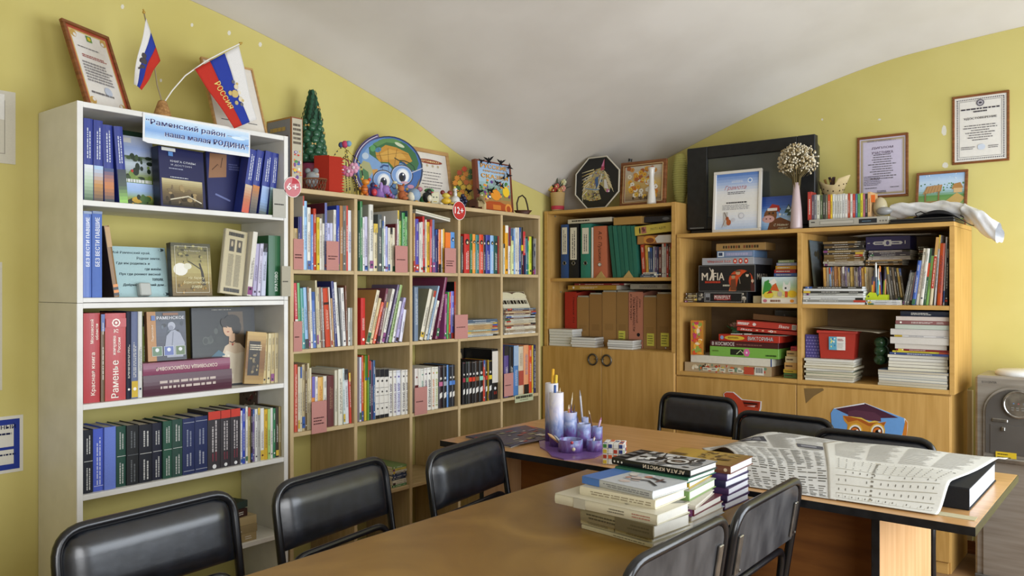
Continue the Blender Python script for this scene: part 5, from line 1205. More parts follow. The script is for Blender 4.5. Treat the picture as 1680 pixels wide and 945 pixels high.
for j in range(7): striped([((-20+7*j)*k, (j % 2)*8*k, 0), ((-18+6.4*j)*k, (j % 2)*8*k, 22*k), ((-14+5*j)*k, 0, 36*k)], .0024, 8).build('leg_wire', 'plastic', r)
for j, (dx, dz, cc) in enumerate(((-12, 38, '#b04870'), (-2, 42, '#c86088'), (8, 40, '#d088a0'), (16, 46, '#d8a0b8'), (-20, 26, '#8ac0a0'))):
 m = MB()
 for q in range(6): m.ball((dx*k+5*k*math.cos(q*1.05), -8*k, dz*k+5*k*math.sin(q*1.05)), 4.4*k, cc, 8, 6)
 m.ball((dx*k, -12*k, dz*k), 3*k, '#e0c8d0', 8, 6); m.build('flower', 'fuzzy', r)
m = MB(); m.ball((0, 0, 86*k), 6*k, '#c04868', 8, 6); m.ball((6*k, 0, 87*k), 5*k, '#7aa0c0', 8, 6); m.ball((-6*k, 0, 85*k), 5*k, '#4a5a80', 8, 6); m.build('top_bow', 'fuzzy', r)
m = MB(); m.tube([(-4*k+10*k*math.cos(i*.5)-0*k, 4*k, 52*k+12*k*math.sin(i*.5)) for i in range(10)], .003, 6, '#a03a50'); m.build('scroll', 'plastic', r)
# globe cut-out
p0 = PT('L', 640, 272, .20); k = SC(p0)
c_ = stand('L', 640, .20, BTZ+.0005)
r = thing('globe_cutout', uniq('large cardboard cut-out of a smiling globe wearing glasses'), 'cut-out', T3(*c_) @ RZ(55) @ RX(-4))
zc = 58*k; R_ = 55*k
def ring(rad, n=40, a0=0, a1=360): return [(rad*math.cos(math.radians(a0+(a1-a0)*i/n)), zc+rad*math.sin(math.radians(a0+(a1-a0)*i/n))) for i in range(n+1)]
m = MB(); m.prism(ring(R_)[:-1], 0, .005, '#2a3a5a', axis='y'); m.build('globe_board', 'glossy_print', r)
m = MB(); m.prism(arc(0, zc, R_*1.10, 108, 250, 24)+arc(0, zc, R_*.97, 250, 108, 24), -.001, .006, '#5a4a7a', axis='y'); m.build('meridian_board', 'glossy_print', r)
a = Art(); E = lambda x, y, rx, ry, c, **kw: a.ell(x*R_, zc+y*R_, rx*R_, ry*R_, c, **kw)
Pl = lambda pts, c: a.poly([(x*R_, zc+y*R_) for x, y in pts], c)
Ln = lambda pts, w, c: a.line([(x*R_, zc+y*R_) for x, y in pts], w*R_, c)
E(0, 0, .99, .99, '#243450', n=40); E(-.01, 0, .96, .96, '#3f68a8', n=40); E(-.18, .04, .78, .88, '#5c86bc', n=36); E(-.2, .2, .62, .6, '#7ca0cc', n=30)
Pl([(-.62, .62), (-.3, .86), (.1, .93), (.5, .78), (.78, .5), (.88, .2), (.8, -.02), (.62, -.02), (.5, .12), (.3, .2), (.22, .04), (.08, -.02), (-.05, .16), (-.25, .16), (-.42, .3), (-.6, .42)], '#3a6a40')
Pl([(-.42, .5), (-.12, .72), (.2, .66), (.56, .5), (.68, .26), (.5, .16), (.3, .28), (.26, .1), (.12, .04), (-.02, .2), (-.3, .2), (-.4, .34)], '#c08c34'); Pl([(-.3, .44), (0, .6), (.34, .52), (.5, .34), (.2, .3), (-.2, .26)], '#cfa048')
Pl([(-.5, .74), (-.2, .9), (.1, .93), (.4, .84), (.2, .78), (-.1, .8), (-.36, .66)], '#5c8a50'); E(.3, .74, .16, .05, '#c8d0b0', rot=-25); E(-.34, .56, .1, .07, '#4a80a0', rot=30); E(-.5, .6, .08, .1, '#5a9a60')
Pl([(-.9, .02), (-.78, .22), (-.6, .16), (-.5, -.1), (-.62, -.3), (-.72, -.62), (-.86, -.4)], '#a8a878'); Pl([(-.9, -.1), (-.78, -.02), (-.64, -.12), (-.6, -.4), (-.74, -.6), (-.88, -.36)], '#4a7a50'); Pl([(-.52, -.04), (-.36, -.02), (-.38, -.2), (-.5, -.24)], '#c8944a'); E(-.72, .36, .1, .1, '#b8c8d8')
Ln([(.14, .34), (.28, .26), (.44, .26), (.6, .2)], .03, '#1c2c24'); Ln([(.6, .2), (.72, .1), (.76, -.04)], .025, '#1c3c2c')
for q in (-.34, -.05, .22): Ln([(q, .62), (q*.7, .2), (q*.62, -.06)], .008, '#5a4420')
Ln([(-.5, .36), (-.1, .42), (.3, .5), (.56, .46)], .008, '#6a5020')
for ex, ey, s_ in ((-.2, -.34, .29), (.36, -.18, .31)):
 E(ex, ey, s_*1.06, s_, '#d4d8e0', n=26); E(ex, ey, s_*.97, s_*.9, '#7a9cd0', n=26); E(ex+.02, ey-.02, s_*.66, s_*.74, '#c8d4e6', n=22); E(ex+.04, ey-.02, s_*.5, s_*.62, '#f0f0f0', n=22); E(ex+.01, ey-.06, s_*.34, s_*.46, '#28304a', n=18); E(ex-.01, ey-.09, s_*.2, s_*.3, '#0c0c12', n=14); E(ex+.04, ey+.02, s_*.08, s_*.1, '#ffffff', n=8); E(ex+.08, ey-.22, s_*.4, s_*.12, '#c8a0b0', n=12)
 a.line([(ex*R_+s_*1.05*R_*math.cos(t*.2618), zc+ey*R_+s_*R_*math.sin(t*.2618)) for t in range(25)], .03*R_, '#3a3a48')
Ln([(.64, -.1), (.99, .06)], .03, '#b8bcc8'); Ln([(-.28, .02), (-.18, .1), (-.04, .08)], .05, '#2c4a80'); Ln([(.3, .2), (.42, .2), (.5, .12)], .04, '#2c4a80'); Ln([(.02, -.5), (.12, -.6), (.26, -.55)], .03, '#203a6a'); E(.62, -.52, .1, .06, '#c08aa0'); Pl([(.5, -.78), (.8, -.5), (.9, -.25), (.86, -.5), (.7, -.7)], '#8a6a3a')
a.build('globe_print', 'glossy_print', r, facing(0, -.0012, 0))
a = Art(); a.line([(x, y) for x, y in arc(0, zc, R_*1.035, 110, 248, 30)], .02*R_, '#d8d4e4'); a.line([(x, y) for x, y in arc(0, zc, R_*1.07, 112, 200, 20)], .02*R_, '#28203c'); a.ell(-R_*1.03, zc+.02*R_, .09*R_, .09*R_, '#b8a0cc', 14); a.build('meridian_print', 'glossy_print', r, facing(0, -.0014, 0))
# certificate in a gold frame
BLp, BRp = stand('L', 682, .25, BTZ+.001), stand('L', 748, .25, BTZ+.001)
TLp = PT('L', 678, 240, .31);
r, w, h = quad_thing('framed_certificate', 'certificate in a wide gold-brown frame behind the globe cut-out', 'certificate', BLp, BRp, TLp)
a = certificate(w, h, .022, None, '#d9d3c8', rows=6, ty=.75); a.ell(0, h*.80, w*.32, h*.038, '#8a3a24', 20); a.text('СЕРТИФИКАТ', 0, h*.80, h*.036, '#e0c890', w=w*.5, bold=.01)
for q in (-.2, -.07, .07, .2): a.ell(q*w, h*.73, .008, .008, '#b8a888', 8)
picture_frame(r, w, h, .022, 'gold_wood', a, .02)
# the little toys along the front edge
tz = BTZ
tg = 'little toys along the wooden bookcase top'
blob_toy('toy_tiger', 'small orange toy tiger standing beside the purple elephant', 'toy', 'L', 598, .05, tz, [('body', [(0, 12, 6, '#c86a24', 1, 1.4)]), ('head', [(2, 24, 5.5, '#d88a30', 1.2, .9)]), ('ear', [(-4, 29, 2.4, '#d8a040')]), ('ear', [(8, 28, 2.8, '#c84a28')]), ('leg', [(-4, 4, 3, '#c8862c', .9, 1.4)]), ('leg', [(4, 4, 3, '#b85a20', .9, 1.4)]), ('stripe', [(0, 15, 6.2, '#3a2010', 1, .15), (0, 10, 6.1, '#3a2010', 1, .15)]), ('paw', [(-7, 14, 2.6, '#d89a40')])], 'plastic', group=tg)
blob_toy('toy_parrot', 'navy and red striped toy bird beside the toy tiger', 'toy', 'L', 612, .04, tz, [('body', [(0, 10, 8, '#3a2c6a', .9, 1.1), (3, 8, 6, '#c03a48', .8, 1, -5)]), ('head', [(0, 20, 5, '#2c2c5a')]), ('wing', [(-5, 10, 5, '#4a3a80', .5, 1.3, -4)]), ('beak', [(5, 19, 2.2, '#c84030', 1.4, .7, -3)])], 'plastic', group=tg)
blob_toy('toy_elephant', 'purple toy elephant with a long trunk', 'toy', 'L', 628, .045, tz, [('body', [(-6, 9, 9, '#8a6aa8', 1, 1)]), ('head', [(4, 15, 7.5, '#9474b4')]), ('ear', [(-2, 17, 8, '#a888c4', .45, 1.25, -4)]), ('trunk', [(9, 10, 3.6, '#9474b4'), (13, 6, 3.2, '#8a6aa8'), (17, 3.4, 3, '#8a6aa8'), (21, 2.6, 2.6, '#7a8aa0')]), ('leg', [(-10, 3, 3.4, '#8060a0', 1, 1)]), ('leg', [(0, 3, 3.4, '#8060a0', 1, 1)])], 'fuzzy', group=tg)
p = stand('L', 643, .10, tz+.0005); k = SC(p); r = thing('toy_letter', uniq('red toy letter block leaning behind the purple elephant'), 'toy', viewM(p) @ RY(-24), tg)
m = MB(); m.box(-5*k, 5*k, 0, 8*k, 1.5*k, 27*k, '#b83a30', .003); m.build('block', 'plastic', r); m = MB(); m.box(-3*k, 3*k, -.002, 0, 8*k, 11*k, '#2c1814'); m.box(-3*k, 3*k, -.002, 0, 15*k, 18*k, '#2c1814'); m.build('letter_mark', 'plastic', r)
blob_toy('toy_giraffe', 'small cream toy giraffe standing behind the brown bear', 'toy', 'L', 655, .12, tz, [('body', [(0, 10, 5, '#d8d0a8', 1.3, .9)]), ('neck', [(-1, 17, 2.6, '#d8d0a8', .8, 2.2), (-4, 26, 2.2, '#d0c898', .8, 2)]), ('head', [(-7, 33, 3, '#d8d4b0', 1.3, .8)]), ('leg', [(-3, 3, 1.6, '#c8bc88', .9, 2)]), ('leg', [(4, 3, 1.6, '#c8bc88', .9, 2)])], 'plastic', group=tg)
blob_toy('toy_bear', 'small terracotta toy bear sitting beside the blue egg', 'toy', 'L', 660, .04, tz, [('body', [(0, 9, 7.5, '#a8603c', 1, 1.1)]), ('head', [(-2, 20, 5.6, '#b8704a')]), ('ear', [(-6, 25, 2.2, '#a8603c')]), ('ear', [(2, 26, 2.2, '#a8603c')]), ('leg', [(5, 4, 4, '#b06a44', 1.4, .8, -4)]), ('arm', [(6, 11, 3, '#b06a44', 1.3, .8, -3)])], 'fuzzy', group=tg)
blob_toy('toy_bottle', 'tiny dark bottle with gold cap behind the bear and egg', 'toy', 'L', 668, .09, tz, [('body', [(0, 10, 5, '#4a4a68', .8, 1.9)]), ('cap', [(0, 22, 2.6, '#c8a868')])], 'ceramic', group=tg)
blob_toy('toy_egg', 'pale blue and cream toy bird shaped like an egg', 'toy', 'L', 680, .045, tz, [('body', [(0, 11.5, 11, '#8aa0b8', .95, 1.05)]), ('belly', [(-4, 9, 8, '#d8d4c0', .9, 1, -5)]), ('foot', [(-4, 1.4, 2, '#c8a050', 1.4, .7, -6)]), ('foot', [(4, 1.4, 2, '#c8a050', 1.4, .7, -6)])], 'fuzzy', group=tg)
blob_toy('toy_crocodile', 'green glittery toy crocodile rearing behind the penguin', 'toy', 'L', 700, .10, tz, [('body', [(-6, 8, 6, '#3a7a4a', 1, 1.2), (-2, 16, 5, '#3f8450', 1, 1)]), ('head', [(4, 24, 4.6, '#4a9058', 1.8, .8)]), ('tail', [(-12, 26, 5.5, '#c07a88', 1, .8)])], 'plastic', group=tg)
blob_toy('toy_penguin', 'black toy penguin with a pale belly', 'toy', 'L', 701, .035, tz, [('body', [(0, 10, 8.5, '#18181a', .95, 1.1)]), ('head', [(3, 19, 5, '#18181a')]), ('belly', [(4, 8, 5.6, '#d8d0b8', .8, 1.05, -4)]), ('beak', [(8, 18, 1.8, '#b04a50', 1.5, .7, -2)]), ('foot', [(3, 1.2, 2, '#c89040', 1.4, .6, -5)])], 'plastic', group=tg)
p = stand('L', 714, .085, tz+.0005); k = SC(p); r = thing('toy_block', uniq('cream toy cube with a painted face behind the black penguin'), 'toy', viewM(p) @ RZ(12), tg)
m = MB(); m.box(-6.5*k, 6.5*k, 0, 11*k, 0, 23*k, '#d2ccac', .003); m.build('block', 'plastic', r); a = Art(); a.ell(-2.5*k, 14*k, 1.4*k, 1.2*k, '#3a4a30', 8); a.ell(2.5*k, 14*k, 1.4*k, 1.2*k, '#3a4a30', 8); a.rect(-3*k, 6*k, 3*k, 7.5*k, '#b8a040'); a.build('face_print', 'plastic', r, facing(0, -.0004, 0))
blob_toy('toy_bee', 'yellow and black striped toy with maroon ears', 'toy', 'L', 730, .05, tz, [('body', [(2, 8, 6, '#d8b030', 1.4, .9)]), ('stripe', [(0, 8, 6.3, '#1c1a18', .3, .95), (6, 7, 6, '#1c1a18', .3, .95)]), ('ear', [(-4, 22, 4, '#7a2a24')]), ('ear', [(8, 21, 4.4, '#8a3a28')]), ('head', [(2, 17, 5.6, '#d8c050', 1.3, .8)]), ('tail', [(12, 4, 3, '#d8c050', 1.6, .6)]), ('foot', [(-6, 3, 2.6, '#e0dcc8', 1.2, .9, -4)])], 'plastic', group=tg)
blob_toy('toy_goose', 'white toy goose beside the round red age sign', 'toy', 'L', 747, .03, tz, [('body', [(0, 9, 8, '#d4d4d0', 1, 1.1)]), ('neck', [(0, 20, 3.4, '#d8d8d4', .9, 1.6)]), ('head', [(0, 27, 3.8, '#d8d8d4')]), ('crest', [(-1, 31, 2.2, '#d8d04a')]), ('beak', [(4, 26, 1.6, '#d08a30', 1.5, .7, -2)])], 'ceramic', group=tg)
blob_toy('toy_grapes', 'cluster of dark glossy toy grapes beside the white goose', 'toy', 'L', 759, .03, tz, [('grape', [(dx, dz, 3.4, '#20203a')]) for dx, dz in ((-3, 4), (3, 4), (0, 9), (5, 10), (-3, 13), (3, 15), (0, 19))], 'ceramic', group=tg)
# autumn tree puzzle
p = stand('L', 764, .185, BTZ+.0005); k = SC(p); r = thing('leaf_tree_puzzle', uniq('round crown of yellow, orange and green foam leaf pieces on a brown trunk'), 'toy', viewM(p))
m = MB(); m.prism([(-3*k, 0), (14*k, 0), (8*k, 16*k), (6*k, 40*k), (-1*k, 40*k), (0, 16*k)], 2*k, 6*k, '#6a5a34', axis='y'); m.build('trunk', 'matte_print', r)
def leaf_outline(s):
 o = []
 for i in range(16):
  an = 2*math.pi*i/16; rad = s*(1.0 if i % 2 == 0 else .62)*(1 if i % 4 else .9); o.append((rad*math.cos(an), rad*math.sin(an)))
 return o
LMS = {}
for cc in ('#c8481e', '#d88a24', '#d8b430', '#3a6a34', '#c86a20', '#a8401c'):
 m = MB(); m.prism(leaf_outline(5.6*k), 0, 3*k, cc, axis='y'); LMS[cc] = m.mesh('leaf_piece')
for dx, dz, cc in ((-2, 70, '#c8481e'), (-10, 64, '#a8401c'), (0, 62, '#d88a24'), (9, 66, '#3a6a34'), (16, 64, '#3a6a34'), (-4, 55, '#d88a24'), (8, 57, '#3a6a34'), (15, 56, '#c8481e'), (-14, 55, '#d88a24'), (1, 48, '#c86a20'), (-10, 47, '#d8b430'), (10, 48, '#d88a24'), (17, 47, '#d8b430'), (-17, 47, '#d88a24'), (-4, 40, '#d8b430'), (6, 40, '#d8b430'), (14, 39, '#c8481e'), (-13, 38, '#3a6a34'), (-6, 32, '#d88a24'), (3, 31, '#d8b430'), (-1, 24, '#d88a24'), (6, 23, '#d8b430'), (-10, 28, '#d8b430')):
 o = link('leaf_piece', LMS[cc], 'plastic', r); o.matrix_basis = T3(dx*k, rr_.uniform(-2, 1)*k, dz*k) @ RY(rr_.uniform(0, 90))
# fairy-tale box with black birds along its top
BLp, BRp = stand('L', 785, .06, BTZ+.001), stand('L', 843, .06, BTZ+.001)
TLp = PT('L', 784, 262, .085)
r, w, h = quad_thing('fairy_tale_book', 'tall fairy-tale book with orange title and crowded painted cover', 'book', BLp, BRp, TLp)
a = Art(); a.rect(-w/2, 0, w/2, h, '#6a3424'); a.grad(-w*.44, .04*h, w*.44, .97*h, ['#c86a28', '#6a8a5a', '#a8c0d0', '#8aa8cc']); a.blobs(-w*.44, .2*h, w*.44, .64*h, ['#c03a28', '#e0c030', '#e8e4d8', '#4a7a3a', '#3a4a9a', '#6a3a7a', '#e08a30', '#20242c', '#d8a878'], 60, rr_, (.04, .1)); a.ell(.0, .33*h, .14*w, .1*w, '#e0902c', 12); a.ell(.3*w, .42*h, .1*w, .1*w, '#e8c030', 12)
for i, (t, ww) in enumerate((('РУССКИЕ', .74), ('НАРОДНЫЕ', .6), ('СКАЗКИ', .74))): a.text(t, 0, (.89-.1*i)*h, (.085, .04, .085)[i]*h, '#4a2c14', w=ww*w*1.03, bold=.01); a.text(t, 0, (.893-.1*i)*h, (.08, .036, .08)[i]*h, '#e0a03c', w=ww*w, bold=.01)
a.poly([(-w*.44, .02*h), (w*.44, .02*h), (w*.44, .1*h), (.1*w, .2*h), (-.2*w, .19*h), (-w*.44, .1*h)], '#a84a20'); a.ell(.34*w, .07*h, .1*w, .1*w, '#d89040', 14); a.ell(.34*w, .07*h, .06*w, .06*w, '#a84a20', 12); a.rect(-.1*w, .03*h, .12*w, .13*h, '#c87830')
face_book(r, w, h, .03, '#7a3c24', a)
bm = MB(); s_ = .017
for side in (1, -1): bm.prism([(0, -.1*s_), (side*.5*s_, .55*s_), (side*1.5*s_, .9*s_), (side*.9*s_, .15*s_), (side*.3*s_, -.4*s_)], -.001, .001, '#141416', axis='y')
bm.prism([(-.2*s_, .6*s_), (.2*s_, .6*s_), (.3*s_, -.4*s_), (.55*s_, -1.2*s_), (0, -.8*s_), (-.55*s_, -1.2*s_), (-.3*s_, -.4*s_)], -.0012, .0012, '#141416', axis='y'); bmm = bm.mesh('paper_bird')
kb = SC(BLp)
for i, (px, py, an, sc) in enumerate(((790, 264, 10, .8), (802, 262, -5, 1.25), (822, 266, 5, 1.1), (836, 274, 60, .9), (834, 288, 30, .9), (816, 300, 15, .95), (824, 305, 80, .8), (806, 312, -15, 1.0), (787, 314, 20, .9), (769, 314, 10, .9), (826, 292, -40, .7))):
 q = PT('L', px, py, .048 if py > 268 else .075) if px != 769 else PT('L', px, py, .128);
 o = link('paper_bird', bmm, 'paper'); o.matrix_basis = viewM(q) @ RY(an) @ Matrix.Scale(sc, 4)
 tag(o, uniq('black paper swallow ' + ['perched above the leaf tree corner of the fairy-tale book', 'flying highest above the fairy-tale book', 'above the title of the fairy-tale book', 'turned sideways at the top corner of the fairy-tale book', 'beside the last title line of the fairy-tale book', 'over the painted crowd of the fairy-tale book', 'turned upright over the painted crowd of the fairy-tale book', 'low on the fairy-tale book above the cream elephant', 'at the low edge of the fairy-tale book', 'on the trunk of the leaf tree', 'small and tilted under the title of the fairy-tale book'][i]), 'paper bird', 'black paper swallows around the fairy-tale book')
# wooden arch toys
def arch_block(label, px, inset, w_, h_, d_, col, head=None):
 p = stand('L', px, inset, BTZ+.0005); k = SC(p); r = thing('wooden_toy', uniq(label), 'toy', viewM(p) @ RZ(-18))
 pts = [(-w_/2*k, 0), (-w_/2*k, h_*.7*k)]+[(x, z) for x, z in arc(0, h_*.6*k, w_/2*k, 165, 15, 8)]+[(w_/2*k, h_*.7*k), (w_/2*k, 0), (w_*.24*k, 0), (w_*.24*k, h_*.3*k), (-w_*.24*k, h_*.3*k), (-w_*.24*k, 0)]
 m = MB(); m.prism(pts, 0, d_*k, col, axis='y'); m.build('arch_body', 'wicker' if head is None else 'matte_print', r)
 if head:
  m = MB(); m.ball((0, 3*k, h_*1.15*k), 5*k, head, 10, 8); m.build('head', 'matte_print', r); m = MB(); m.ball((-6*k, 4*k, h_*1.15*k), 3.5*k, head, 8, 6, .6); m.build('ear', 'matte_print', r)
  m = MB(); m.tube([(3*k, -2*k, h_*1.1*k), (7*k, -4*k, h_*.9*k), (9*k, -5*k, h_*.6*k)], [2.2*k, 1.8*k, 1.2*k], 8, head); m.build('trunk', 'matte_print', r)
 return r
arch_block('dark brown wooden arch toy beside the fairy-tale book', 776, .06, 14, 17, 14, '#4a2c1c')
arch_block('cream wooden elephant toy in front of the fairy-tale book', 788, .035, 14, 15, 9, '#cbb88a', '#8a7a54')
# little dark basket with handle
p = stand('L', 858, .08, BTZ+.0005); k = SC(p); r = thing('handle_basket', uniq('tiny dark wicker basket with a tall handle beside the fairy-tale book'), 'basket', viewM(p))
m = MB(); m.lathe([(8*k, 0), (15*k, 8*k), (14*k, 8*k), (7*k, 1.5*k)], 18, col='#4a2818', sy=.7, cap=True); m.build('bowl', 'wicker', r)
m = MB(); m.tube([(-9*k, 0, 7*k), (-10*k, 0, 20*k), (-7*k, 0, 30*k), (-1*k, 0, 33*k), (4*k, 0, 28*k), (7*k, 0, 18*k), (9*k, 0, 7*k)], 1.3*k, 7, '#2a1810'); m.build('handle', 'wicker', r)
# round age signs on the top edge
for px, py, rx, ry, txt, c0, lab in ((480, 307, 14.5, 17, '6+', '#c8737a', 'pink and red round 6+ sign on the wooden bookcase beside the white bookcase'), (753.5, 345.5, 10.4, 15.5, '12+', '#b8302a', 'red round 12+ sign on the top edge of the wooden bookcase')):
 q = PT('L', px, py, -.004); k = SC(q); a_, b_ = PT('L', px-rx, py, -.004), PT('L', px+rx, py, -.004)
 R1 = ry*k; r = thing('age_sign', uniq(lab), 'sign', T3(*q) @ RZ(90))
 m = MB(); m.prism([(R1*math.cos(2*math.pi*i/36), R1*math.sin(2*math.pi*i/36)) for i in range(36)], 0, .0015, '#e8e0dc', axis='y'); m.build('disc', 'glossy_print', r)
 a = Art(); a.ell(0, 0, R1*.94, R1*.94, c0, 36)
 if txt == '6+': a.poly([(-.1*R1, .3*R1), (.0, .93*R1), (.5*R1, .78*R1), (.8*R1, .45*R1)], '#b8283a')
 a.text(txt, 0, -.02*R1, R1*.72, '#7a1c1c', w=R1*1.42, bold=.01); a.text(txt, -.03*R1, .02*R1, R1*.72, '#f2ecea', w=R1*1.36, bold=.01); a.build('sign_print', 'glossy_print', r, facing(0, -.0003, 0))
# shelf plate at the end of the third row
q = PT('L', 860, 653, -.003); BLp = PT('L', 845, 661.5, -.003); BRp = PT('L', 875, 661.5-6, -.003); BRp.z = BLp.z; TLp = Vector(BLp); TLp.z = PT('L', 845, 649, -.003).z
r, w, h = quad_thing('shelf_plate', 'pale green plate with small print on the third-row shelf edge beside corner cabinet', 'sign', BLp, BRp, TLp)
m = MB(); m.box(-w/2, w/2, 0, .0015, 0, h, '#b8bc98', .0005); m.build('plate', 'glossy_print', r); a = Art(); a.dashes(-w*.44, h*.5, w*.44, h*.84, 1, '#2c2c24', rr_, .95, .02); a.dashes(-w*.24, h*.2, w*.24, h*.36, 1, '#5a5a4c', rr_); a.build('lettering', 'glossy_print', r, facing(0, -.0003, 0))
# ------------------------------------------------------------------ corner cabinet and open shelf unit: contents
k1 = (880, 330, 6.704); k2 = (880, 450, 6.704); g1 = (1100, 370, 7); g2 = (1100, 490, 7); g3 = (1300, 360, 6); g4 = (1300, 490, 6)
Bk = 'B'; rq = random.Random(31)
def gbox(crop, x0, x1, yb, yt, depth, col, name, label, draw=None, cat='box', zb=None, inset=.04, yaw=0, top=None, sidecol=None, mat='glossy_print', group=None, pl='B', tilt=0, sidedraw=None, lid=None):
 """a carton seen from the front; returns its thing, width, height and the level of its upper face"""
 ox, oy, k = crop; xm = ox+(x0+x1)/2/k
 s0, s1 = along(pl, ox+x0/k, inset), along(pl, ox+x1/k, inset)
 z0 = height(pl, xm, oy+yb/k, inset) if zb is None else zb+.0005
 w = s1-s0; h = height(pl, xm, oy+yt/k, inset)-height(pl, xm, oy+yb/k, inset) if zb is None else height(pl, xm, oy+yt/k, inset)-z0
 r = thing(name, uniq(label), cat, frameM(pl, (s0+s1)/2, z0, inset) @ RZ(yaw) @ RY(tilt), group)
 m = MB(); e = .0012
 m.box(-w/2, w/2, 0, depth, 0, h*(lid or 1), col, e)
 m.build('carton', mat, r)
 if lid:
  m = MB(); m.box(-w/2-.001, w/2+.001, -.001, depth+.001, h*lid+.0004, h, top or col, e); m.build('lid', mat, r)
 if draw:
  a = Art(); draw(a, w, h)
  if a.mb.f: a.build('front_print', mat, r, facing(0, -.0004 if not lid else -.0014, 0))
 if sidedraw:
  a = Art(); sidedraw(a, depth, h)
  a.build('side_print', mat, r, Matrix(((0, 0, 1, w/2+.0004), (1, 0, 0, depth/2), (0, 1, 0, 0), (0, 0, 0, 1))))
 return r, w, h, z0+h
def lowtext(t, col, hh=.5, ww=.8, x=0, y=.5, bold=.01):
 return lambda a, w, h: a.text(t, x*w, y*h, hh*h, col, w=ww*w, bold=bold)
# ---- corner cabinet, upper shelf
def binder(x0, x1, yt, col, lab, lbl, hole, words=None, side=None, lean=0, D=.27, lcol='#d6d0c0', ink='#3a3a40'):
 ox, oy, k = k1; ins = .06
 s0, s1 = along(Bk, ox+x0/k, ins), along(Bk, ox+x1/k, ins); zt = height(Bk, ox+(x0+x1)/2/k, oy+yt/k, ins)
 Tk = s1-s0-.001; H = zt-C_MID
 r = thing('ring_binder', uniq(lab), 'binder', frameM(Bk, (s0+s1)/2, C_MID+.0005, ins), 'binders in the corner cabinet')
 cover_mesh(Tk, D, H, col, side or col, True).build('cover', 'matte_print', r)
 m = MB(); m.box(-Tk/2+.004, Tk/2-.004, .02, D-.02, .006, H-.02, '#d8d4c8'); m.build('pages', 'paper', r)
 zz = lambda y: height(Bk, ox+(x0+x1)/2/k, oy+y/k, ins)-C_MID
 a = Art()
 if lbl: a.rect(-Tk*.34, zz(lbl[1]), Tk*.34, zz(lbl[0]), lcol); a.dashes(-Tk*.2, zz(lbl[1])*1.1, Tk*.2, zz(lbl[0])*.95, 2, ink, rq, .4, .2, True)
 if words: a.text(words[0], 0, (zz(words[1])+zz(words[2]))/2, Tk*.34, '#2c2420', w=zz(words[1])-zz(words[2]), rot=-90, shear=.2)
 if a.mb.f: a.build('lettering', 'paper', r, facing(0, -.0006, 0))
 if hole:
  m = MB(); zc = zz(hole); m.tube([(.012*math.cos(2*math.pi*i/18), -.0012, zc+.012*math.sin(2*math.pi*i/18)) for i in range(18)], .002, 6, closed=True); m.build('ring', 'steel', r)
  m = MB(); m.m = T3(0, -.0008, zc) @ RX(90); m.lathe([(0, 0), (.0105, 0)], 16, col='#101012' if words is None else '#d8d4cc', cap=False); m.build('finger_hole', 'matte_print', r)
 return r
binder(268, 352, 258, '#2c4a80', 'blue ring binder with white label beside the cabinet side panel', (290, 585), 683)
binder(356, 462, 252, '#16161a', 'black ring binder with large white label between blue and teal binders', (292, 645), 683)
binder(486, 594, 250, '#2f7a68', 'teal ring binder with white label beside the salmon archive box', (295, 580), 683)
binder(600, 622, 290, '#d2cec4', 'thin white folder beside the salmon archive box', None, None)
binder(626, 768, 275, '#b8684a', 'salmon archive box with handwritten name in the corner cabinet', None, 698, ('А.С. Пушкин', 330, 660))
for i in range(6):
 xb = 842+i*47
 shelf_row(Bk, k1, C_MID, [(xb, xb+43, 262, '#2c6a58' if i % 2 else '#27614f', {'lean': -56+i*3, 'hard': False, 'D': .24, 'spec': 'none', 'mat': 'matte_print', 'label': '%s leaning dark green folder from the salmon archive box' % ORD[i]})], 'corner cabinet upper shelf', inset=.06)
shelf_row(Bk, k1, C_MID, [(1166,1206,470,'#b8442c',{'lean':-22}), (1210,1234,480,'#c89a40',{'lean':-18}), (1238,1258,505,'#4a5a78',{'lean':-12}), (1260,1280,508,'#3a4a6a',{'lean':-12}), (1282,1302,500,'#8a8a90'), (1304,1324,506,'#5a4a68'), (1326,1342,500,'#2c3048'), (1346,1376,505,'#6a3a34'), (1380,1400,450,'#c8c4bc'), (1402,1424,450,'#b8b4ac'), (1428,1452,460,'#a8382c'), (1456,1474,470,'#5a4030'), (1476,1490,465,'#c8a848')], 'corner cabinet upper shelf', inset=.07, D=.14, hard=False, side='green folders', lim=(CX0+CT, CX1-CT-.001, C_TOP))
zt_ = height(Bk, 880+1320/6.704, 330+440/6.704, .06)
r, w, h, zq = gbox(k1, 1108, 1490, 470, 372, .16, '#8a5a34', 'photo_box', 'flat brown box with orange lion and white plate picture on the small books', lambda a, w, h: (a.ell(-.15*w, .5*h, .2*w, .45*h, '#c88a3a', 16), a.ell(-.12*w, .4*h, .12*w, .3*h, '#7a4424', 12), a.poly([(.08*w, .1*h), (.02*w, .6*h), (.12*w, .95*h), (.48*w, .95*h), (.48*w, .1*h)], '#c8c4bc'), a.rect(-.48*w, .05*h, -.3*w, .9*h, '#a87a40')), inset=.06)
r, w, h, zq = gbox(k1, 1086, 1490, 356, 256, .2, '#b8a040', 'photo_album', 'yellow photo album box on top of the small books, corner cabinet', lambda a, w, h: (a.rect(-w/2, 0, w/2, h, '#c0ac4a'), a.text('PHOTO ALBUM', .14*w, .5*h, .3*h, '#2c2820', w=.4*w), a.ell(-.36*w, .5*h, .02*w, .36*h, '#1c1c1c', 12), a.rect(-.32*w, .14*h, -.18*w, .86*h, '#a86a5a'), a.blobs(-.32*w, .14*h, -.18*w, .86*h, ['#c8a898', '#6a3a3a'], 6, rq, (.2, .3))), cat='album', tilt=-4, inset=.055)
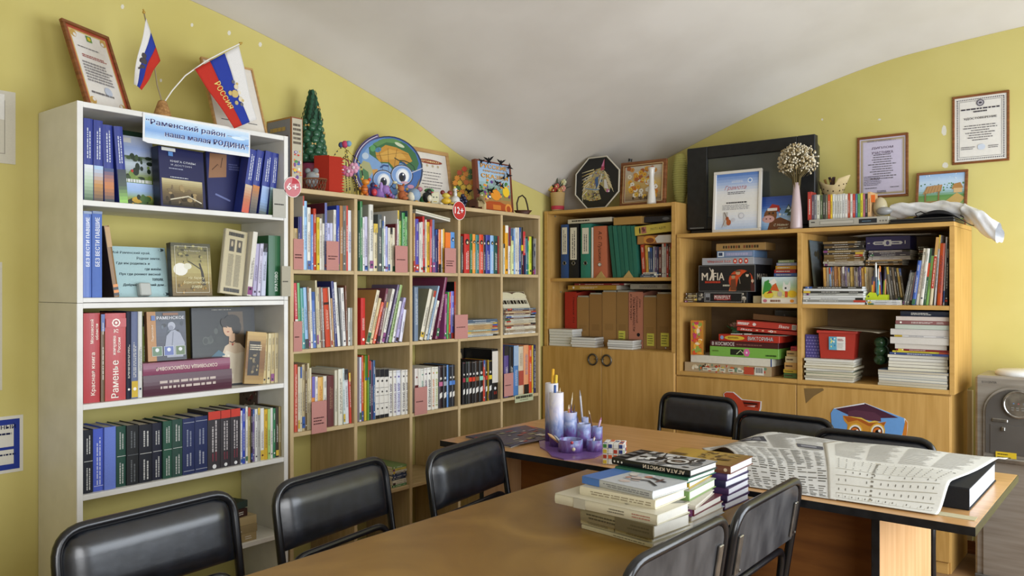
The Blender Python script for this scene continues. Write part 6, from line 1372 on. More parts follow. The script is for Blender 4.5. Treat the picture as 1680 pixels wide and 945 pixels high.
gbox(k1, 345, 822, 236, 188, .25, '#c4bca8', 'flat_box', 'pale flat box with handwriting lying on the binders', lambda a, w, h: a.dashes(-.4*w, .3*h, .12*w, .8*h, 1, '#3a3630', rq, .6), inset=.055, mat='paper')
gbox(k1, 848, 1152, 256, 172, .2, '#a8844a', 'cardboard_box', 'plain kraft cardboard box lying on the green folders', None, inset=.055, mat='paper')
r, w, h, zq = gbox(k1, 1165, 1490, 228, 165, .2, '#2a2c34', 'dark_case', 'dark zipped case lying above the photo album', lambda a, w, h: a.ell(.3*w, .5*h, .12*w, .25*h, '#6a6e78', 12), inset=.09)
for i, (xa, xb, cc) in enumerate(((640, 720, '#8a6a3a'), (960, 1060, '#a88a50'))):
 pz = stand(Bk, 880+(700+i*305)/6.704, .045, C_MID+.0005); r = thing('paper_pyramid', uniq(['small gold paper pyramid in front of the salmon archive box', 'small gold paper pyramid in front of the green folders'][i]), 'ornament', T3(*pz))
 m = MB(); s_ = .034; m.add([(-s_, 0, 0), (s_, 0, 0), (s_, s_, 0), (-s_, s_, 0), (0, s_*.4, .046)], [(0, 1, 4), (1, 2, 4), (2, 3, 4), (3, 0, 4), (3, 2, 1, 0)], '#b09258'); m.build('pyramid', 'wicker', r)
# small books lying beside the folders
flat_pile(Bk, k1, [(1140,1310,832,812,'#4a5868'), (1150,1322,812,795,'#3a4450'), (1190,1300,795,778,'#c8c0ac')], 'front of corner cabinet upper shelf', zb=C_MID, D=.1, inset=.045, kind='booklet')
# ---- corner cabinet, lower shelf: archive files
def file_box(x0, x1, yt, col, lab, words=None, note=None, tape=True, hole=None, D=.24):
 ox, oy, k = k2; ins = .15
 s0, s1 = along(Bk, ox+x0/k, ins), along(Bk, ox+x1/k, ins); zt = height(Bk, ox+(x0+x1)/2/k, oy+yt/k, ins); w = s1-s0-.0015; H = zt-C_BOT
 r = thing('archive_file', uniq(lab), 'archive file', frameM(Bk, (s0+s1)/2, C_BOT+.0005, ins), 'archive files in the corner cabinet')
 c = .002
 m = MB(); m.box(-w/2, w/2, 0, c, 0, H, col, .0006); m.build('front', 'paper', r)
 for sx in (-1, 1): m = MB(); m.prism([(c, 0), (D, 0), (D, H*1.02), (D*.5, H*1.02), (c, H*.98)], sx*w/2-(c if sx > 0 else 0), sx*w/2+(0 if sx > 0 else c), col, axis='x'); m.build('side', 'paper', r)
 m = MB(); m.box(-w/2+c, w/2-c, D-c, D, 0, H*1.02, col); m.build('rear', 'paper', r)
 m = MB(); m.box(-w/2+.004, w/2-.004, .006, D-.01, .002, H*1.03 if tape else H*.9, '#a8a494'); m.build('papers', 'paper', r)
 a = Art()
 if tape and not words: a.rect(-w*.3, H*.3, w*.3, H*.42, tuple(q*.88 for q in hexc(col)))
 if words:
  for i, (t, off, za, zb_) in enumerate(words): a.text(t, off*w, (za+zb_)/2*H, .15*w, '#2a1c1c', w=(zb_-za)*H, rot=-90, shear=.15)
 if a.mb.f: a.build('lettering', 'paper', r, facing(0, -.0003, 0))
 if note:
  m = MB(); m.box(-w*.26+note*w, w*.3+note*w, -.0016, -.0004, H*.06, H*.30, '#d0cc58'); n_ = m.build('sticky_note', 'paper', r)
  a = Art(); a.dashes(-w*.2+note*w, H*.09, w*.24+note*w, H*.27, 4, '#5a5a30', rq, .35, .3); a.build('note_writing', 'paper', r, facing(0, -.002, 0))['kind'] = 'stuff'
 if hole:
  m = MB(); m.m = T3(0.02, -.0008, hole*H) @ RX(90); m.lathe([(0, 0), (.012, 0)], 16, col='#181820', cap=False); m.build('finger_hole', 'matte_print', r)
 return r
file_box(312, 442, 195, '#a83424', 'red archive file with handwriting beside the cabinet side panel', [('Первые ТЦ', .25, .42, .9)], tape=False)
file_box(446, 577, 252, '#a07a48', 'kraft archive file beside the red file')
file_box(581, 720, 222, '#9a7444', 'kraft archive file, second from the red file')
file_box(724, 876, 197, '#a27c4a', 'tall kraft archive file with curved top, third from the red file')
file_box(880, 1010, 197, '#9a7646', 'kraft archive file with sticky note beside the salmon file', note=-.05)
file_box(1014, 1172, 195, '#c08068', 'salmon archive file with handwritten lines', [('День', .3, .72, .88), ('Славянской', .1, .45, .92), ('письменности', -.12, .3, .9), ('и культуры', -.34, .5, .96)], tape=False, hole=.24)
file_box(1176, 1318, 252, '#9c7848', 'kraft archive file with sticky note, next to the salmon file', note=.05)
file_box(1322, 1484, 217, '#8f6e42', 'kraft archive file with sticky note against the cabinet side', note=.05)
flat_pile(Bk, k2, [(345,880,172,122,'#b8903a',{'label':'yellow folder lying on top of the archive files','name':'folder'}), (415,965,124,104,'#8a2c34',{'label':'dark red folder lying on the yellow folder','name':'folder'})], 'corner cabinet lower shelf', D=.22, inset=.16, kind='folder')
flat_pile(Bk, k2, [(1035,1488,165,108,'#a8a496',{'label':'grey box file lying on top of the archive files','name':'box_file','hard':True}), ], 'corner cabinet', D=.22, inset=.16, kind='box file')
m_ = random.Random(8)
def journals(x0, x1, y0, y1, n, where, ins, yaw, covers, D=.135):
 its = []
 h = (y0-y1)/n
 for i in range(n): its.append((x0+m_.uniform(-6, 6), x1+m_.uniform(-6, 6), y0-h*i, y0-h*(i+1), m_.choice(covers), {'yaw': yaw+m_.uniform(-3, 3), 'rev': True, 'pages': '#d6d4cc'}))
 return flat_pile(Bk, k2, its, where, zb=C_BOT, D=D, inset=ins, kind='journal')
journals(140, 385, 780, 600, 6, 'before archive files beside cabinet side', .008, 6, ['#c8b070', '#8a9a68', '#b8b4a8', '#5a6a50'])
journals(392, 640, 795, 690, 4, 'before the kraft archive files', .006, 8, ['#c89a3a', '#4a4a44', '#b8b4a8', '#3a4030'])
journals(788, 1050, 812, 715, 4, 'before the salmon archive file', .006, 6, ['#b8902c', '#5a4c34', '#b8b4a8', '#6a6048'])
# ---- on top of the corner cabinet
CZ = C_TOP
p = stand(Bk, 915, .045, CZ+.0005); k = SC(p); r = thing('flower_pot', uniq('beige pot with red ribbon and small flowers on the corner cabinet'), 'flower pot', T3(*p))
m = MB(); m.lathe([(0, 0), (10*k, 0), (12*k, 29*k), (12.5*k, 30*k), (11*k, 30*k), (9*k, 22*k)], 20, col='#b89a66', cap=False); m.build('pot', 'paper', r)
m = MB(); m.lathe([(10.3*k, 2*k), (10.9*k, 8*k)], 20, col='#b03a48', cap=False); m.build('ribbon', 'cloth', r)
m = MB(); m.ball((0, 0, 26*k), 9*k, '#3a3024', 12, 6, sz=.5); m.build('soil', 'fuzzy', r)
for dx, dz, cc in ((-12, 38, '#d8b860'), (1, 40, '#c86a60'), (13, 36, '#d09080'), (-5, 34, '#a83a34'), (7, 33, '#c8a060'), (14, 46, '#c8c8a0')):
 m = MB()
 for q in range(5): m.ball((dx*k+2.6*k*math.cos(q*1.257), -3*k, dz*k+2.6*k*math.sin(q*1.257)), 2.8*k, cc, 8, 6)
 m.ball((dx*k, -5*k, dz*k), 1.8*k, '#d8c890', 6, 5); m.build('flower', 'fuzzy', r)
for i in range(12):
 an = -80+160*i/11; L_ = rq.uniform(14, 36)
 m = MB(); m.tube([(0, 0, 28*k), (L_*.4*k*math.sin(math.radians(an)), (i % 3-1)*4*k, 28*k+L_*.55*k*math.cos(math.radians(an*.7))), (L_*.9*k*math.sin(math.radians(an)), (i % 3-1)*6*k, 28*k+L_*k*math.cos(math.radians(an*.8)))], [1.1*k, .9*k, .2*k], 5, '#2c4024'); m.build('leaf', 'fuzzy', r)
# octagonal unicorn picture
pc = PT(Bk, 978, 300, .05); k = SC(pc); hgt = 44*k; c_ = stand(Bk, 978, .05, CZ+.001)
r = thing('unicorn_picture', uniq('octagonal black picture of a sequin unicorn head with white rim'), 'picture', T3(*c_) @ RX(-3))
zc = 42.5*k; oc = lambda R: [(R*math.cos(math.radians(22.5+45*i)), zc+R*math.sin(math.radians(22.5+45*i))) for i in range(8)]
R_ = 45.5*k
m = MB(); m.prism(oc(R_), .001, .014, '#101012', axis='y'); m.build('panel', 'glossy_print', r)
m = MB(); P = oc(R_*1.0); m.tube([(x, .002, z) for x, z in P], .0052, 8, '#ccc6b6', closed=True, smooth=False); m.build('rim', 'matte_print', r)
a = Art(); q = lambda x, y: (x*k, zc+y*k)
a.poly([q(*t) for t in ((-26, -26), (-27, -12), (-22, 4), (-14, 16), (-2, 22), (8, 24), (14, 18), (20, 6), (27, -10), (24, -16), (18, -17), (12, -8), (4, -2), (4, -14), (9, -28), (-8, -30))], '#a89a6a')
for i in range(230):
 x, y = rq.uniform(-26, 22), rq.uniform(-29, 22)
 if (y < 22-max(0, -x-2)*.7 and not (x > 5 and y < -6 and x < 18-(-17-y)*.1) and x < 26 and y > -30+max(0, -x-20) and not (x > 8 and y < -8) and not (x > 14 and y > 16)):
  a.ell(x*k, zc+y*k, 1.35*k, 1.2*k, rq.choice(['#c8b050', '#8a9a50', '#d8d0b0', '#6a7a9a', '#a87a40', '#d8c068', '#5a4a3a', '#7a5a80', '#b8b8a8']), 6)
for i in range(9): a.line([q(-6-i*1.5, 22-i*4.2), q(-18-i*1.2, 20-i*5), q(-30+i*.4, 18-i*6)], [1.8*k, 1.5*k, .5*k], ['#d8cba0', '#c8b070', '#e0d8c0'][i % 3])
for i in range(6): a.line([q(14+i*1.4, 18-i*4), q(19+i*2, 12-i*4.5), q(24+i*1.8, 8-i*5.2)], [1.4*k, 1.2*k, .4*k], '#d8cba0')
a.poly([q(6, 19), q(14, 20), q(14, 38)], '#a83a58'); a.poly([q(8, 26), q(12.4, 26), q(13.6, 38)], '#c878a0'); a.line([q(1, -13), q(6, 2), q(10, 14)], 1.6*k, '#d8d4c8'); a.poly([q(15, -10), q(14, 4), q(18, 4), q(23, -12)], '#d0cec8'); a.ell(9*k, zc+2*k, 3*k, 2*k, '#a8b8c8', 10); a.ell(9.4*k, zc+2*k, 1.4*k, 1.4*k, '#18181c', 8); a.poly([q(-4, 6), q(2, 10), q(3, -4), q(-1, -10)], '#3a5a8a'); a.ell(22*k, zc-15*k, 3.4*k, 2.6*k, '#b86a9a', 10); a.ell(24*k, zc-16*k, 1.6*k, 1.6*k, '#d8d0c8', 8); a.line([q(-22, -8), q(-8, -11), q(4, -12)], 1.6*k, '#6a8ab0'); a.blobs(-10*k, zc-29*k, 7*k, zc-14*k, ['#4a3c34', '#6a5848', '#3a2c28'], 26, rq, (.05, .1))
a.build('sequin_print', 'glossy_print', r, facing(0, .0008, 0))
# flower picture in wooden frame
BLp, BRp = stand(Bk, 1016, .08, CZ+.001), stand(Bk, 1091, .08, CZ+.001); TLp = PT(Bk, 1016, 268, .10); TLp.x = BLp.x
r, w, h = quad_thing('flower_picture', 'brown framed picture of yellow and white flowers on the corner cabinet', 'picture', BLp, BRp, TLp)
a = Art(); f_ = .03; a.rect(-w/2+f_, f_, w/2-f_, h-f_, '#c8bca0'); a.grad(-w/2+f_+.005, f_+.005, w/2-f_-.005, h-f_-.005, ['#8a7458', '#b89a68', '#c8a860', '#b8a890', '#c8c0b0'])
for i in range(70):
 x, y = rq.uniform(-.32, .32)*w, rq.uniform(.2, .86)*h; cc = rq.choice(['#d8a030', '#e0b848', '#e8e4d8', '#dcd8cc', '#c8782c'] if y < .6*h else ['#d8a030', '#a85a2c', '#c88a3c', '#e0d8c0'])
 for t in range(5): a.ell(x+.022*w*math.cos(t*1.257), y+.022*w*math.sin(t*1.257), .03*w, .024*w, cc, 7)
 a.ell(x, y, .012*w, .012*w, '#8a5a20', 6)
a.blobs(-.3*w, .14*h, .3*w, .22*h, ['#5a4838', '#4a3a2c'], 8, rq, (.3, .6)); picture_frame(r, w, h, f_, 'frame_wood', a, .02)
m = MB(); e_ = f_*.72
for b_ in ((-w/2+e_, w/2-e_, e_, e_+.004), (-w/2+e_, w/2-e_, h-e_-.004, h-e_), (-w/2+e_, -w/2+e_+.004, e_, h-e_), (w/2-e_-.004, w/2-e_, e_, h-e_)): m.box(b_[0], b_[1], -.002, .004, b_[2], b_[3], '#c8b080')
m.build('inner_beading', 'matte_print', r)
p = stand(Bk, 1069, .036, CZ+.0005); k = SC(p); r = thing('white_vase', uniq('slim white vase in front of the flower picture'), 'vase', T3(*p))
m = MB(); m.lathe([(0, 0), (7.6*k, 0), (7.4*k, 4*k), (4.6*k, 30*k), (4.0*k, 44*k), (5.2*k, 56*k), (6.2*k, 60*k), (5.4*k, 60*k), (3.4*k, 46*k)], 20, col='#d4d0c8', cap=False); m.build('vase_body', 'ceramic', r)
p = PT(Bk, 1034, 262, .13); k = SC(p); q0 = stand(Bk, 1024, .15, CZ+.012); r = thing('cardboard_tube', uniq('pale rolled tube with dark end behind the unicorn picture'), 'tube', T3(*q0))
d_ = Vector((p.x, p.y, p.z))-q0; m = MB(); m.tube([(0, 0, 0), d_*.96], .011, 12, '#a8a490'); m.build('tube_body', 'paper', r); m = MB(); m.tube([d_*.96, d_*1.02], .0125, 12, '#1c1c1c'); m.build('cap', 'plastic', r)
# pleated yellow-green paper lantern between the cabinets, and a plain yellow sheet beside it
p = stand(Bk, 1116, .25, C_TOP+.0005); k = SC(p); r = thing('pleated_lantern', uniq('pleated yellow-green paper lantern behind the television'), 'lantern', T3(*p))
pr = []
for i in range(44):
 t = i/43; R0 = 10*k+9*k*math.sin(math.pi*min(1, t*1.02))**.7; pr.append((R0*(1 if i % 2 else .93)*.72, 5*k+t*80*k))
m = MB(); m.lathe(pr, 20, col='#b8b46a', smooth=False); m.build('pleats', 'paper', r)
m = MB(); m.lathe([(0, 0), (9*k, 0), (8*k, 5*k), (0, 5*k)], 16, col='#a8a460', cap=False); m.build('foot', 'paper', r)
# ---- open shelf unit, games bay (upper)
W1 = 'games bay'
def mono(a, w, h):
 a.rect(-w/2, 0, w/2, h, '#17181c'); a.frame(-w*.36, .08*h, w*.40, .92*h, .0015, '#c8c8c4'); a.rect(-w*.34, .16*h, -.24*w, .84*h, '#8a8c90'); a.rect(-.33*w, .2*h, -.25*w, .5*h, '#2c2c30'); a.rect(-.16*w, .24*h, .18*w, .72*h, '#7a1c24'); a.text('MONOPOLY', .01*w, .52*h, .34*h, '#e8e0d8', w=.32*w, bold=.01); a.dashes(-.1*w, .24*h, .12*w, .34*h, 1, '#c86a60', rq, .8); a.blobs(-.5*w, .05*h, -.37*w, .95*h, ['#8a8478', '#c8c0b0', '#3a3834'], 10, rq, (.15, .3)); a.blobs(.38*w, .05*h, .5*w, .95*h, ['#8a8478', '#c8c0b0', '#3a3834'], 8, rq, (.15, .3))
r, w, h, zq = gbox(g1, 308, 885, 886, 762, .30, '#17181c', 'board_game', 'flat black board game box under the larger black game box', mono, 'board game', zb=G_MID, inset=.035, yaw=-2)
def mafia(a, w, h):
 a.rect(-w/2+.002, .002, w/2-.002, h-.002, '#1c1c1e'); a.ell(.25*w, .42*h, .21*w, .40*h, '#b8401e', 30); a.ell(.25*w, .42*h, .195*w, .37*h, '#c8481e', 30); a.poly([(.04*w, .02*h), (.06*w, .18*h), (.18*w, .2*h), (.24*w, .02*h)], '#c06030')
 a.poly([(.16*w, .0), (.2*w, .45*h), (.28*w, .66*h), (.36*w, .76*h), (.42*w, .62*h), (.44*w, .3*h), (.46*w, .02*h)], '#14110f'); a.ell(.36*w, .62*h, .026*w, .075*h, '#d0b8a0', 12); a.ell(.365*w, .70*h, .04*w, .06*h, '#14110f', 12); a.ell(.2*w, .7*h, .04*w, .08*h, '#b89878', 12); a.ell(.2*w, .76*h, .055*w, .03*h, '#5a4830', 12); a.ell(.12*w, .55*h, .035*w, .07*h, '#a88868', 12); a.rect(.07*w, .6*h, .17*w, .64*h, '#3a2c20'); a.poly([(.07*w, .05*h), (.08*w, .45*h), (.16*w, .48*h), (.18*w, .05*h)], '#6a3a24'); a.poly([(.42*w, .02*h), (.42*w, .32*h), (.49*w, .28*h), (.49*w, .02*h)], '#4a1c1c'); a.ell(.45*w, .4*h, .024*w, .06*h, '#c8a890', 12); a.line([(.24*w, .3*h), (.22*w, .55*h)], .014*w, '#8a7a68')
 a.text('M', -.385*w, .57*h, .28*h, '#d8ccb8', w=.115*w, bold=.01); a.text('FIA', -.135*w, .57*h, .28*h, '#d8ccb8', w=.2*w, bold=.01); a.poly([(-.31*w, .42*h), (-.27*w, .62*h), (-.26*w, .82*h), (-.24*w, .86*h), (-.22*w, .8*h), (-.235*w, .62*h), (-.215*w, .42*h), (-.245*w, .42*h), (-.25*w, .55*h), (-.275*w, .42*h)], '#d8ccb8'); a.line([(-.26*w, .74*h), (-.3*w, .9*h)], .012*w, '#d8ccb8'); a.dashes(-.38*w, .32*h, -.1*w, .40*h, 1, '#b83a24', rq, .9, .05); a.dashes(-.06*w, .2*h, .06*w, .27*h, 1, '#c8c0a8', rq, .9, .05); a.frame(-w/2+.002, .002, w/2-.002, h-.002, .0018, '#8a8a88')
zM = zq
r, w, h, zq = gbox(g1, 322, 980, 764, 452, .22, '#161618', 'board_game', 'large black game box with red sun and gangsters on its front', mafia, 'board game', zb=zM, inset=.04, yaw=-1, sidedraw=lambda a, w, h: (a.rect(-w/2, 0, w/2, h, '#1a1a1c'), a.text('MAFIA', -.06*w, .56*h, .22*h, '#b8ac98', w=.7*w, bold=.01)))
r, w, h, zq = gbox(g1, 362, 960, 446, 370, .27, '#8a8c92', 'board_game', 'grey striped flat game box lying on the large black game box', lambda a, w, h: ([a.rect(-w/2, (.12+.2*i)*h, w/2, (.2+.2*i)*h, '#c4c4c8') for i in range(5)], a.text('Морской бой', -.16*w, .46*h, .46*h, '#e8e0dc', w=.46*w, bold=.01), a.text('Морской бой', -.162*w, .47*h, .44*h, '#a83028', w=.45*w, bold=.01), [a.ell((.15+.105*i)*w, .5*h, .036*w, .36*h, '#c83a24', 16) for i in range(3)], [a.ell((.15+.105*i)*w, .5*h, .018*w, .16*h, '#e8d8c8', 10) for i in range(3)]), 'board game', zb=zq, inset=.04, yaw=-1)
r, w, h, zq = gbox(g1, 532, 958, 366, 288, .2, '#6a84a4', 'board_game', 'light blue box lying on the grey striped game box', lambda a, w, h: (a.rect(-.47*w, .15*h, -.3*w, .85*h, '#d8dce0'), a.rect(-.45*w, .3*h, -.34*w, .75*h, '#2c3c5a'), a.rect(-.27*w, .2*h, .46*w, .8*h, '#8a94b4'), a.dashes(-.22*w, .3*h, .4*w, .7*h, 1, '#a8a8c4', rq, .8)), 'board game', zb=zq, inset=.06)
gbox(g1, 528, 1090, 284, 200, .16, '#9a7848', 'board_game', 'brown box with spaced dark letters on top of the light blue box', lambda a, w, h: [a.rect(-w/2, .1*h, w/2, .9*h, '#a07e4c')]+[a.rect((-.36+.053*i)*w, .32*h, (-.325+.053*i)*w, .68*h, ['#3a2c18', '#3a2c18', '#7a3a24'][i % 3]) for i in range(14) if i != 7], 'board game', zb=zq, inset=.07, yaw=1)
def pz(a, w, h):
 a.grad(-w/2, 0, w/2, h, ['#e0dcd0', '#d8c860', '#a8c4a0', '#c8d8dc']); a.poly([(-.48*w, .35*h), (-.42*w, .82*h), (-.3*w, .9*h), (-.2*w, .6*h), (-.22*w, .36*h)], '#3a8a3a'); a.poly([(-.26*w, .5*h), (-.12*w, .86*h), (.0, .46*h)], '#c85a28'); a.poly([(-.3*w, .8*h), (-.14*w, .95*h), (-.06*w, .8*h), (-.18*w, .7*h)], '#e4e0d4'); a.ell(.2*w, .58*h, .11*w, .13*h, '#dcdad0', 14); a.poly([(.1*w, .62*h), (.12*w, .85*h), (.18*w, .7*h)], '#dcdad0'); a.poly([(.24*w, .7*h), (.3*w, .86*h), (.32*w, .62*h)], '#dcdad0'); a.ell(.18*w, .58*h, .03*w, .04*h, '#20242c', 8); a.ell(.36*w, .36*h, .13*w, .13*h, '#e0b828', 14); a.ell(-.3*w, .32*h, .14*w, .14*h, '#d8c038', 14); a.poly([(-.36*w, .36*h), (-.26*w, .5*h), (-.18*w, .4*h)], '#a83028'); a.ell(.02*w, .36*h, .07*w, .1*h, '#b8a898', 12); a.rect(.16*w, .24*h, .24*w, .46*h, '#c84a2c'); a.blobs(-.48*w, .2*h, .48*w, .36*h, ['#e0c030', '#8a9a40', '#d88a30', '#6a8a98'], 16, rq, (.06, .12)); a.rect(-w/2, 0, w/2, .2*h, '#dcd4c4'); a.dashes(-.25*w, .05*h, .05*w, .15*h, 1, '#6a3a20', rq, .8, .05); a.ell(.36*w, .1*h, .06*w, .06*h, '#d88a30', 10); a.ell(-.4*w, .1*h, .06*w, .06*h, '#b86a78', 10)
gbox(g1, 1048, 1456, 893, 590, .05, '#d4d0bc', 'puzzle_box', 'upright puzzle box with a white wolf and coloured hills, games bay', pz, 'puzzle', zb=G_MID, inset=.03, yaw=0)
zq = height(Bk, 1100+1320/7, 370+585/7, .10);
for i, (xa, xb, ya, yb, cc, lab) in enumerate(((1188, 1452, 585, 548, '#4a6ab0', 'blue small box at the bottom of stack behind the puzzle box'), (1190, 1440, 548, 506, '#a8303c', 'crimson small box second in stack behind the puzzle box'), (1205, 1446, 505, 462, '#c8902c', 'amber small box third in stack behind the puzzle box'), (1215, 1450, 461, 428, '#8a90b0', 'lavender small box fourth in stack behind the puzzle box'), (1235, 1420, 427, 396, '#8aa070', 'green small box on top of stack behind the puzzle box'))):
 r, w, h, zq = gbox(g1, xa, xb, ya, yb, .12, cc, 'small_box', lab, lambda a, w, h: a.dashes(-.4*w, .3*h, .3*w, .7*h, 1, '#e0d8c8', rq, .7), zb=zq if i else None, inset=.10, group='small boxes stacked behind the puzzle box')
# support box below them, plain
gbox(g1, 1180, 1452, 893, 588, .2, '#4a4440', 'cardboard_box', 'plain dark cardboard box behind the puzzle box, carrying the small boxes', None, zb=G_MID, inset=.095)
flat_pile(Bk, g1, [(165, 300, 884, 862, '#6a5434'), (160, 304, 862, 842, '#8a7448'), (170, 296, 842, 822, '#5a4a30'), (178, 300, 822, 800, '#9a8858'), (172, 292, 800, 778, '#4a3c28')], 'games bay beside the flat black box', zb=G_MID, D=.08, inset=.04, kind='card pack')
gbox(g1, 948, 1040, 890, 808, .1, '#b8aa88', 'small_box', 'small plain beige box between black boxes and puzzle box', None, zb=G_MID, inset=.06, mat='paper')
# ---- open shelf unit, games bay (lower)
def lotto(a, w, h):
 a.rect(-w/2, 0, w/2, h, '#b09a78'); a.blobs(-.49*w, .05*h, .48*w, .95*h, ['#c8b040', '#3a3024', '#b84a30', '#e0d8c0', '#6a8a70', '#c86a3a', '#d8c8a0'], 70, rq, (.12, .3)); a.rect(.32*w, .08*h, .42*w, .9*h, '#dcd8cc')
 for i in range(9): a.rect((.33+.009*i)*w, .3*h, (.335+.009*i)*w, .84*h, '#2c2c2c')
 a.rect(.2*w, .1*h, .31*w, .86*h, '#b84a34')
 for i in range(5): a.rect((-.28+.1*i)*w, .2*h, (-.21+.1*i)*w, .55*h, '#d0ccb8'); a.dashes((-.27+.1*i)*w, .28*h, (-.22+.1*i)*w, .48*h, 1, '#2c3a2c', rq)
gi = .035
r, w, h, zq = gbox(g2, 165, 1160, 872, 755, .26, '#8a6a48', 'board_game', 'long colourful patterned game box at the bottom of the lower games bay', lotto, 'board game', zb=G_BOT, inset=gi)
r, w, h, zq = gbox(g2, 232, 1165, 760, 668, .24, '#d8d2c0', 'board_game', 'plain cream flat game box with blue end, lower games bay', lambda a, w, h: a.rect(.485*w, 0, .5*w, h, '#24407a'), 'board game', zb=zq, inset=gi, mat='matte_print')
zG = zq
r, w, h, zq = gbox(g2, 452, 1243, 672, 562, .24, '#7ab04a', 'board_game', 'lime green flat game box with pink flower mark, lower games bay', lambda a, w, h: (a.rect(-.19*w, .2*h, .0, .8*h, '#20241c'), a.line([(-.1*w, .3*h), (-.04*w, .7*h), (0, .4*h)], .01*w, '#c8d8a0'), [a.ell(.05*w+.028*w*math.cos(t*1.05), .5*h+.26*h*math.sin(t*1.05), .02*w, .17*h, '#d86aa0', 10) for t in range(6)], a.ell(.05*w, .5*h, .014*w, .12*h, '#e8d8e0', 8), a.dashes(.32*w, .2*h, .47*w, .4*h, 1, '#2c4a1c', rq, .7), a.dashes(-.46*w, .45*h, -.34*w, .65*h, 1, '#5a7a30', rq)), 'board game', zb=zq, inset=gi)
r, w, h, zq = gbox(g2, 455, 1240, 566, 494, .22, '#4a1c20', 'board_game', 'dark maroon flat game box with white lettering, lower games bay', lambda a, w, h: (a.text('В КОСМОСЕ', -.3*w, .5*h, .6*h, '#e0d8d0', w=.34*w, bold=.01), a.dashes(-.1*w, .3*h, .3*w, .6*h, 1, '#8a5a50', rq)), 'board game', zb=zq, inset=gi)
r, w, h, zq = gbox(g2, 545, 1258, 508, 420, .24, '#b83424', 'board_game', 'red flat game box with yellow oval and outlined white lettering, lower games bay', lambda a, w, h: (a.ell(-.23*w, .5*h, .17*w, .36*h, '#d8b83a', 20), a.dashes(-.34*w, .36*h, -.12*w, .66*h, 2, '#6a3a18', rq, .6), a.text('ВИКТОРИНА', .2*w, .5*h, .62*h, '#2c3c6a', w=.42*w, bold=.01), a.text('ВИКТОРИНА', .2*w, .52*h, .56*h, '#e4e0d4', w=.405*w), a.ell(-.44*w, .5*h, .03*w, .3*h, '#8aa0c8', 12)), 'board game', zb=zq, inset=.028, yaw=-3)
zR = zq
gbox(g2, 238, 372, 622, 250, .06, '#b8702c', 'board_game', 'upright narrow orange box with leaf pattern, lower games bay', lambda a, w, h: (a.rect(-w/2, 0, w/2, h, '#b8782c'), a.blobs(-w/2, 0, w/2, h, ['#c84a24', '#d89a30', '#8a9a40', '#e0c8a0', '#b83a5a'], 46, rq, (.1, .25))), 'board game', zb=zG, inset=.03, yaw=14, sidedraw=lambda a, w, h: (a.rect(-w/2, 0, w/2, h, '#a87a38'), a.ell(0, .08*h, .3*w, .055*h, '#1c1814', 14), a.text('99', 0, .08*h, .04*h, '#e8e0d0', w=.3*w)))
for i, (xa, xb, zz) in enumerate(((690, 755, 0), (756, 818, 0), (842, 915, 0))):
 gbox(g2, xa, xb, 468, 400, .03, '#c0bcb0', 'domino_block', ['pale grey toy cube at the end of the row on the red game box', 'pale grey toy cube in the middle of the row on the red game box', 'pale grey toy cube standing apart on the red game box'][i], None, 'cube', zb=zR+.0003, inset=.034, mat='plastic', group='pale cubes on the red game box')
r, w, h, z5 = gbox(g2, 925, 1330, 470, 418, .2, '#c8c4b8', 'board_game', 'pale flat tray lying on the red game box, lower games bay', None, 'board game', zb=zR+.0003, inset=.05, mat='paper')
r, w, h, z6 = gbox(g2, 770, 1452, 440, 352, .22, '#a8322a', 'board_game', 'lower red flat box with white name and round pictures', lambda a, w, h: (a.text('Skazu', -.34*w, .5*h, .5*h, '#e8e0d8', w=.2*w, shear=.2, bold=.01), [a.ell((-.16+.1*i)*w, .5*h, .022*w, .2*h, '#d8a888', 10) for i in range(4)], a.ell(.08*w, .5*h, .03*w, .3*h, '#e8e0d8', 12), a.ell(.08*w, .5*h, .014*w, .14*h, '#a8322a', 10)), 'board game', zb=z5+.012, inset=.035, yaw=4, tilt=3)
r, w, h, z6 = gbox(g2, 765, 1452, 355, 272, .22, '#b0362c', 'board_game', 'upper red flat box with white lettering and barcode', lambda a, w, h: (a.dashes(-.48*w, .3*h, -.26*w, .75*h, 2, '#e8e0d8', rq, .7), a.ell(-.2*w, .5*h, .03*w, .26*h, '#d8c8c0', 12), a.text('Skazu', .28*w, .5*h, .5*h, '#e8e0d8', w=.17*w, shear=.2, bold=.01), a.rect(.41*w, .1*h, .48*w, .9*h, '#d8d4cc'), [a.rect((.42+.009*i)*w, .16*h, (.4245+.009*i)*w, .84*h, '#2c2c2c') for i in range(6)]), 'board game', zb=z6+.004, inset=.04, yaw=4, tilt=3)
gbox(g2, 945, 1450, 292, 195, .03, '#7a5634', 'wooden_board', 'brown wooden board standing behind the red flat boxes', None, 'board', zb=z6+.002, inset=.13, mat='wicker', tilt=4)
gbox(g2, 1195, 1452, 860, 135, .03, '#6e6c68', 'grey_case', 'grey plastic case standing against the back of the lower games bay', lambda a, w, h: a.ell(-.05*w, .92*h, .03*w, .02*h, '#a8a8a8', 8), 'case', zb=G_BOT, inset=.36, mat='plastic')
p = stand(Bk, 1100+748/7, .20, zR+.0005); k = SC(p); r = thing('lotus_ornament', uniq('pink and white lotus flower ornament behind the red game box'), 'ornament', T3(*p))
for lay, (n_, rad, ti, cc) in enumerate(((8, 10, 35, '#5a9a6a'), (8, 8, 55, '#d8a0a0'), (6, 5, 75, '#e0c8c4'))):
 pm_ = MB(); pm_.grid(lambda u, v: ((u-.5)*8*k*math.sin(math.pi*min(.97, v*.9+.08)), -.002*math.cos((u-.5)*3), v*15*k), 4, 6, cc); pmm = pm_.mesh('petal')
 for i in range(n_): o = link('petal', pmm, 'ceramic', r); o.matrix_basis = RZ(360*i/n_+lay*20) @ T3(0, -rad*.3*k, 3*k) @ RX(90-ti)
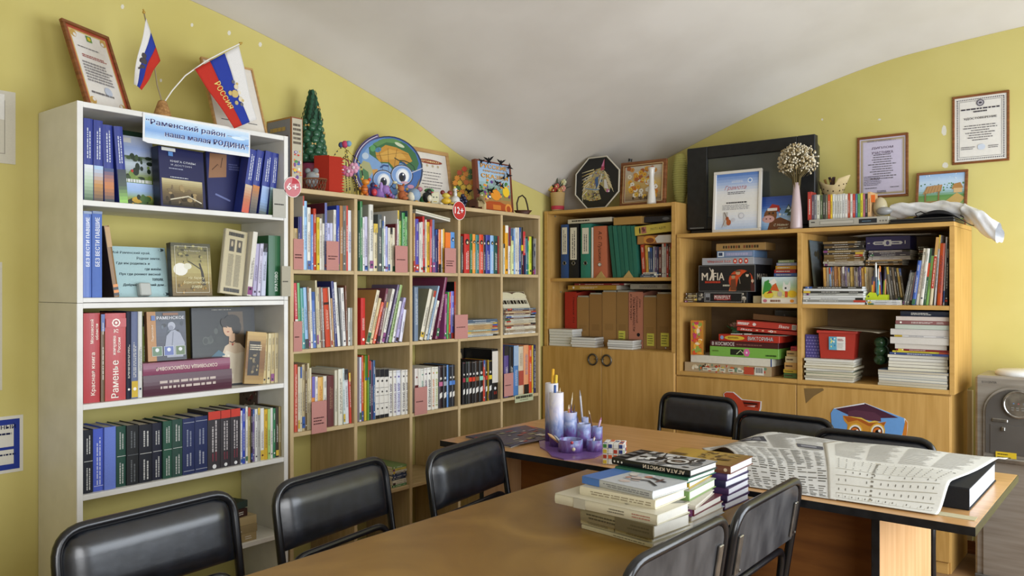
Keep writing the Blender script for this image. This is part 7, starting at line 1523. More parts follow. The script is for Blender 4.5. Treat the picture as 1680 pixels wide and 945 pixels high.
m = MB(); m.lathe([(0, 0), (7*k, 0), (6*k, 5*k), (0, 5*k)], 14, col='#5a8a68', cap=False); m.build('base', 'ceramic', r)
zq = None
for i, (xa, xb, ya, yb, cc, lab) in enumerate(((1300, 1452, 912, 855, '#4a6a3c', 'green'), (1296, 1452, 852, 815, '#c8a83a', 'yellow'), (1308, 1452, 812, 735, '#c89a5a', 'tan'), (1318, 1456, 730, 665, '#c8b48a', 'cream'), (1332, 1456, 662, 600, '#b89a64', 'brown flowered'), (1380, 1456, 598, 550, '#a8303a', 'crimson'))):
 r, w, h, zq = gbox(g2, xa, xb, ya, yb, .11, cc, 'small_box', lab+' small box in the stack against the divider, lower games bay', lambda a, w, h: a.dashes(-.4*w, .3*h, .3*w, .7*h, 1, '#4a2c24', rq, .6), zb=zq if zq else G_BOT, inset=.04, group='small boxes stacked against the divider')
# ---- open shelf unit, reading bay (upper)
rgx0, rgx1 = GXM+PNL/2, GX1-PNL
r = thing('hanging_poster', uniq('glossy dark poster of a seated figure leaning on the divider of the reading bay'), 'poster', T3(rgx0+.044, YC+.10, G_MID+.001) @ RZ(90) @ RX(-6))
m = MB(); m.box(-.0, .30, -.001, .001, 0, .355, '#4a5248'); m.build('sheet', 'glossy_print', r)
a = Art(); a.grad(.002, .002, .298, .353, ['#3a4434', '#5a5a44', '#4a4c48', '#5c6264', '#6a7478']); a.blobs(.02, .05, .28, .3, ['#3a3c34', '#5a5240', '#4a4434'], 14, rq, (.06, .16)); a.ell(.17, .25, .02, .026, '#a87a5a', 12); a.poly([(.13, .02), (.13, .17), (.16, .23), (.2, .22), (.22, .1), (.23, .02)], '#8a5a40'); a.ell(.19, .08, .05, .055, '#9a5a38', 14)
a.build('poster_print', 'glossy_print', r, facing(0, -.0014, 0))
RB = 'reading bay'
pal = ['#b89a58', '#a8865a', '#c8b088', '#8a6a44', '#d0c4a4', '#9a8a70', '#b07a4c', '#c0b8a8', '#7a6a68', '#8aa0b8', '#c89a50', '#6a5a7a']
its = []; x = 300
while x < 735:
 w_ = rq.uniform(13, 24); its.append((x+14, x+14+w_-2, 465+rq.uniform(-4, 12), rq.choice(pal), {'lean': -12, 'hard': False})); x += w_
shelf_row(Bk, g3, G_MID, its, RB+' booklet row', inset=.10, D=.12, side='poster', kind='booklet', hard=False, lim=(rgx0, rgx1, G_TOP))
its = []; x = 905; cols = ['#5a4a38', '#8a8478', '#4a4444', '#7a6a58', '#2c2c34', '#b8964a', '#5a5048']
for i in range(7): its.append((x+40, x+62, 462+i*3, cols[i], {'lean': -44-i*2})); x += 26
shelf_row(Bk, g3, G_MID, its, RB+' behind pen holder', inset=.12, D=.12, side='pen holder', kind='booklet', hard=False, lim=(rgx0, rgx1, G_TOP))
shelf_row(Bk, g3, G_MID, [(1086, 1094, 500, '#4a4c50', {'lean': 88, 'cov': '#5a5c60'}), (1098, 1116, 520, '#8a8a84', {'lean': 76}), (1122, 1146, 520, '#7a7c78', {'lean': 74}), (1150, 1166, 515, '#b89aa4', {'lean': 58})], RB+' beside tall books', inset=.05, D=.14, side='pen holder', kind='booklet', hard=False, lim=(rgx0, rgx1, G_TOP))
shelf_row(Bk, g3, G_MID, [(1172, 1206, 400, '#3f5ea8', {'lean': 62, 'adj': ''}), (1212, 1244, 280, '#dcd6c4', {'lean': 84, 'spec': [('text', '24', .88, .93, '#3a3a3a', 0, .5), ('dash', .2, .8, '#8a4a3a')]}), (1248, 1282, 280, '#d8d4c8', {'lean': 84}), (1286, 1308, 280, '#23502f', {'lean': 84, 'spec': [('band', .5, .74, '#c0482a'), ('dash', .1, .45, '#d8e0c8')]}), (1312, 1340, 280, '#86b85c', {'lean': 84}), (1346, 1374, 170, '#d8c8a4', {'lean': 100, 'spec': [('band', .25, .72, '#b83428'), ('dash', .28, .7, '#f0e0d0'), ('band', .74, 1, '#c89a5a')]}), (1390, 1408, 150, '#c4c0c0', {'lean': 96}), (1420, 1468, 225, '#c8501e', {'lean': 66, 'spec': [('dash', .2, .85, '#2c2c5a')]}), (1480, 1494, 170, '#d0d0d4', {'lean': 46}), (1500, 1526, 230, '#2c2e34', {'lean': 20})], RB+' tall book row', inset=.035, D=.2, side='booklets', lim=(rgx0, rgx1-.002, G_TOP-PNL-.004), hard=True)
pl_ = random.Random(12)
fl1 = []
for i in range(11): fl1.append((302+pl_.uniform(0, 12), 690+pl_.uniform(0, 22), 456-i*21, 456-(i+1)*21, pl_.choice(['#6a5434', '#9a8250', '#b8b0a0', '#3a3434', '#5a3c2c', '#c8c0b0', '#2c2c30', '#8a7044'])))
flat_pile(Bk, g3, fl1, 'reading bay beside the poster', D=.14, inset=.20, kind='book')
gbox(g3, 722, 1160, 297, 165, .14, '#2c284e', 'boxed_set', 'dark purple boxed set with white cartouche lying in the reading bay', lambda a, w, h: (a.poly([(-.34*w, .5*h), (-.3*w, .62*h), (.3*w, .62*h), (.34*w, .5*h), (.3*w, .38*h), (-.3*w, .38*h)], '#b8b4ac'), a.poly([(-.08*w, .28*h), (-.08*w, .72*h), (.08*w, .72*h), (.08*w, .28*h)], '#b8b4ac'), a.ell(0, .5*h, .04*w, .16*h, '#4a4468', 14), a.dashes(-.28*w, .44*h, -.1*w, .56*h, 1, '#3a3458', rq, .8), a.dashes(.1*w, .44*h, .28*w, .56*h, 1, '#3a3458', rq, .8), a.rect(-.46*w, .48*h, -.4*w, .54*h, '#b8b4ac'), a.rect(.38*w, .4*h, .4*w, .64*h, '#b8b4ac')), 'boxed set', inset=.20)
fl2 = []
for i in range(5): fl2.append((742+pl_.uniform(0, 20), 1165-pl_.uniform(0, 10), 398-i*18, 398-(i+1)*18, pl_.choice(['#4a4450', '#c0b8b4', '#8a4a50', '#2c2c34', '#a8a098'])))
flat_pile(Bk, g3, fl2, 'reading bay under the purple set', D=.16, inset=.20, kind='magazine')
flat_pile(Bk, g3, [(720, 1080, 452, 432, '#8a6a44'), (715, 1078, 432, 414, '#4a4038'), (722, 1082, 414, 399, '#c0a070')], 'reading bay below the dark magazines', D=.14, inset=.20, kind='book')
fl3 = []
for i in range(8): fl3.append((1232+pl_.uniform(0, 14), 1330, 430-i*20, 430-(i+1)*20, pl_.choice(['#4a443c', '#8a8070', '#2c2c30', '#a05a3c', '#c0b8a8'])))
flat_pile(Bk, g3, fl3, 'reading bay behind the tall books', D=.1, inset=.26, kind='book')
flat_pile(Bk, g3, [(96+i*2, 720-i*3+pl_.uniform(-20, 10), 842-i*21, 842-(i+1)*21, ['#c8c8c4', '#8a8a84', '#d0d0cc', '#4a4a46', '#b8b8b0', '#3a3a38', '#c0c0ba', '#2c2a28'][i], {'yaw': pl_.uniform(-3, 2), 'pages': '#d8d8d4', 'rev': i % 3 == 0}) for i in range(8)], 'front of reading bay', zb=G_MID, D=.2, inset=.012, kind='magazine')
flat_pile(Bk, g3, [(735, 1062, 843, 828, '#c8c8c8'), (728, 1058, 828, 812, '#b8b8b4'), (740, 1056, 812, 798, '#d4d4d0')], 'reading bay in front of pen holder', zb=G_MID, D=.18, inset=.012, kind='notebook')
# lime hedgehog pen holder
p = stand(Bk, 1300+826/6, .055, G_MID+.0145); k = SC(p); r = thing('pen_holder', uniq('lime green animal-shaped pen holder full of pens in the reading bay'), 'pen holder', T3(*p))
m = MB(); m.prism([(-17*k, 0), (17*k, 0), (17*k, 12*k), (4*k, 12*k), (2*k, 8*k), (-2*k, 15*k), (-10*k, 16*k), (-17*k, 8*k)], 0, 12*k, '#b8c828', axis='y'); m.build('holder', 'plastic', r)
m = MB(); m.ball((-12*k, -.5*k, 9*k), 1.3*k, '#1c1c1c', 8, 6); m.build('eye', 'plastic', r)
for i, (dx, h_, cc) in enumerate(((-6, 52, '#c86a3a'), (-8, 40, '#d8a830'), (-1, 66, '#6a7a90'), (1, 56, '#5ab8c8'), (3, 60, '#c8d060'), (7, 50, '#3a3a6a'), (10, 54, '#8ab040'), (12, 58, '#c88a5a'), (5, 40, '#e06a30'))):
 r2 = thing('pen', uniq('%s pen in the lime animal pen holder, %s from its nose' % (cname(cc), ORD[i])), 'pen', T3(p.x+dx*k, p.y+6*k, p.z+8*k) @ RY(rq.uniform(-4, 4)), 'pens in the lime holder')
 m = MB(); m.lathe([(0, 0), (1.5*k, 0), (1.5*k, h_*.8*k)], 8, col=cc, cap=False); m.build('barrel', 'plastic', r2); m = MB(); m.lathe([(1.6*k, h_*.5*k), (1.6*k, h_*.82*k), (.5*k, h_*.86*k)], 8, col=rq.choice(['#3a3050', '#d8d8d4', '#2c2c30', '#d88030']), cap=False); m.build('cap', 'plastic', r2)
# crumpled sheet pushed under the top panel
p = stand(Bk, 1300+930/6, .15, 0); p.z = height(Bk, 1300+930/6, 360+160/6, .15)+.003
r = thing('paper_sheet', uniq('rumpled sheet of paper lying on top of the books in the reading bay'), 'paper', T3(*p))
m = MB(); m.grid(lambda u, v: (-.19+.40*u, v*.2, .004*math.sin(u*5)+.003*math.sin(v*7+u*4)+.006*u*u), 12, 8, '#a8a094'); o = m.build('sheet', 'paper', r); o.modifiers.new('thick', 'SOLIDIFY').thickness = .001
# ---- open shelf unit, reading bay (lower)
r = thing('purple_board', uniq('purple woven-pattern board standing against the divider beside the red bin'), 'board', T3(rgx0+.004, YC+.05, G_BOT+.001) @ RZ(8))
m = MB(); m.box(.0, .075, 0, .006, 0, .245, '#463e7c', .001); m.build('panel', 'matte_print', r)
a = Art()
for i in range(14):
 for j in range(5): a.rect(.003+.0145*j+(.006 if i % 2 else 0), .006+.017*i, .013+.0145*j+(.006 if i % 2 else 0)-.001, .012+.017*i, '#7a72a8')
a.build('pattern', 'matte_print', r, facing(0, -.0003, 0))
def nb(x0, x1, y0, y1, n, cols, where, ins, yaw, zb, D=.2, kind='notebook', rev=True):
 h = (y0-y1)/n
 return flat_pile(Bk, g4, [(x0+pl_.uniform(-8, 10), x1+pl_.uniform(-14, 10), y0-h*i, y0-h*(i+1), pl_.choice(cols), {'yaw': yaw+pl_.uniform(-3, 3), 'rev': rev, 'pages': pl_.choice(['#d2ccba', '#c2b89f', '#ccc8bc', '#bab09a', '#cec6ae'])}) for i in range(n)], where, zb=zb, D=D, inset=ins, kind=kind)
nb(118, 600, 818, 606, 9, ['#c0b088', '#8a9a78', '#4a5a4a', '#c8c4b4', '#a89a70', '#6a6a5a'], 'under the red bin', .012, 4, G_BOT)
zb_ = TOPZ[0]+.001
ox = 1300
s0, s1 = along(Bk, 1300+272/6, .05), along(Bk, 1300+612/6, .05)
r = thing('red_bin', uniq('red plastic bin with a label standing on notebooks in the lower reading bay'), 'bin', T3((s0+s1)/2, YC+.05, zb_) @ RZ(8)); w = s1-s0; h = height(Bk, 1370, 490+318/6, .05)-zb_; d = .15
m = MB()
bt, tp = .93, 1.05
vs = [(-w/2*bt, 0, 0), (w/2*bt, 0, 0), (w/2*bt, d*.95, 0), (-w/2*bt, d*.95, 0), (-w/2*tp, -.006, h), (w/2*tp, -.006, h), (w/2*tp, d, h), (-w/2*tp, d, h)]
m.add(vs, [(0, 3, 2, 1), (0, 1, 5, 4), (1, 2, 6, 5), (2, 3, 7, 6), (3, 0, 4, 7)], '#a02c20'); o = m.build('tub', 'plastic', r); o.modifiers.new('thick', 'SOLIDIFY').thickness = .003
m = MB()
for b_ in ((-w/2*tp-.008, w/2*tp+.008, -.014, -.004, h-.012, h+.002), (-w/2*tp-.008, w/2*tp+.008, d-.002, d+.008, h-.012, h+.002), (-w/2*tp-.008, -w/2*tp+.002, -.004, d-.002, h-.012, h+.002), (w/2*tp-.002, w/2*tp+.008, -.004, d-.002, h-.012, h+.002)): m.box(*b_, col='#a8342a', ch=.002)
m.build('rim', 'plastic', r)
m = MB(); m.m = RX(2); m.box(-w*.22, w*.24, -.008, -.0066, h*.32, h*.80, '#d4d0c8'); m.build('label', 'glossy_print', r); a = Art(); a.rect(-w*.22, h*.32, .0, h*.80, '#5a9ab0'); a.blobs(-w*.2, h*.36, -.01*w, h*.76, ['#d8d070', '#3a6a9a', '#e0e0d8'], 8, rq, (.1, .2)); a.dashes(.03*w, h*.64, .2*w, h*.74, 2, '#8a4a48', rq); a.dashes(.03*w, h*.38, .2*w, h*.6, 4, '#b8b4ac', rq); a.build('lettering', 'glossy_print', r, RX(2) @ facing(0, -.0084, 0))
r2 = thing('paper_sheet', uniq('grey sheet of card lying across the top of the red bin'), 'paper', T3((s0+s1)/2+.03, YC+.035, zb_+h+.004) @ RZ(-6))
m = MB(); m.grid(lambda u, v: (-.17+.36*u, v*.19, .004*v+.012*(1-u)*(1-u)-.16*max(0, u-.80)**2), 10, 6, '#8f8672'); o = m.build('sheet', 'paper', r2); o.modifiers.new('thick', 'SOLIDIFY').thickness = .0012
# green bottles stacked on their sides
for i in range(3):
 p = stand(Bk, 1300+862/6, .10, 0); p.z = height(Bk, 1300+862/6, 490+(600-85*i)/6, .10)
 r = thing('plastic_bottle', uniq(['lowest', 'middle', 'topmost'][i]+' green plastic bottle lying between the red bin and the paper pile'), 'bottle', T3(*p) @ RX(-90) @ T3(0, 0, -.02) @ Matrix.Scale(.84, 4), 'green bottles stacked on their sides')
 m = MB(); m.lathe([(0, 0), (.030, .002), (.033, .02), (.031, .06), (.033, .1), (.031, .15), (.012, .19), (.012, .2)], 16, col='#4a7a50', cap=False); m.build('bottle_body', 'green_bottle', r); m = MB(); m.lathe([(.0135, .198), (.0135, .212), (0, .213)], 12, col='#d8d8d0', cap=False); m.build('cap', 'plastic', r)
 m = MB(); m.lathe([(.0334, .075), (.0334, .105)], 16, col='#a8b8b0', cap=False); m.build('label', 'glossy_print', r)
nb(838, 1545, 895, 742, 6, ['#c8ccc4', '#8aa090', '#5a7090', '#d0d0cc', '#b8b4a8'], 'bottom of the tall paper pile', .012, -3, G_BOT, kind='folder')
z_ = height(Bk, 1300+1250/6, 490+742/6, .03)
nb(945, 1545, 742, 590, 5, ['#a89a90', '#8a6a6a', '#c8c4bc', '#5a5450'], 'middle of the tall paper pile', .02, 2, TOPZ[0], kind='folder')
flat_pile(Bk, g4, [(955, 1540, 582, 560, '#3a4a7a'), (985, 1545, 558, 542, '#c8b83a'), (1020, 1545, 540, 520, '#7a2428'), (1010, 1520, 518, 470, '#b8b0a8', {'rev': True, 'pages': '#c6beb2'}), (960, 1545, 468, 402, '#c4bcb4', {'rev': True, 'pages': '#ccc6bc'}), (1000, 1545, 400, 380, '#e0dcd8'), (965, 1545, 378, 318, '#b8b4ae', {'rev': True, 'pages': '#c8c2ba'}), (1010, 1545, 316, 272, '#7a9080', {'rev': True, 'pages': '#b6bcae'}), (1015, 1545, 270, 232, '#8a5a5a'), (1020, 1545, 230, 190, '#c8bab0', {'rev': True, 'pages': '#c6b8ae'}), (1062, 1538, 188, 136, '#1e2434', {'hard': True})], 'top of the tall paper pile', zb=TOPZ[0], D=.22, inset=.02, kind='folder')
# ------------------------------------------------------------------ on top of the open shelf unit
GZ = G_TOP
yt_ = YC+.13
xl, xr = onY(1127, 300, yt_).x, onY(1337, 300, yt_).x; zt_ = onY(1128, 239, yt_).z
r = thing('television', uniq('large black television with a grey screen on the open shelf unit'), 'television', T3((xl+xr)/2, yt_, GZ+.0005)); w = xr-xl; h = zt_-GZ-.02
bzl = onY(1160, 300, yt_).x-xl; bzt = .075; bzb = .075; bzr = .10
for nm, b_ in (('bezel_side', (-w/2, -w/2+bzl, .03, h)), ('bezel_side', (w/2-bzr, w/2, .03, h)), ('bezel_top', (-w/2+bzl, w/2-bzr, h-bzt, h)), ('bezel_bottom', (-w/2+bzl, w/2-bzr, .03, .03+bzb))):
 m = MB(); m.box(b_[0], b_[1], 0, .05, b_[2], b_[3], ch=.004); m.build(nm, 'tv_black', r)
m = MB(); m.grid(lambda u, v: (-w/2+bzl+(w-bzl-bzr)*u, .012-.006*math.sin(math.pi*u)*math.sin(math.pi*v), .03+bzb+(h-bzt-bzb-.03)*v), 10, 8); m.build('screen', 'tv_screen', r)
m = MB(); m.prism([(-w/2+.01, .051), (w/2-.01, .051), (w/2-.06, .26), (-w/2+.06, .26)], .05, h-.03, '#18181a'); m.build('rear_housing', 'tv_black', r)
m = MB(); m.box(-w/2+.02, w/2-.02, .015, .25, 0, .029, ch=.003); m.build('foot', 'tv_black', r)
m = MB(); m.box(-w/2+.02, -w/2+bzl-.02, -.001, .004, .036, .044, '#6a6e70'); m.build('control_strip', 'plastic', r)
# framed award
BLp, BRp = stand(Bk, 1168, .045, GZ+.001), stand(Bk, 1247, .045, GZ+.001); TLp = PT(Bk, 1169, 283, .07); TLp.x = BLp.x
r, w, h = quad_thing('framed_award', 'white framed award with blue edges and violin in front of the television', 'certificate', BLp, BRp, TLp); f_ = .017
a = Art(); a.grad(-w/2+f_, f_, w/2-f_, h-f_, ['#b8c8e0', '#d8dce4', '#e4e2dc', '#e4e2dc', '#e0e0e0', '#a8bce0', '#5c84c8'], 20); a.text('Грамота', -.04*w, .715*h, .085*h, '#a83030', w=.46*w, shear=.4); a.dashes(-.12*w, .8*h, .14*w, .84*h, 2, '#e0e4ec', rq, .5); a.ell(.26*w, .825*h, .05*w, .05*w, '#dce4f0', 14); a.ell(.26*w, .825*h, .03*w, .03*w, '#6a90cc', 12); a.dashes(-.2*w, .61*h, .22*w, .66*h, 2, '#5a5a62', rq, .5); a.dashes(-.22*w, .465*h, .22*w, .49*h, 1, '#3a3a40', rq, .9, .05); a.dashes(-.3*w, .36*h, .3*w, .45*h, 4, '#8a8a90', rq, .4)
a.ell(.1*w, .26*h, .06*w, .06*w, '#b8b8c0', 14); a.ell(.1*w, .26*h, .045*w, .045*w, '#d8d8dc', 12); a.poly([(-.26*w, .1*h), (-.28*w, .32*h), (-.18*w, .33*h), (-.2*w, .1*h)], '#b8b4b0'); a.ell(-.16*w, .16*h, .05*w, .05*h, '#a8562c', 12); a.ell(-.19*w, .22*h, .035*w, .035*h, '#a8562c', 12); a.line([(-.19*w, .22*h), (-.26*w, .33*h)], .012*w, '#4a2c1c'); a.line([(-.3*w, .08*h), (-.24*w, .2*h)], .008*w, '#8a5a3c'); a.ell(-.06*w, .2*h, .04*w, .03*h, '#c8c8d0', 10)
picture_frame(r, w, h, f_, 'ceramic', a, .018, '#d8d4cc')
# cow card
BLp, BRp = stand(Bk, 1247, .085, GZ+.001), stand(Bk, 1301, .085, GZ+.001); TLp = PT(Bk, 1247, 324, .11); TLp.x = BLp.x
r, w, h = quad_thing('greeting_card', 'new year card with a brown bull in a red hat beside the framed award', 'card', BLp, BRp, TLp)
m = MB(); m.box(-w/2, w/2, 0, .0015, 0, h, '#5a7ab8'); m.build('leaf', 'glossy_print', r)
a = Art(); a.grad(-w/2, 0, w/2, h, ['#7aa8d8', '#a8c8e8', '#7aa4d8', '#3a5ca8', '#2c4890']); a.blobs(-w/2, .3*h, w/2, .5*h, ['#c8dcf0', '#a8c8e8'], 8, rq, (.1, .2)); a.poly([(-.28*w, .0), (-.2*w, .3*h), (.1*w, .38*h), (.4*w, .25*h), (.5*w, .1*h), (.5*w, 0)], '#6a3c1c'); a.ell(-.2*w, .45*h, .2*w, .2*h, '#7a4a22', 14); a.ell(-.26*w, .34*h, .19*w, .11*h, '#d0a098', 14); a.ell(-.32*w, .35*h, .025*w, .025*h, '#6a3a34', 6); a.ell(-.2*w, .35*h, .025*w, .025*h, '#6a3a34', 6); a.ell(-.24*w, .51*h, .03*w, .03*h, '#1c1410', 8); a.ell(-.12*w, .51*h, .03*w, .03*h, '#1c1410', 8); a.ell(.02*w, .6*h, .1*w, .05*h, '#6a3c1c', 10, 20); a.poly([(-.3*w, .6*h), (-.16*w, .78*h), (.06*w, .72*h), (.08*w, .5*h), (.0, .6*h)], '#a82c24'); a.rect(-.3*w, .58*h, .0, .66*h, '#e0dcd8'); a.ell(.09*w, .46*h, .04*w, .04*h, '#e0dcd8', 8)
for q_ in ((.34, .5), (.42, .42)): a.poly([(q_[0]*w, (q_[1]+.26)*h), ((q_[0]-.12)*w, q_[1]*h), ((q_[0]+.12)*w, q_[1]*h)], '#2c4a3c'); a.poly([(q_[0]*w, (q_[1]+.2)*h), ((q_[0]-.06)*w, (q_[1]+.1)*h), ((q_[0]+.06)*w, (q_[1]+.1)*h)], '#c8dce8')
a.text('С Новым', .14*w, .16*h, .07*h, '#e8e4c8', w=.44*w, shear=.3); a.text('годом!', .2*w, .06*h, .06*h, '#e8e4c8', w=.3*w, shear=.3); a.build('card_print', 'glossy_print', r, facing(0, -.0003, 0))
# pink vase with dried flowers
p = stand(Bk, 1306.5, .04, GZ+.0005); k = SC(p); r = thing('pink_vase', uniq('tall pale pink glossy vase holding dried white flowers'), 'vase', T3(*p))
m = MB(); m.lathe([(0, 0), (9.6*k, 0), (9.8*k, 3*k), (8.2*k, 34*k), (5.4*k, 62*k), (5.0*k, 76*k), (4.4*k, 76*k), (4.4*k, 60*k)], 24, col='#b8a4a4', cap=False); m.build('vase_body', 'ceramic', r)
r2 = thing('dried_flowers', uniq('dense bunch of dried cream flowers standing in the pink vase'), 'flowers', T3(p.x, p.y, p.z+60*k))
heads = []
for i in range(620):
 an = rq.uniform(0, 2*math.pi); c_ = rq.uniform(-.75, 1); t = math.sqrt(1-c_*c_); q = rq.uniform(.72, 1.0)+.08*math.sin(an*3)
 heads.append((33*t*q*math.cos(an)*k, 26*t*q*math.sin(an)*k, (52+28*c_*q)*k))
for i in range(26):
 hx = heads[i*23]; m = MB(); m.tube([(rq.uniform(-2, 2)*k, rq.uniform(-2, 2)*k, -20*k), (hx[0]*.25, hx[1]*.25, 24*k), (hx[0]*.92, hx[1]*.92, hx[2])], [.9*k, .7*k, .4*k], 4, '#6a5a34'); m.build('stem', 'matte_print', r2)
m = MB(); fine = MB()
for i, hx in enumerate(heads):
 s_ = rq.uniform(1.1, 2.0)*k; cc = rq.choice(['#d8cdb4', '#c8bb9c', '#b8a682', '#e0d8c4', '#a08c64'])
 m.ball(hx, s_, cc, 6, 4);
 if i % 2: fine.tube([(hx[0]*.55, hx[1]*.55, hx[2]*.72), hx], .25*k, 3, '#7a6a44')
tag(m.build('flower_heads', 'fuzzy', r2), kind='stuff'); tag(fine.build('twigs', 'matte_print', r2), kind='stuff')
# bouquet in dotted wrapping paper
p = stand(Bk, 1361, .22, GZ+.0005); k = SC(p); r = thing('wrapped_bouquet', uniq('cone of cream dotted wrapping paper with dried buds behind the discs'), 'bouquet', T3(*p) @ RY(5))
def cone(u, v):
 an = math.pi*(1.0+1.15*(u-.5))*1.0-math.pi/2+math.pi; rad = (5+20*v)*k; zz = (30+46*v+4*math.sin(u*9)*v+ (10*v if u > .6 else 0))*k
 return (rad*math.sin((u-.5)*4.2), -rad*.6*math.cos((u-.5)*4.2), zz)
m = MB(); m.grid(cone, 18, 8, '#c8b488'); o = m.build('wrap', 'paper', r); o.modifiers.new('thick', 'SOLIDIFY').thickness = .0008
m = MB()
for i in range(9):
 for j in range(5):
  c0 = Vector(cone((i+.5+.5*(j % 2))/10, (j+.6)/6)); m.ball(c0+Vector((0, -.001, 0)), 1.2*k, '#3a2c1c', 6, 4, sy=.4)
tag(m.build('dots', 'paper', r), kind='stuff')
m = MB(); m.lathe([(0, 0), (6*k, 0), (5*k, 30*k), (4*k, 32*k)], 12, col='#b8a478'); m.build('wrapped_foot', 'paper', r)
for i in range(12): m = MB(); m.tube([(rq.uniform(-10, 8)*k, rq.uniform(-4, 6)*k, 60*k), (rq.uniform(-16, 12)*k, rq.uniform(-4, 6)*k, rq.uniform(76, 92)*k)], [.8*k, 2.2*k], 5, rq.choice(['#5a4434', '#4a3a44', '#8a6a3c'])); m.build('bud', 'fuzzy', r)
m = MB(); m.m = T3(8*k, -16*k, 52*k) @ RY(8); m.box(-9*k, 9*k, -.001, .001, -2.4*k, 2.4*k, '#1c1c1c'); m.build('label', 'paper', r)
# disc player and discs
s0, s1 = along(Bk, 1327, .03), along(Bk, 1458, .03); zd = height(Bk, 1390, 358, .03)
r = thing('disc_player', uniq('slim silver disc player under the row of discs'), 'disc player', T3((s0+s1)/2, YC+.03, GZ+.0005)); w = s1-s0; h = .046
m = MB(); m.box(-w/2, w/2, 0, .16, .006, h, '#a8a498', .002); m.build('casing', 'plastic', r)
a = Art(); a.rect(-.36*w, .35*h, .08*w, .78*h, '#8a877c'); a.rect(-.35*w, .42*h, .07*w, .72*h, '#b4b0a4'); a.rect(.14*w, .3*h, .36*w, .8*h, '#20242c'); a.dashes(.18*w, .45*h, .32*w, .62*h, 1, '#5a7a90', rq); a.rect(-.47*w, .62*h, -.42*w, .74*h, '#2c2c2c'); [a.ell((.40+.035*i)*w, .5*h, .01*w, .1*h, '#6a675e', 8) for i in range(3)]; a.build('fascia', 'plastic', r, facing(0, -.0003, 0))
for sx in (-1, 1): m = MB(); m.box(sx*w*.42-.015, sx*w*.42+.015, .02, .05, 0, .006, '#1c1c1c'); m.build('foot', 'plastic', r)
cdx = [1325, 1332, 1336, 1340, 1345.5, 1350, 1354.5, 1358, 1362.5, 1366, 1370, 1374, 1378, 1382, 1386, 1391, 1395, 1399, 1403.5, 1407, 1411.5, 1416, 1419.5, 1423.5]
cdc = ['#a83a34', '#5a4a5a', '#8a8a90', '#c8c8b8', '#4a5a3a', '#3a3a34', '#6a6a58', '#b84a2c', '#d8b83a', '#d0d0c8', '#c8c8c0', '#c4c4bc', '#d0d0c8', '#c8c8c4', '#d4d0c8', '#a84a34', '#d0ccc4', '#b84038', '#4a6a90', '#5a9a58', '#c8c038', '#b06a7a', '#2c2c2c', '#c8a070']
labs = ['%s disc case, %s from the pink vase' % (cname(c), ORD[i]) for i, c in enumerate(cdc)]
for i in range(24):
 x0 = cdx[i]; x1 = (cdx+[1429])[i+1]-.5; s0, s1 = along(Bk, x0, .05), along(Bk, x1, .05); Tk = s1-s0; H = height(Bk, x0, 315 if i in (0, 23) else 320-(x0-1325)*.03+rq.uniform(-1, 1), .05)-(GZ+h+.0008)
 r = thing('disc_case', uniq(labs[i]), 'disc case', T3((s0+s1)/2, YC+.05, GZ+h+.0008), 'disc cases in a row on the player')
 m = MB(); m.box(-Tk/2, Tk/2, .0, .075 if i < 4 else .13, 0, H, cdc[i], .0005); m.build('case', 'plastic', r)
 a = Art(); a.rect(-Tk*.32, .06*H, Tk*.32, .94*H, tuple(min(1, q_*1.25) for q_ in hexc(cdc[i]))); a.dashes(-Tk*.22, .2*H, Tk*.22, .8*H, 1, '#1c1c20' if lum(cdc[i]) > .2 else '#d8d4c8', rq, .5, .3, True); a.build('spine_print', 'plastic', r, facing(0, -.0003, 0))
p = stand(Bk, 1442, .09, GZ+h+.0008); k = SC(p); r = thing('sweet_bag', uniq('small glassy bag of sweets with orange tag beside the disc row'), 'sweets', T3(*p))
m = MB(); m.ball((2*k, 0, 16*k), 14*k, '#b0a484', 14, 10, .8, .8, 1.2); m.build('bag', 'ceramic', r); m = MB(); m.box(-9*k, -3*k, -12*k, -11*k, 24*k, 36*k, '#d86a2c'); m.build('tag', 'paper', r)
m = MB(); m.m = T3(10*k, -8*k, 9*k); m.ball((0, 0, 0), 9*k, '#8a8a88', 12, 8, 1.4, 1, .75); m.build('lid', 'ceramic', r)
# closed black laptop, cap and white bag
s0, s1 = along(Bk, 1459, .02), along(Bk, 1566, .02); r = thing('closed_laptop', uniq('closed black laptop at the end of the open shelf unit'), 'laptop', T3((s0+s1)/2, YC+.02, GZ+.0005)); w = s1-s0
m = MB(); m.box(-w/2, w/2, 0, .25, 0, .016, '#18181a', .004); m.build('base', 'plastic', r); m = MB(); m.box(-w/2+.002, w/2-.002, .002, .25, .0165, .026, '#202022', .003); m.build('lid', 'plastic', r)
p = stand(Bk, 1531, .06, GZ+.027); k = SC(p); r = thing('dark_pouch', uniq('soft black pouch with cord lying on the closed laptop'), 'pouch', T3(*p))
m = MB(); m.grid(lambda u, v: ((-30+62*u)*k, (-4+26*v)*k, (1+15*math.sin(math.pi*u)**.8*math.sin(math.pi*min(1, .15+v*.85))*(0.6+.4*u))*k), 16, 10, '#1c1c20'); m.build('pouch_body', 'cloth', r)
m = MB(); m.tube([(-22*k, -2*k, 2*k), (-26*k, -4*k, 8*k), (-18*k, -4*k, 11*k), (-8*k, -3*k, 6*k)], 1.0*k, 6, '#141416'); m.build('strap', 'plastic', r)
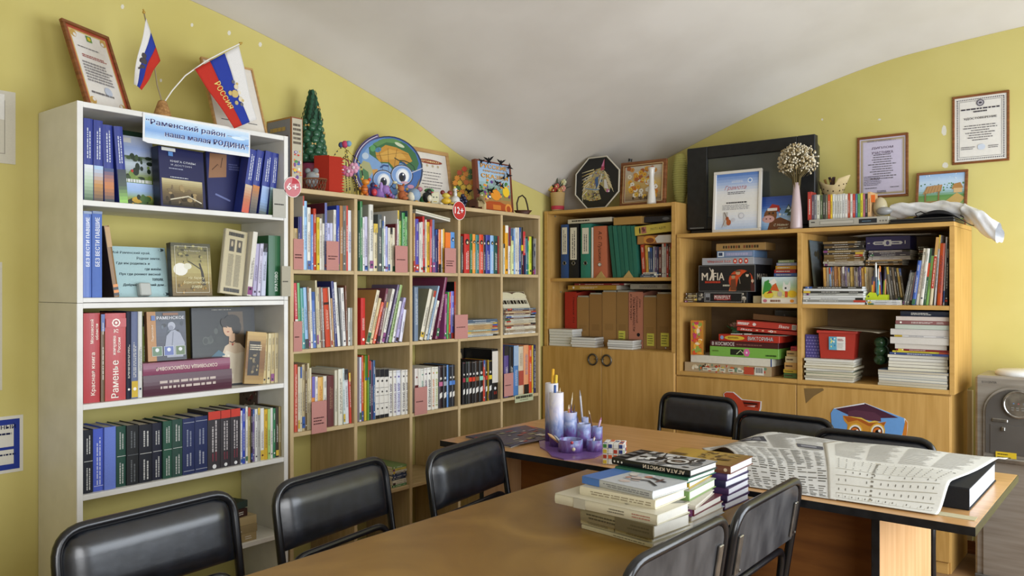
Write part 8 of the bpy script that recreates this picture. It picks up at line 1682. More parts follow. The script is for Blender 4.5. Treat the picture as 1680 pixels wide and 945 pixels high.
# cable hanging over the edge
pts = [onY(1568, 355, YC+.08), onY(1580, 362, YC+.05), onY(1592, 369, YC+.07), onY(1600, 371, YC+.12), onY(1590, 362, YC+.16), onY(1575, 353, YC+.14)]
o = MB().tube(pts, .0025, 6, '#161618').build('cable', 'plastic'); tag(o, uniq('thin black cable looping over the end of the open shelf unit'), 'cable')
pA = [onY(1462, 346, YC+.30), onY(1500, 344, YC+.28), onY(1545, 343, YC+.24), onY(1580, 345, YC+.18), onY(1610, 362, YC+.10), onY(1640, 384, YC+.05)]
r = thing('plastic_bag', uniq('crumpled white plastic bag roll drooping over the end of the open shelf unit'), 'plastic bag', T3(*pA[0]))
inv = T3(*pA[0]).inverted(); kk = SC(pA[2])
rb = random.Random(4)
def bag(u, v):
 t = u*(len(pA)-1); i = min(int(t), len(pA)-2); f = t-i; c0 = pA[i]*(1-f)+pA[i+1]*f
 an = 2*math.pi*v; rad = (11+1.5*math.sin(u*17)+1.8*math.sin(an*3+u*9)+1.2*math.sin(an*5-u*31)+(5*u if u > .6 else 0))*kk
 zz = c0.z+rad*math.sin(an)*1.0
 return inv @ Vector((c0.x+ (rad*.3*math.cos(an) if u > .6 else 0), c0.y+rad*math.cos(an)*.8, max(zz, GZ+.03) if u < .62 else zz))
m = MB(); m.grid(bag, 60, 24); m.build('bag_film', 'plastic_bag', r)
# ------------------------------------------------------------------ pictures on the back wall
def on_wall(name, label, TL, TR, BL, Y=YB-.012):
 a_, b_, c_ = onY(*TL, Y), onY(*TR, Y), onY(*BL, Y); z1_ = (a_.z+b_.z)/2
 return quad_thing(name, label, 'certificate', (a_.x, Y, c_.z), (b_.x, Y, c_.z), (a_.x, Y, z1_))
r, w, h = on_wall('framed_diploma', 'lilac diploma in a brown frame on the wall above the disc player', (1406, 226), (1490, 217), (1404, 327))
a = certificate(w, h, .014, ['ДИПЛОМ', 'УЧАСТНИКА'], '#c4bcd0', '#5a4a60', '#a8987a', rows=11, tsize=.042, ty=.80, seal=False, squeeze=.42); a.dashes(-.3*w, .9*h, .3*w, .93*h, 2, '#6a6270', rq, .4); a.dashes(-.36*w, .2*h, .0, .36*h, 6, '#6a6270', rq, .4); a.dashes(-.1*w, .08*h, .1*w, .12*h, 2, '#3a3440', rq, .5); picture_frame(r, w, h, .014, 'frame_wood', a, .012)
r, w, h = on_wall('framed_diploma', 'white framed document with checked border on the wall above the water cooler', (1562, 157), (1656, 149.5), (1559.5, 271))
f_ = .012; a = Art(); a.rect(-w/2+f_, f_, w/2-f_, h-f_, '#dcd8d0'); e_ = .022
for i in range(26):
 t = -w/2+e_+(w-2*e_)*i/26
 for yy in (e_, h-e_-.006): a.rect(t, yy, t+(w-2*e_)/52, yy+.006, '#2c2c40')
for i in range(36):
 t = e_+(h-2*e_)*i/36
 for xx in (-w/2+e_, w/2-e_-.006): a.rect(xx, t, xx+.006, t+(h-2*e_)/72, '#2c2c40')
a.frame(-w/2+.034, .034, w/2-.034, h-.034, .0014, '#3a3a48'); a.ell(0, .87*h, .07*w, .07*w, '#5a5660', 16); a.ell(0, .87*h, .05*w, .05*w, '#a8a4a8', 14); a.ell(0, .87*h, .03*w, .02*w, '#3a3640', 10); a.dashes(-.34*w, .775*h, .34*w, .80*h, 1, '#3a3640', rq, .8, .02); a.dashes(-.12*w, .735*h, .12*w, .76*h, 1, '#3a3640', rq, .8, .02); a.text('УДОСТОВЕРЕНИЕ', 0, .65*h, .036*h, '#2c2830', w=.58*w, bold=.01)
for i, k_ in enumerate((.28, .3, .16, .26, .2, .22, .14)): a.dashes(-k_*w, (.54-.035*i)*h, k_*w, (.553-.035*i)*h, 1, '#4a464c', rq, .8, .02)
a.ell(.02*w, .23*h, .07*w, .06*w, '#c4ccd8', 16); a.dashes(-.34*w, .2*h, -.08*w, .25*h, 2, '#5a565c', rq, .4); a.dashes(.14*w, .2*h, .34*w, .25*h, 2, '#5a565c', rq, .4); picture_frame(r, w, h, f_, 'frame_wood', a, .012)
TLp, TRp = onY(1503, 284, YB-.03), onY(1589, 277, YB-.03); zt_ = (TLp.z+TRp.z)/2; ybm = YB-.09
BLp = Vector((onY(1496, 333, ybm).x+.01, ybm, GZ+.001)); BRp = Vector((onY(1583, 333, ybm).x+.005, ybm, GZ+.001)); TLp.z = zt_
r, w, h = quad_thing('landscape_picture', 'framed painting of a roofed wooden well in a green field', 'picture', BLp, BRp, TLp); f_ = .014
a = Art(); b0 = h*.42; a.grad(-w/2+f_, f_, w/2-f_, h-f_, ['#6a8a4a', '#8a9a58', '#a8a468', '#7a9a58', '#5a8a48', '#a8c4d8', '#b8cce0', '#98b8dc'], 24)
a.blobs(-w/2+f_, .62*h, w/2-f_, .8*h, ['#3a6a34', '#4a7a3c', '#2c5a2c', '#5a8a44'], 26, rq, (.06, .12)); a.blobs(-.4*w, .82*h, .4*w, .95*h, ['#dce4ec', '#c8d8e8'], 8, rq, (.05, .12)); a.poly([(.0, .4*h), (.3*w, .6*h), (.46*w, .5*h), (.3*w, .35*h)], '#b89a58'); a.poly([(.2*w, .66*h), (.24*w, .76*h), (.36*w, .78*h), (.42*w, .68*h)], '#a87a44'); a.rect(.24*w, .6*h, .4*w, .68*h, '#c8a878')
a.poly([(-.36*w, .6*h), (-.28*w, .74*h), (.02*w, .76*h), (.0, .64*h)], '#b08858'); [a.line([((-.33+.06*i)*w, .61*h), ((-.27+.055*i)*w, .74*h)], .006*w, '#6a4a2c') for i in range(6)]; a.rect(-.32*w, .3*h, -.29*w, .62*h, '#8a6a40'); a.rect(-.06*w, .32*h, -.03*w, .64*h, '#8a6a40'); a.rect(-.32*w, .44*h, -.03*w, .47*h, '#9a7a4c'); a.rect(-.32*w, .3*h, -.03*w, .38*h, '#8a8a7c'); a.blobs(-w/2+f_, .2*h, w/2-f_, .38*h, ['#8aa0b8', '#4a6a3a', '#7a3a3a', '#6a8a4a'], 14, rq, (.05, .1)); picture_frame(r, w, h, f_, 'frame_wood', a, .014)
# bare plaster scars where paint has come off
def scar(wall, name, pts, X=None, Y=None):
 P3 = [(onX(x, y, X) if X is not None else onY(x, y, Y)) for x, y in pts]
 m = MB(); m.add(P3, [tuple(range(len(P3)))], '#d8d4c4'); o = m.build(name, 'paper', bpy.data.objects[wall])
for (x, y, s_) in ((201, 11, 3), (315, 41, 2.4), (376, 54, 3), (427, 73, 3), (264, 132, 2.2)): scar('wall_left', 'paint_scar', [(x+s_*math.cos(i*1.05), y+s_*1.4*math.sin(i*1.05)) for i in range(6)], X=XL+.0006)
for (x, y, s_, t_) in ((1549, 214, 5, 9), (1551, 271, 6, 5), (1349, 196, 2, 2), (1443, 196, 3, 1.6)): scar('wall_back', 'paint_scar', [(x+s_*math.cos(i*.9)*(1 if i % 2 else .8), y+t_*math.sin(i*.9)) for i in range(7)], Y=YB-.0006)
# ------------------------------------------------------------------ cut-outs on the cabinet doors
yo = YC+.0005
def door_cut(name, label, outline, draw, X0, Z0):
 r = thing(name, uniq(label), 'sticker', T3(X0, yo, Z0)); f = lambda x, y: (onY(x, y, yo).x-X0, onY(x, y, yo).z-Z0)
 m = MB(); m.prism([f(x, y) for x, y in outline], -.0022, -.0002, '#d8d8d8', axis='y'); m.build('card', 'glossy_print', r)
 a = Art(); draw(a, f); a.build('print', 'glossy_print', r, facing(0, -.0024, 0))
s12 = lambda x, y: (1360+x/12, 650+y/12)
def owl(a, f):
 g = lambda x, y: f(*s12(x, y)); P = lambda pts, c: a.poly([g(*q_) for q_ in pts], c)
 def E(x, y, rx, ry, c, n=18): a.poly([g(x+rx*math.cos(2*math.pi*i/n), y+ry*math.sin(2*math.pi*i/n)) for i in range(n)], c)
 P([(100, 240), (40, 330), (60, 620), (150, 1100), (900, 1240), (1300, 1100), (1500, 600), (1480, 430), (700, 140)], '#6a9ad0'); P([(100, 235), (700, 135), (1370, 425), (1030, 430), (370, 360)], '#4a2838'); P([(380, 300), (520, 270), (900, 320), (1020, 400), (1030, 500), (800, 480), (380, 390)], '#5a3444')
 P([(100, 235), (700, 135), (705, 155), (105, 250)], '#e0e0e4'); P([(1510, 460), (1550, 520), (1540, 700), (1500, 1000), (1370, 1080), (1450, 760)], '#c87a2c')
 P([(360, 1200), (340, 800), (370, 560), (300, 480), (275, 380), (480, 400), (660, 440), (790, 510), (900, 490), (1000, 520), (1130, 500), (1090, 590), (1100, 700), (1140, 900), (1050, 1200)], '#c88a34'); P([(285, 385), (470, 410), (640, 440), (790, 520), (1000, 530), (1125, 505), (1080, 580), (790, 590), (560, 470), (380, 510)], '#a85a24'); P([(380, 395), (640, 420), (795, 500), (900, 480), (1020, 500), (900, 510), (795, 525), (640, 450)], '#d8b850')
 for x in (520, 960): E(x, 680, 150, 150, '#d8a83a'); E(x, 690, 125, 130, '#e8e0d0'); E(x, 700, 98, 105, '#2c1c14'); E(x-5, 705, 85, 92, '#c86a28'); E(x, 710, 45, 52, '#141010'); E(x+40, 680, 26, 28, '#f0ece4')
 P([(700, 760), (760, 720), (800, 760), (745, 900)], '#d8b030'); E(740, 1000, 200, 160, '#d8b060')
c0 = onY(1425, 690, yo)
door_cut('owl_cutout', 'owl in a graduation cap printed on a blue cut-out stuck on the cabinet door', [s12(*q_) for q_ in ((100, 235), (40, 330), (60, 620), (150, 1100), (900, 1240), (1370, 1100), (1500, 1000), (1550, 620), (1550, 520), (1500, 440), (700, 130))], owl, c0.x, c0.z)
def redc(a, f):
 P = lambda pts, c: a.poly([f(*q_) for q_ in pts], c)
 P([(1188, 646), (1192, 643.5), (1203, 644), (1210, 650), (1217, 656), (1248, 659), (1247, 670), (1240, 690), (1200, 692), (1190, 655)], '#b8442c'); P([(1218, 657), (1246, 660), (1244, 669), (1222, 667)], '#8a2c1c'); P([(1220, 660), (1243, 662), (1242, 664), (1220, 662)], '#1c1412'); P([(1225, 666), (1240, 665), (1238, 668)], '#d8b8b0')
c0 = onY(1215, 660, yo)
door_cut('red_cutout', 'red cut-out figure stuck on the cabinet door behind the first chair', [(1187, 646), (1192, 642.5), (1204, 643), (1211, 649), (1218, 655), (1249.5, 658.5), (1249, 671), (1241, 692), (1199, 694), (1188.5, 655)], redc, c0.x, c0.z)
m = MB(); m.add([onY(*q_, YC+.0012) for q_ in ((1319, 637), (1350, 637), (1352, 640), (1335, 650), (1322, 662))], [(0, 1, 2, 3, 4)], '#7a6038'); o = m.build('glue_mark', 'matte_print', lc); o.matrix_parent_inverse = T3(*lc.location).inverted()
# ------------------------------------------------------------------ water cooler
yk = 4.47; x0 = onY(1598.5, 700, yk).x; zt_ = onY(1602, 606, yk).z
r = thing('water_cooler', uniq('silver and grey floor-standing water cooler beside the low cabinet'), 'water cooler', T3(x0+.165, yk, 0)); w, d, h = .33, .33, zt_
m = MB(); m.box(-w/2, w/2, .02, d, .0, h-.03, ch=.01); m.build('body', 'cooler_silver', r)
def outline(ww, top_, bot):
 rr = ww; return [(-ww, bot), (ww, bot), (ww, top_-ww)]+arc(0, top_-ww, ww, 0, 180, 20)[1:]
for nm, ww, tp_, bt_, yy, mt in (('front_arch', .128, h-.075, .03, .008, 'cooler_silver'), ('front_panel', .118, h-.087, .62, .002, 'cooler_dark')):
 m = MB(); m.prism(outline(ww, tp_, bt_), yy, .024, axis='y'); m.build(nm, mt, r)
m = MB(); m.box(-.1, .1, -.0005, .004, .62, .76, ch=.003); m.build('tap_recess', 'cooler_dark', r)
m = MB(); m.box(-.118, .118, -.02, .01, .58, .605, ch=.006); m.build('drip_tray', 'steel', r)
m = MB(); m.m = T3(.02, -.004, h-.155) @ RX(90); m.lathe([(.066, -.002), (.066, .006), (.060, .008), (.056, .005), (0, .005)], 32, smooth=False, cap=False); m.build('dial', 'steel', r)
a = Art(); [a.ell(.02+(-.02+.02*i), h-.15, .004, .004, ['#5a6a80', '#8a4a48', '#6a6a6a'][i], 8) for i in range(3)]; [a.dashes(-.01+.02*i, h-.185, .004+.02*i, h-.165, 2, '#7a766e', rq) for i in range(3)]; a.build('dial_print', 'plastic', r, facing(0, -.0155, 0))['kind'] = 'stuff'
m = MB(); m.box(-.09, -.025, -.006, .003, h-.245, h-.228, ch=.003); m.build('button', 'steel', r); m = MB(); m.box(.05, .11, -.006, .003, h-.245, h-.228, ch=.003); m.build('button', 'steel', r)
m = MB(); m.box(-.05, -.035, -.014, .002, h-.285, h-.265, ch=.003); m.build('tap', 'steel', r)
m = MB(); m.box(-.075, .01, -.0022, -.0008, h-.43, h-.385, '#c8a824'); m.build('warning_label', 'plastic', r); a = Art(); a.dashes(-.068, h-.4, -.02, h-.392, 1, '#2c2410', rq); a.dashes(-.068, h-.425, .0, h-.405, 2, '#5a4a20', rq, .4); a.build('lettering', 'plastic', r, facing(0, -.0024, 0))
a = Art(); a.text('ECOCENTER', -.105, h-.06, .010, '#2c2a2c', w=.062); a.build('lettering', 'plastic', r, facing(0, .0196, 0))
m = MB(); m.lathe([(.12, 0), (.125, .012), (.11, .024), (0, .026)], 24, (0.02, d/2+.01, h-.03), cap=False); m.build('top_ring', 'white_board', r)
m = MB(); m.box(-w/2, w/2, .0, .02, .0, .03, ch=.004); m.build('plinth', 'cooler_dark', r)
# ------------------------------------------------------------------ on the tables
# magazine at the end of the cross table
P4 = [onZ(764, 719, TZ), onZ(862, 700.5, TZ), onZ(897, 713, TZ), onZ(838, 735.5, TZ)]
c_ = sum(P4, Vector())/4
for i, (dz, rot, cols, lab) in enumerate(((0, 0, '#a8a498', 'pale magazine underneath the red-topped comic magazine on the cross table'), (.0045, 6, '#3a3c50', 'comic magazine with red heading lying on the cross table'))):
 r = thing('magazine', uniq(lab), 'magazine', T3(c_.x, c_.y, TZ+.0005+dz) @ RZ(rot))
 L_ = [RZ(-rot) @ (p-c_) for p in P4]
 m = MB(); m.prism([(p.x, p.y) for p in L_], 0, .004, cols); m.build('cover', 'glossy_print', r)
 if i:
  a = Art(); e1 = L_[1]-L_[0]; e2 = L_[3]-L_[0]
  S_ = lambda u, v: ((L_[0]+e1*u+e2*v).x, (L_[0]+e1*u+e2*v).y)
  Q = lambda u0, v0, u1, v1, c: a.poly([S_(u0, v0), S_(u1, v0), S_(u1, v1), S_(u0, v1)], c)
  Q(0, 0, 1, 1, '#4a4c66'); Q(.55, 0, 1, .25, '#b83430'); Q(.0, .0, .2, .3, '#b03a34')
  for q in range(60):
   u, v = rq.uniform(.02, .9), rq.uniform(.1, .9); Q(u, v, u+rq.uniform(.03, .12), v+rq.uniform(.02, .08), rq.choice(['#2c2c34', '#c8c4bc', '#8a8a68', '#d8d0b0', '#6a6a90', '#a83a34', '#5a5a48']))
  a.build('cover_print', 'glossy_print', r, T3(0, 0, 0.0028))
# desk organiser
o0 = onZ(936, 742, TZ); kO = SC(o0)
r = thing('desk_organiser', uniq('purple and white marbled clay desk organiser of joined cylinders'), 'desk organiser', T3(*o0) @ RZ(math.degrees(TH)))
MBASE = r.matrix_basis.inverted()
def loc(px, py): return MBASE @ onZ(px, py, TZ)
def marble(name):
 m, n, l, b = newmat(name); tc = n.new('ShaderNodeTexCoord'); mp = n.new('ShaderNodeMapping'); sx = n.new('ShaderNodeSeparateXYZ')
 l.new(tc.outputs['Object'], sx.inputs[0]); l.new(tc.outputs['Object'], mp.inputs[0]); mp.inputs['Scale'].default_value = (26, 26, 14)
 nz = n.new('ShaderNodeTexNoise'); nz.inputs['Scale'].default_value = 1; nz.inputs['Detail'].default_value = 6; nz.inputs['Distortion'].default_value = 1.6; l.new(mp.outputs[0], nz.inputs['Vector'])
 mr = n.new('ShaderNodeMapRange'); mr.inputs['From Max'].default_value = .24; l.new(sx.outputs['Z'], mr.inputs['Value'])
 ad = n.new('ShaderNodeMath'); ad.operation = 'MULTIPLY_ADD'; ad.inputs[1].default_value = .9; l.new(nz.outputs['Fac'], ad.inputs[0]);
 sb = n.new('ShaderNodeMath'); sb.operation = 'SUBTRACT'; sb.inputs[1].default_value = .45; l.new(mr.outputs[0], sb.inputs[0]); l.new(sb.outputs[0], ad.inputs[2])
 cr = n.new('ShaderNodeValToRGB'); e = cr.color_ramp.elements; e[0].position = .0; e[0].color = (*hexc('#6a4a86'), 1); e[1].position = .9; e[1].color = (*hexc('#dcd8dc'), 1)
 for ps, cc in ((.14, '#7a62a4'), (.28, '#7f8fc0'), (.46, '#a9b2d4'), (.6, '#c6c2d8')): q = e.new(ps); q.color = (*hexc(cc), 1)
 l.new(ad.outputs[0], cr.inputs[0]); l.new(cr.outputs[0], b.inputs['Base Color']); b.inputs['Roughness'].default_value = .3
marble('marbled_clay')
m = MB(); pts = []
for (x, y) in ((884, 724), (886, 735), (897, 741), (905, 750), (925, 755), (950, 755), (975, 752), (990, 745), (992, 732), (984, 722), (960, 712), (930, 708), (900, 712)): q = loc(x, y); pts.append((q.x, q.y))
m.prism(pts, 0, .006, '#7a5a98'); m.build('base_plate', 'ceramic', r)
TUBES = {}
for nm, px, pyb, rp, pyt in (('tall_tube', 905, 727, 11.5, 624), ('tall_tube', 913, 736, 12, 643), ('medium_tube', 935, 727, 12.5, 675), ('short_tube', 958, 738, 11.5, 696), ('short_tube', 979, 729, 10, 700), ('bowl', 936, 746, 20, 724), ('bowl', 975, 744, 12.5, 724), ('small_cup', 960, 725, 6, 683)):
 q = loc(px, pyb-rp*.18); k_ = kO; H = (pyb-pyt)*k_; R_ = rp*k_
 m = MB(); m.lathe([(0, .006), (R_, .006), (R_*1.01, H*.5), (R_, H), (R_-.004, H+.001), (R_-.005, H-.003), (R_-.006, .012), (0, .012)], 24, (q.x, q.y, 0), cap=False); m.build(nm, 'marbled_clay', r); TUBES[(px, pyb)] = (r.matrix_basis @ Vector((q.x, q.y, 0)), R_, H)
for nm, px, py, rad, cc in (('bead', 937, 679, 2.6, '#b83a48'), ('bead', 940, 737, 3.2, '#d8ccb0'), ('bead', 905, 686, 2.0, '#e0e0e0')):
 g_ = min(TUBES.items(), key=lambda t: abs(t[0][0]-px));
 base, R_, H = g_[1]; fw_ = Vector((SN, -CS, 0));
 pw = base+fw_*(R_*1.0)+Vector((CS, SN, 0))*((px-g_[0][0])*kO*.9); pw.z = TZ+min(H*.9, (g_[0][1]-py)*kO)
 m = MB(); m.m = MBASE; m.ball(pw, rad*kO, cc, 8, 6); m.build(nm, 'ceramic', r)
def put_pen(name, lab, key, lean, az, length, col, tip=None, rad=0.0028, cap=None):
 base, R_, H = TUBES[key]; an = math.radians(az); off = Vector((math.cos(an), math.sin(an), 0))*R_*.35
 M = T3(base.x-off.x, base.y-off.y, TZ+.014) @ RZ(math.degrees(TH)+az) @ RY(lean if abs(lean) > 30 else lean*.6)
 r = thing(name, uniq(lab), name.split('_')[-1], M, 'pens and pencils in the desk organiser')
 m = MB(); m.lathe([(0, 0), (rad, 0), (rad, length*.86), (rad*.9, length*.87)], 8, col=col); m.build('barrel', 'plastic', r)
 m = MB(); m.lathe([(rad*(1.12 if cap else .9), length*(.6 if cap else .87)), (rad*(1.12 if cap else .3), length*(.99 if cap else .97)), (0, length)], 8, col=cap or tip or '#d8c8a0'); m.build('cap' if cap else 'tip', 'plastic', r)
put_pen('felt_pen', 'white felt pen with amber cap standing tallest in the organiser', (905, 727), 5, 10, .30, '#e0dcd4', cap='#d8a428', rad=.006)
put_pen('felt_pen', 'white felt pen with yellow cap in the tallest tube', (905, 727), -4, 190, .275, '#d8d8d0', cap='#d8b83a', rad=.006)
put_pen('felt_pen', 'blue-capped pen in the second tall tube', (913, 736), 3, 60, .245, '#d0d0d8', cap='#3a5a98', rad=.005)
put_pen('felt_pen', 'maroon pen in the second tall tube', (913, 736), 9, -20, .235, '#7a2c4a', rad=.004)
for i, (ln, az, L_, cc, tp_, lab) in enumerate(((10, 0, .20, '#d8cdb8', '#c8b890', 'long cream pencil in the medium tube'), (-5, 100, .15, '#c06a68', '#e0c8a0', 'salmon pencil in the medium tube'), (4, 40, .145, '#d8a83a', '#e0c8a0', 'amber pencil in the medium tube'), (8, -40, .15, '#6a3a78', '#3a2048', 'purple pencil in the medium tube'), (12, 20, .185, '#c88a48', '#e0c8a0', 'tan pencil leaning in the medium tube'), (-8, 170, .15, '#4a2a2a', '#2a1818', 'dark brown pencil in the medium tube'))): put_pen('pencil', lab, (935, 727), ln, az, L_, cc, tp_)
put_pen('pen', 'long silver pen leaning in the short tube', (960, 725), -9, 15, .21, '#b8b8bc', '#8a8a90', .0045)
put_pen('pen', 'dark purple pen leaning in the short tube', (958, 738), -16, 10, .13, '#4a3058', '#2c1c34')
put_pen('pencil', 'thin brown pencil leaning in the farther short tube', (979, 729), -20, 10, .13, '#6a4a34', '#d8c8a8', .003)
put_pen('pen', 'pink-white pen leaning out of the farther short tube', (979, 729), 26, 0, .10, '#c8a8c0', '#b06a90', .0045)
put_pen('chalk', 'long tan chalk stick lying in the marbled bowl', (936, 746), -52, 0, .10, '#c8a070', '#c8a070', .006)
put_pen('chalk', 'grey chalk stick lying in the marbled bowl', (936, 746), -44, 30, .085, '#8a8a8c', '#8a8a8c', .005)
put_pen('eraser', 'small white stub in the right-hand marbled bowl', (975, 744), 20, 0, .05, '#d8d0c8', '#a87a70', .004)
# puzzle cube
c_ = onZ(1000, 762, TZ); sq = .0198; n4 = 4; side = sq*n4
r = thing('puzzle_cube', uniq('white puzzle cube with small coloured squares beside the book stacks'), 'puzzle cube', T3(c_.x, c_.y+.036, TZ+.0005) @ RZ(22))
cub = MB(); cub.box(-sq/2+.0004, sq/2-.0004, -sq/2+.0004, sq/2-.0004, -sq/2+.0004, sq/2-.0004, '#d8d4cc', .0015); cm = cub.mesh('cubelet')
stk = {c: None for c in ('#c8582c', '#2c3c7a', '#a83a2c', '#c8b040', '#3a7a3c', '#d8d8d4')}
for c in stk: q = MB(); q.box(-sq*.34, sq*.34, -.0004, .0004, -sq*.34, sq*.34, c); stk[c] = q.mesh('sticker')
for i in range(4):
 for j in range(4):
  for k_ in range(4):
   if not (i in (0, 3) or j in (0, 3) or k_ in (0, 3)): continue
   P_ = Vector(((i-1.5)*sq, (j-1.5)*sq, (k_+.5)*sq)); o = link('cubelet', cm, 'plastic', r); o.matrix_basis = T3(*P_)
   for cond, M_ in ((j == 0, T3(0, -sq/2, 0)), (i == 3, T3(sq/2, 0, 0) @ RZ(90)), (k_ == 3, T3(0, 0, sq/2) @ RX(90))):
    if cond:
     cc = rq.choice(list(stk) if M_[2][3] < .001 else ['#d8d8d4', '#d8d8d4', '#d8d8d4', '#2c3c7a', '#c8582c']); s_ = link('sticker', stk[cc], 'plastic', o); s_.matrix_basis = M_
# stacks of books on the long table: spines look towards the camera's side of the table
cS = (880, 700, 4.6556)
def lie(L_, R_, z, th, D, col, lab, spec=None, cov=None, art=None, hard=True, flip=True, pages='#d4d0c4'):
 pL = onZ(cS[0]+L_[0]/cS[2], cS[1]+L_[1]/cS[2], z); pR = onZ(cS[0]+R_[0]/cS[2], cS[1]+R_[1]/cS[2], z)
 H = (pR-pL).length; yaw = math.degrees(math.atan2(pR.y-pL.y, pR.x-pL.x)); c = (pL+pR)/2
 M = T3(c.x, c.y, z+th/2+.0003) @ RZ(yaw) @ (RY(-90) if flip else RY(90)) @ T3(0, 0, -H/2)
 r = book(M, th, D, H, col, uniq(lab), cov, hard, spec, 'glossy_print', 'book', 'book', 'books stacked on the long table', pages)
 if art:
  a = Art(); art(a, D, H)     # printed on the cover that lies uppermost: x across the cover, y along the spine
  X = Matrix(((0, 0, 1, th/2+.0003), (1, 0, 0, 0), (0, 1, 0, 0), (0, 0, 0, 1))) if flip else Matrix(((0, 0, -1, -th/2-.0003), (1, 0, 0, 0), (0, -1, 0, H), (0, 0, 0, 1)))
  a.build('cover_print', 'glossy_print', r, X)
 return z+th+.0006
z = TZ+.0005
z = lie((345, 775), (885, 928), z, .010, .19, '#c0b898', 'cream paperback at the bottom of the front stack on the long table', [('dash', .1, .6, '#4a4438')], hard=False)
z = lie((338, 738), (882, 885), z, .014, .19, '#b8ac88', 'cream paperback with dark stripe, second from the bottom of the front stack', [('dash', .05, .4, '#2c2c28'), ('line', .5, '#2c2c28'), ('dash', .6, .9, '#3a3a34')], hard=False)
z = lie((335, 715), (890, 862), z, .034, .17, '#8a8064', 'thick olive-brown book with dark letters in the front stack', [('band', .0, .5, '#6a624c'), ('dash', .05, .35, '#2c2818'), ('dash', .5, .92, '#1c1a14')])
z = lie((140, 585), (920, 760), z, .027, .165, '#cfc9b2', 'long cream book with red script overhanging the front stack', [('dash', .06, .26, '#a84a3c'), ('dash', .3, .48, '#2c2c28'), ('band', .68, .8, '#b8b4a4')], '#c8c2ac', lambda a, w, h: (a.rect(0, 0, w, h, '#ccc6b0'), a.poly([(.2*w, .35*h), (.9*w, .02*h), (w, .02*h), (w, .55*h), (.6*w, .6*h)], '#5a5a50'), a.ell(.7*w, .3*h, .16*w, .12*h, '#3a3a34', 12)))
z = lie((330, 520), (905, 635), z, .023, .165, '#d0c8ae', 'cream book with brown lettering in the front stack', [('dash', .05, .95, '#6a5a40')], '#c8c0a8')
def skate(a, w, h): a.rect(0, 0, w, h, '#c0c4c8'); a.rect(0, .74*h, w, h, '#4a74b8'); a.blobs(.1*w, .3*h, .9*w, .7*h, ['#d8d4cc', '#c8b8b0', '#d8dce0'], 12, rq, (.1, .2)); a.line([(.3*w, .1*h), (.5*w, .3*h), (.4*w, .5*h)], .05*w, '#2c2c30'); a.line([(.6*w, .12*h), (.7*w, .35*h)], .06*w, '#3a3438'); a.line([(.5*w, .2*h), (.75*w, .22*h)], .05*w, '#6a4a44'); a.ell(.7*w, .4*h, .07*w, .05*h, '#b87a68', 10); a.ell(.45*w, .56*h, .06*w, .04*h, '#b88a78', 10)
z = lie((350, 432), (885, 555), z, .020, .165, '#b4b6b4', 'white and blue book with dark sketch on top of the front stack', [('band', .74, 1, '#4a74b8'), ('dash', .04, .7, '#5a5a60')], '#c0c4c8', skate)
# second stack
z = TZ+.0005
z = lie((620, 655), (1185, 775), z, .020, .2, '#c8ccd4', 'pale blue-edged book at the bottom of the middle stack', None, '#a8b8d0')
z = lie((615, 625), (1178, 740), z, .020, .2, '#a89a88', 'worn beige book, second from the bottom of the middle stack')
z = lie((640, 590), (1200, 690), z, .020, .2, '#6a2c38', 'maroon-edged book in the middle stack', None, '#5a2430')
z = lie((600, 560), (1215, 640), z, .012, .2, '#c8c0b0', 'thin pale book in the middle stack')
z = lie((590, 480), (1165, 572), z, .026, .2, '#7a9a5a', 'green and white book with red tape in the middle stack', [('band', .9, 1, '#b83a30'), ('band', .8, .86, '#2c3c6a')], '#c8d0c0')
z = lie((610, 400), (1165, 478), z, .022, .19, '#b89a34', 'yellow patterned book in the middle stack', [('band', .8, 1, '#6a7a3a')], '#b8942c')
z = lie((600, 340), (1155, 436), z, .014, .17, '#1f5a44', 'dark green book under the black detective book', [('dash', .1, .9, '#3a7a60')], '#1c4c3a')
def eye(a, w, h):
 a.rect(0, 0, w, h, '#b4b4b4'); a.rect(0, .82*h, w, h, '#1c1c1e'); a.blobs(0, 0, w, .82*h, ['#2c2c2e', '#d8d8d6', '#6a6a6a', '#e0e0de', '#18181a'], 50, rq, (.05, .14)); a.ell(.45*w, .3*h, .26*w, .15*h, '#18181a', 22); a.ell(.45*w, .3*h, .21*w, .12*h, '#d0d0ce', 20); a.ell(.45*w, .3*h, .12*w, .09*h, '#2c2826', 16); a.ell(.45*w, .3*h, .06*w, .04*h, '#8a7a70', 10); a.line([(.1*w, .6*h), (.5*w, .52*h), (.95*w, .62*h)], .03*w, '#18181a'); a.line([(.6*w, .7*h), (.9*w, .1*h)], .025*w, '#18181a')
 [a.rect((.15+.25*i)*w, .86*h, (.28+.25*i)*w, .96*h, '#6a6a6c') for i in range(3)]
z = lie((575, 285), (1172, 388), z, .019, .16, '#17181a', 'black book with a drawn eye on its cover, on top of the middle stack', [('text', 'АГАТА КРИСТИ', .06, .58, '#d8c8b0', 0, .55), ('dot', .96, .5, '#d8d4c8'), ('dot', .91, .5, '#d8d4c8'), ('dot', .86, .5, '#d8d4c8')], '#1c1c1e', eye)
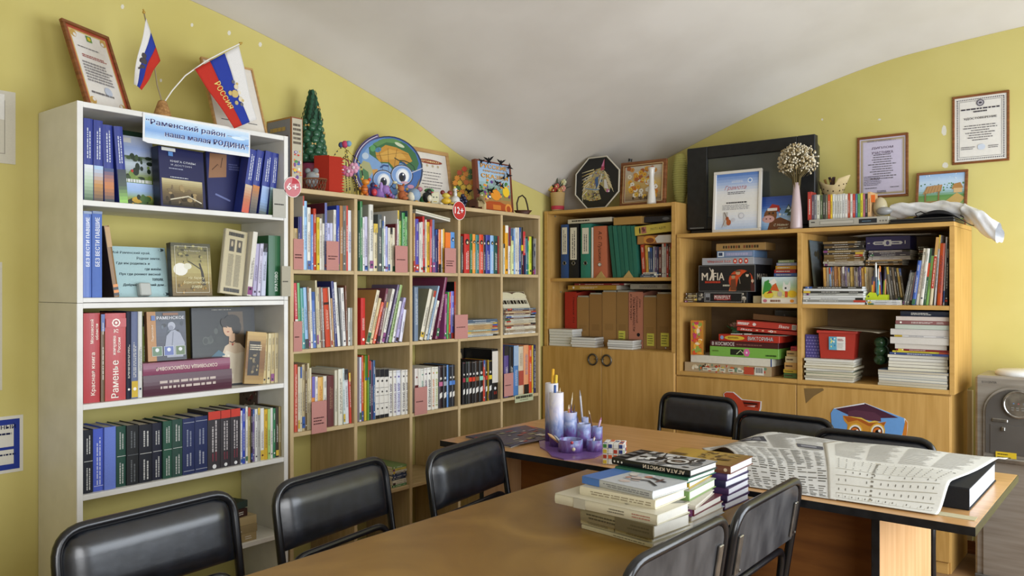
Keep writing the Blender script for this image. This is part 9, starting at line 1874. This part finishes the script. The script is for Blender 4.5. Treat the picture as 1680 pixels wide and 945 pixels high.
# third stack
z = TZ+.0005
sx0, sx1, sy0 = -1.262, -1.022, 2.272
def lie2(z, th, D, col, lab, spec=None, cov=None, art=None, dx=0, dy=0, yaw=0):
 H = sx1-sx0; M = T3((sx0+sx1)/2+dx, sy0+dy, z+th/2+.0003) @ RZ(yaw) @ RY(-90) @ T3(0, 0, -H/2)
 r = book(M, th, D, H, col, uniq(lab), cov, True, spec, 'glossy_print', 'book', 'book', 'books stacked on the long table', '#d8d8dc')
 if art: a = Art(); art(a, D, H); a.build('cover_print', 'glossy_print', r, Matrix(((0, 0, 1, th/2+.0003), (1, 0, 0, 0), (0, 1, 0, 0), (0, 0, 0, 1))))
 return z+th+.0006
for i in range(5):
 z = lie2(z, .021, .17, ['#4a2c5a', '#3a2a50', '#4a3058', '#2c2848', '#44305c'][i], ['purple-spined book at the bottom of the stack by the cross table', 'purple-spined book second from bottom of the stack by the cross table', 'purple-spined book in the middle of the stack by the cross table', 'dark purple book second from top of the stack by the cross table', 'purple-spined book under the golden book'][i], [('dash', .2, .8, '#8a7a9a')], '#3a2c4c', None, .004*(i % 3)-.004, .003*(i % 2), (i*37 % 5)-2)
def gold(a, w, h): a.grad(0, 0, w, h, ['#8a6a34', '#a88a44', '#b8963c', '#a8843a']); a.blobs(.1*w, .1*h, .9*w, .6*h, ['#7a5c2c', '#c8a858', '#5a4424', '#8a7440'], 26, rq, (.06, .14)); a.dashes(.3*w, .72*h, .5*w, .95*h, 1, '#4a3418', rq, .8, .1, True)
z = lie2(z, .024, .185, '#6a3c28', 'golden-brown picture book on top of the stack by the cross table', [('dot', .06, .7, '#c8b090'), ('dash', .2, .8, '#a87a50')], '#a8843c', gold, .012, -.004, 2)
# ------------------------------------------------------------------ newspaper over a bound folio
fx0, fx1, fy0, fy1, fh = -1.20, -.462, 2.725, 3.20, .066
r = thing('bound_folio', uniq('thick bound volume with black cover lying under the newspaper on the cross table'), 'folio', T3(fx0, fy0, TZ+.0005))
m = MB(); m.box(0, fx1-fx0, 0, fy1-fy0, 0, .004, '#1c1c1e', .0008); m.box(0, fx1-fx0, 0, fy1-fy0, fh-.004, fh, '#1c1c1e', .0008); m.box(0, fx1-fx0, -.002, .004, .002, fh-.002, '#1c1c1e', .001); m.build('cover', 'cloth', r)
m = MB(); m.box(.004, fx1-fx0-.004, .0045, fy1-fy0-.006, .0045, fh-.0045, '#c8ccd4'); m.build('pages', 'paper', r)
r = thing('flat_newspaper', uniq('folded yellowed newspaper lying flat under the bound volume'), 'newspaper', T3(-.9, 2.66, TZ+.0004));
NPL = [Vector((-1.085, 2.585, 0)), Vector((-1.50, 3.10, 0)), Vector((-1.40, 3.30, 0))]; NR0, NR1 = Vector((-.525, 2.60, 0)), Vector((-.445, 3.335, 0))
m = MB(); m.box(.06, .47, -.045, -.001, 0, .0012, '#b8ae8c'); m.build('sheet', 'paper', r)
def sm(t): t = max(0, min(1, t)); return t*t*(3-2*t)
def NP(u, v, off=0):
 vv = v*1.25
 left = NPL[0].lerp(NPL[1], min(1, vv)) if vv <= 1 else NPL[1].lerp(NPL[2], (vv-1)/.25)
 right = NR0.lerp(NR1, v)
 p = left.lerp(right, u)
 front = sm((p.y-2.615)/.115); lf = sm((p.x+1.48)/.24)
 back = 1-.25*sm((p.y-3.2)/.12)
 z_ = TZ+.004+(fh+.006)*front*max(lf, 0)*back + .003*math.sin(u*14+v*5)*front+.004*math.sin(v*9-u*6)*lf*front*.5
 return Vector((p.x, p.y, z_+off))
r = thing('newspaper', uniq('large open newspaper with tables of figures spread over the bound volume'), 'newspaper', T3(-1.0, 2.9, TZ)); inv = T3(-1.0, 2.9, TZ).inverted()
def sheet(name, u0, u1, col, off):
 m = MB(); m.m = inv; m.grid(lambda a_, b_: NP(u0+(u1-u0)*a_, b_, off), 36, 44, col); o = m.build(name, 'paper', r); o.modifiers.new('thick', 'SOLIDIFY').thickness = .0008; return o
sheet('left_sheet', 0, .50, '#cfcec9', 0); sheet('right_sheet', .46, 1.0, '#d3d1c8', .0016)
pr = MB(); pr.m = inv
def strip(u0, v0, u1, v1, col, off=.0012, n=1):
 for i in range(n):
  a_, b_ = u0+(u1-u0)*i/n, u0+(u1-u0)*(i+1)/n
  pr.add([NP(a_, v0, off), NP(b_, v0, off), NP(b_, v1, off), NP(a_, v1, off)], [(0, 1, 2, 3)], col)
rn = random.Random(77)
for c in range(9):                       # columns of big list print on the hanging part of the left sheet
 for row in range(42):
  u = .02+.049*c; v = .015+row*.0108
  if rn.random() < .93: strip(u, v, u+rn.uniform(.018, .044), v+.004, rn.choice(['#55524b', '#6a665e', '#7a766c']), .0012)
for c in range(4):                       # finer articles and pictures beyond the fold
 for row in range(40):
  u = .03+.11*c; v = .50+row*.0115
  if (c == 1 and 12 < row < 24) or (c == 3 and 4 < row < 14): continue
  strip(u, v, u+rn.uniform(.07, .10), v+.0045, '#9a968e', .0012)
strip(.14, .65, .24, .775, '#4a4a50', .0014, 3); strip(.16, .67, .22, .74, '#7a7a80', .0016, 2); strip(.355, .555, .455, .66, '#54545a', .0014, 3); strip(.37, .58, .43, .63, '#8a8a90', .0016, 2)
for c in range(15): strip(.50+.033*c, .03, .5012+.033*c, .40, '#a09a88', 0.0028)     # ruled table on the right sheet
for row in range(10):
 v = .03+.037*row; strip(.50, v, .965, v+.0022, '#a8a290', 0.0028, 14)
 for c in range(14):
  if rn.random() < .8: strip(.512+.033*c, v+.014, .516+.033*c, v+.024, '#6a665c', 0.0028)
strip(.66, .04, .68, .40, '#c0b8a4', 0.0028); strip(.955, .05, .965, .36, '#3a3834', 0.0028)
for row in range(18): strip(.665, .05+.019*row, .665+rn.uniform(.008, .014), .058+.019*row, '#7a7468', .003)
for row in range(30):
 for c in range(4):
  u = .50+.12*c; v = .44+row*.0175; strip(u, v, u+rn.uniform(.07, .11), v+.005, '#b0aca4', 0.0028)
tag(pr.build('newsprint', 'paper', r), kind='stuff')
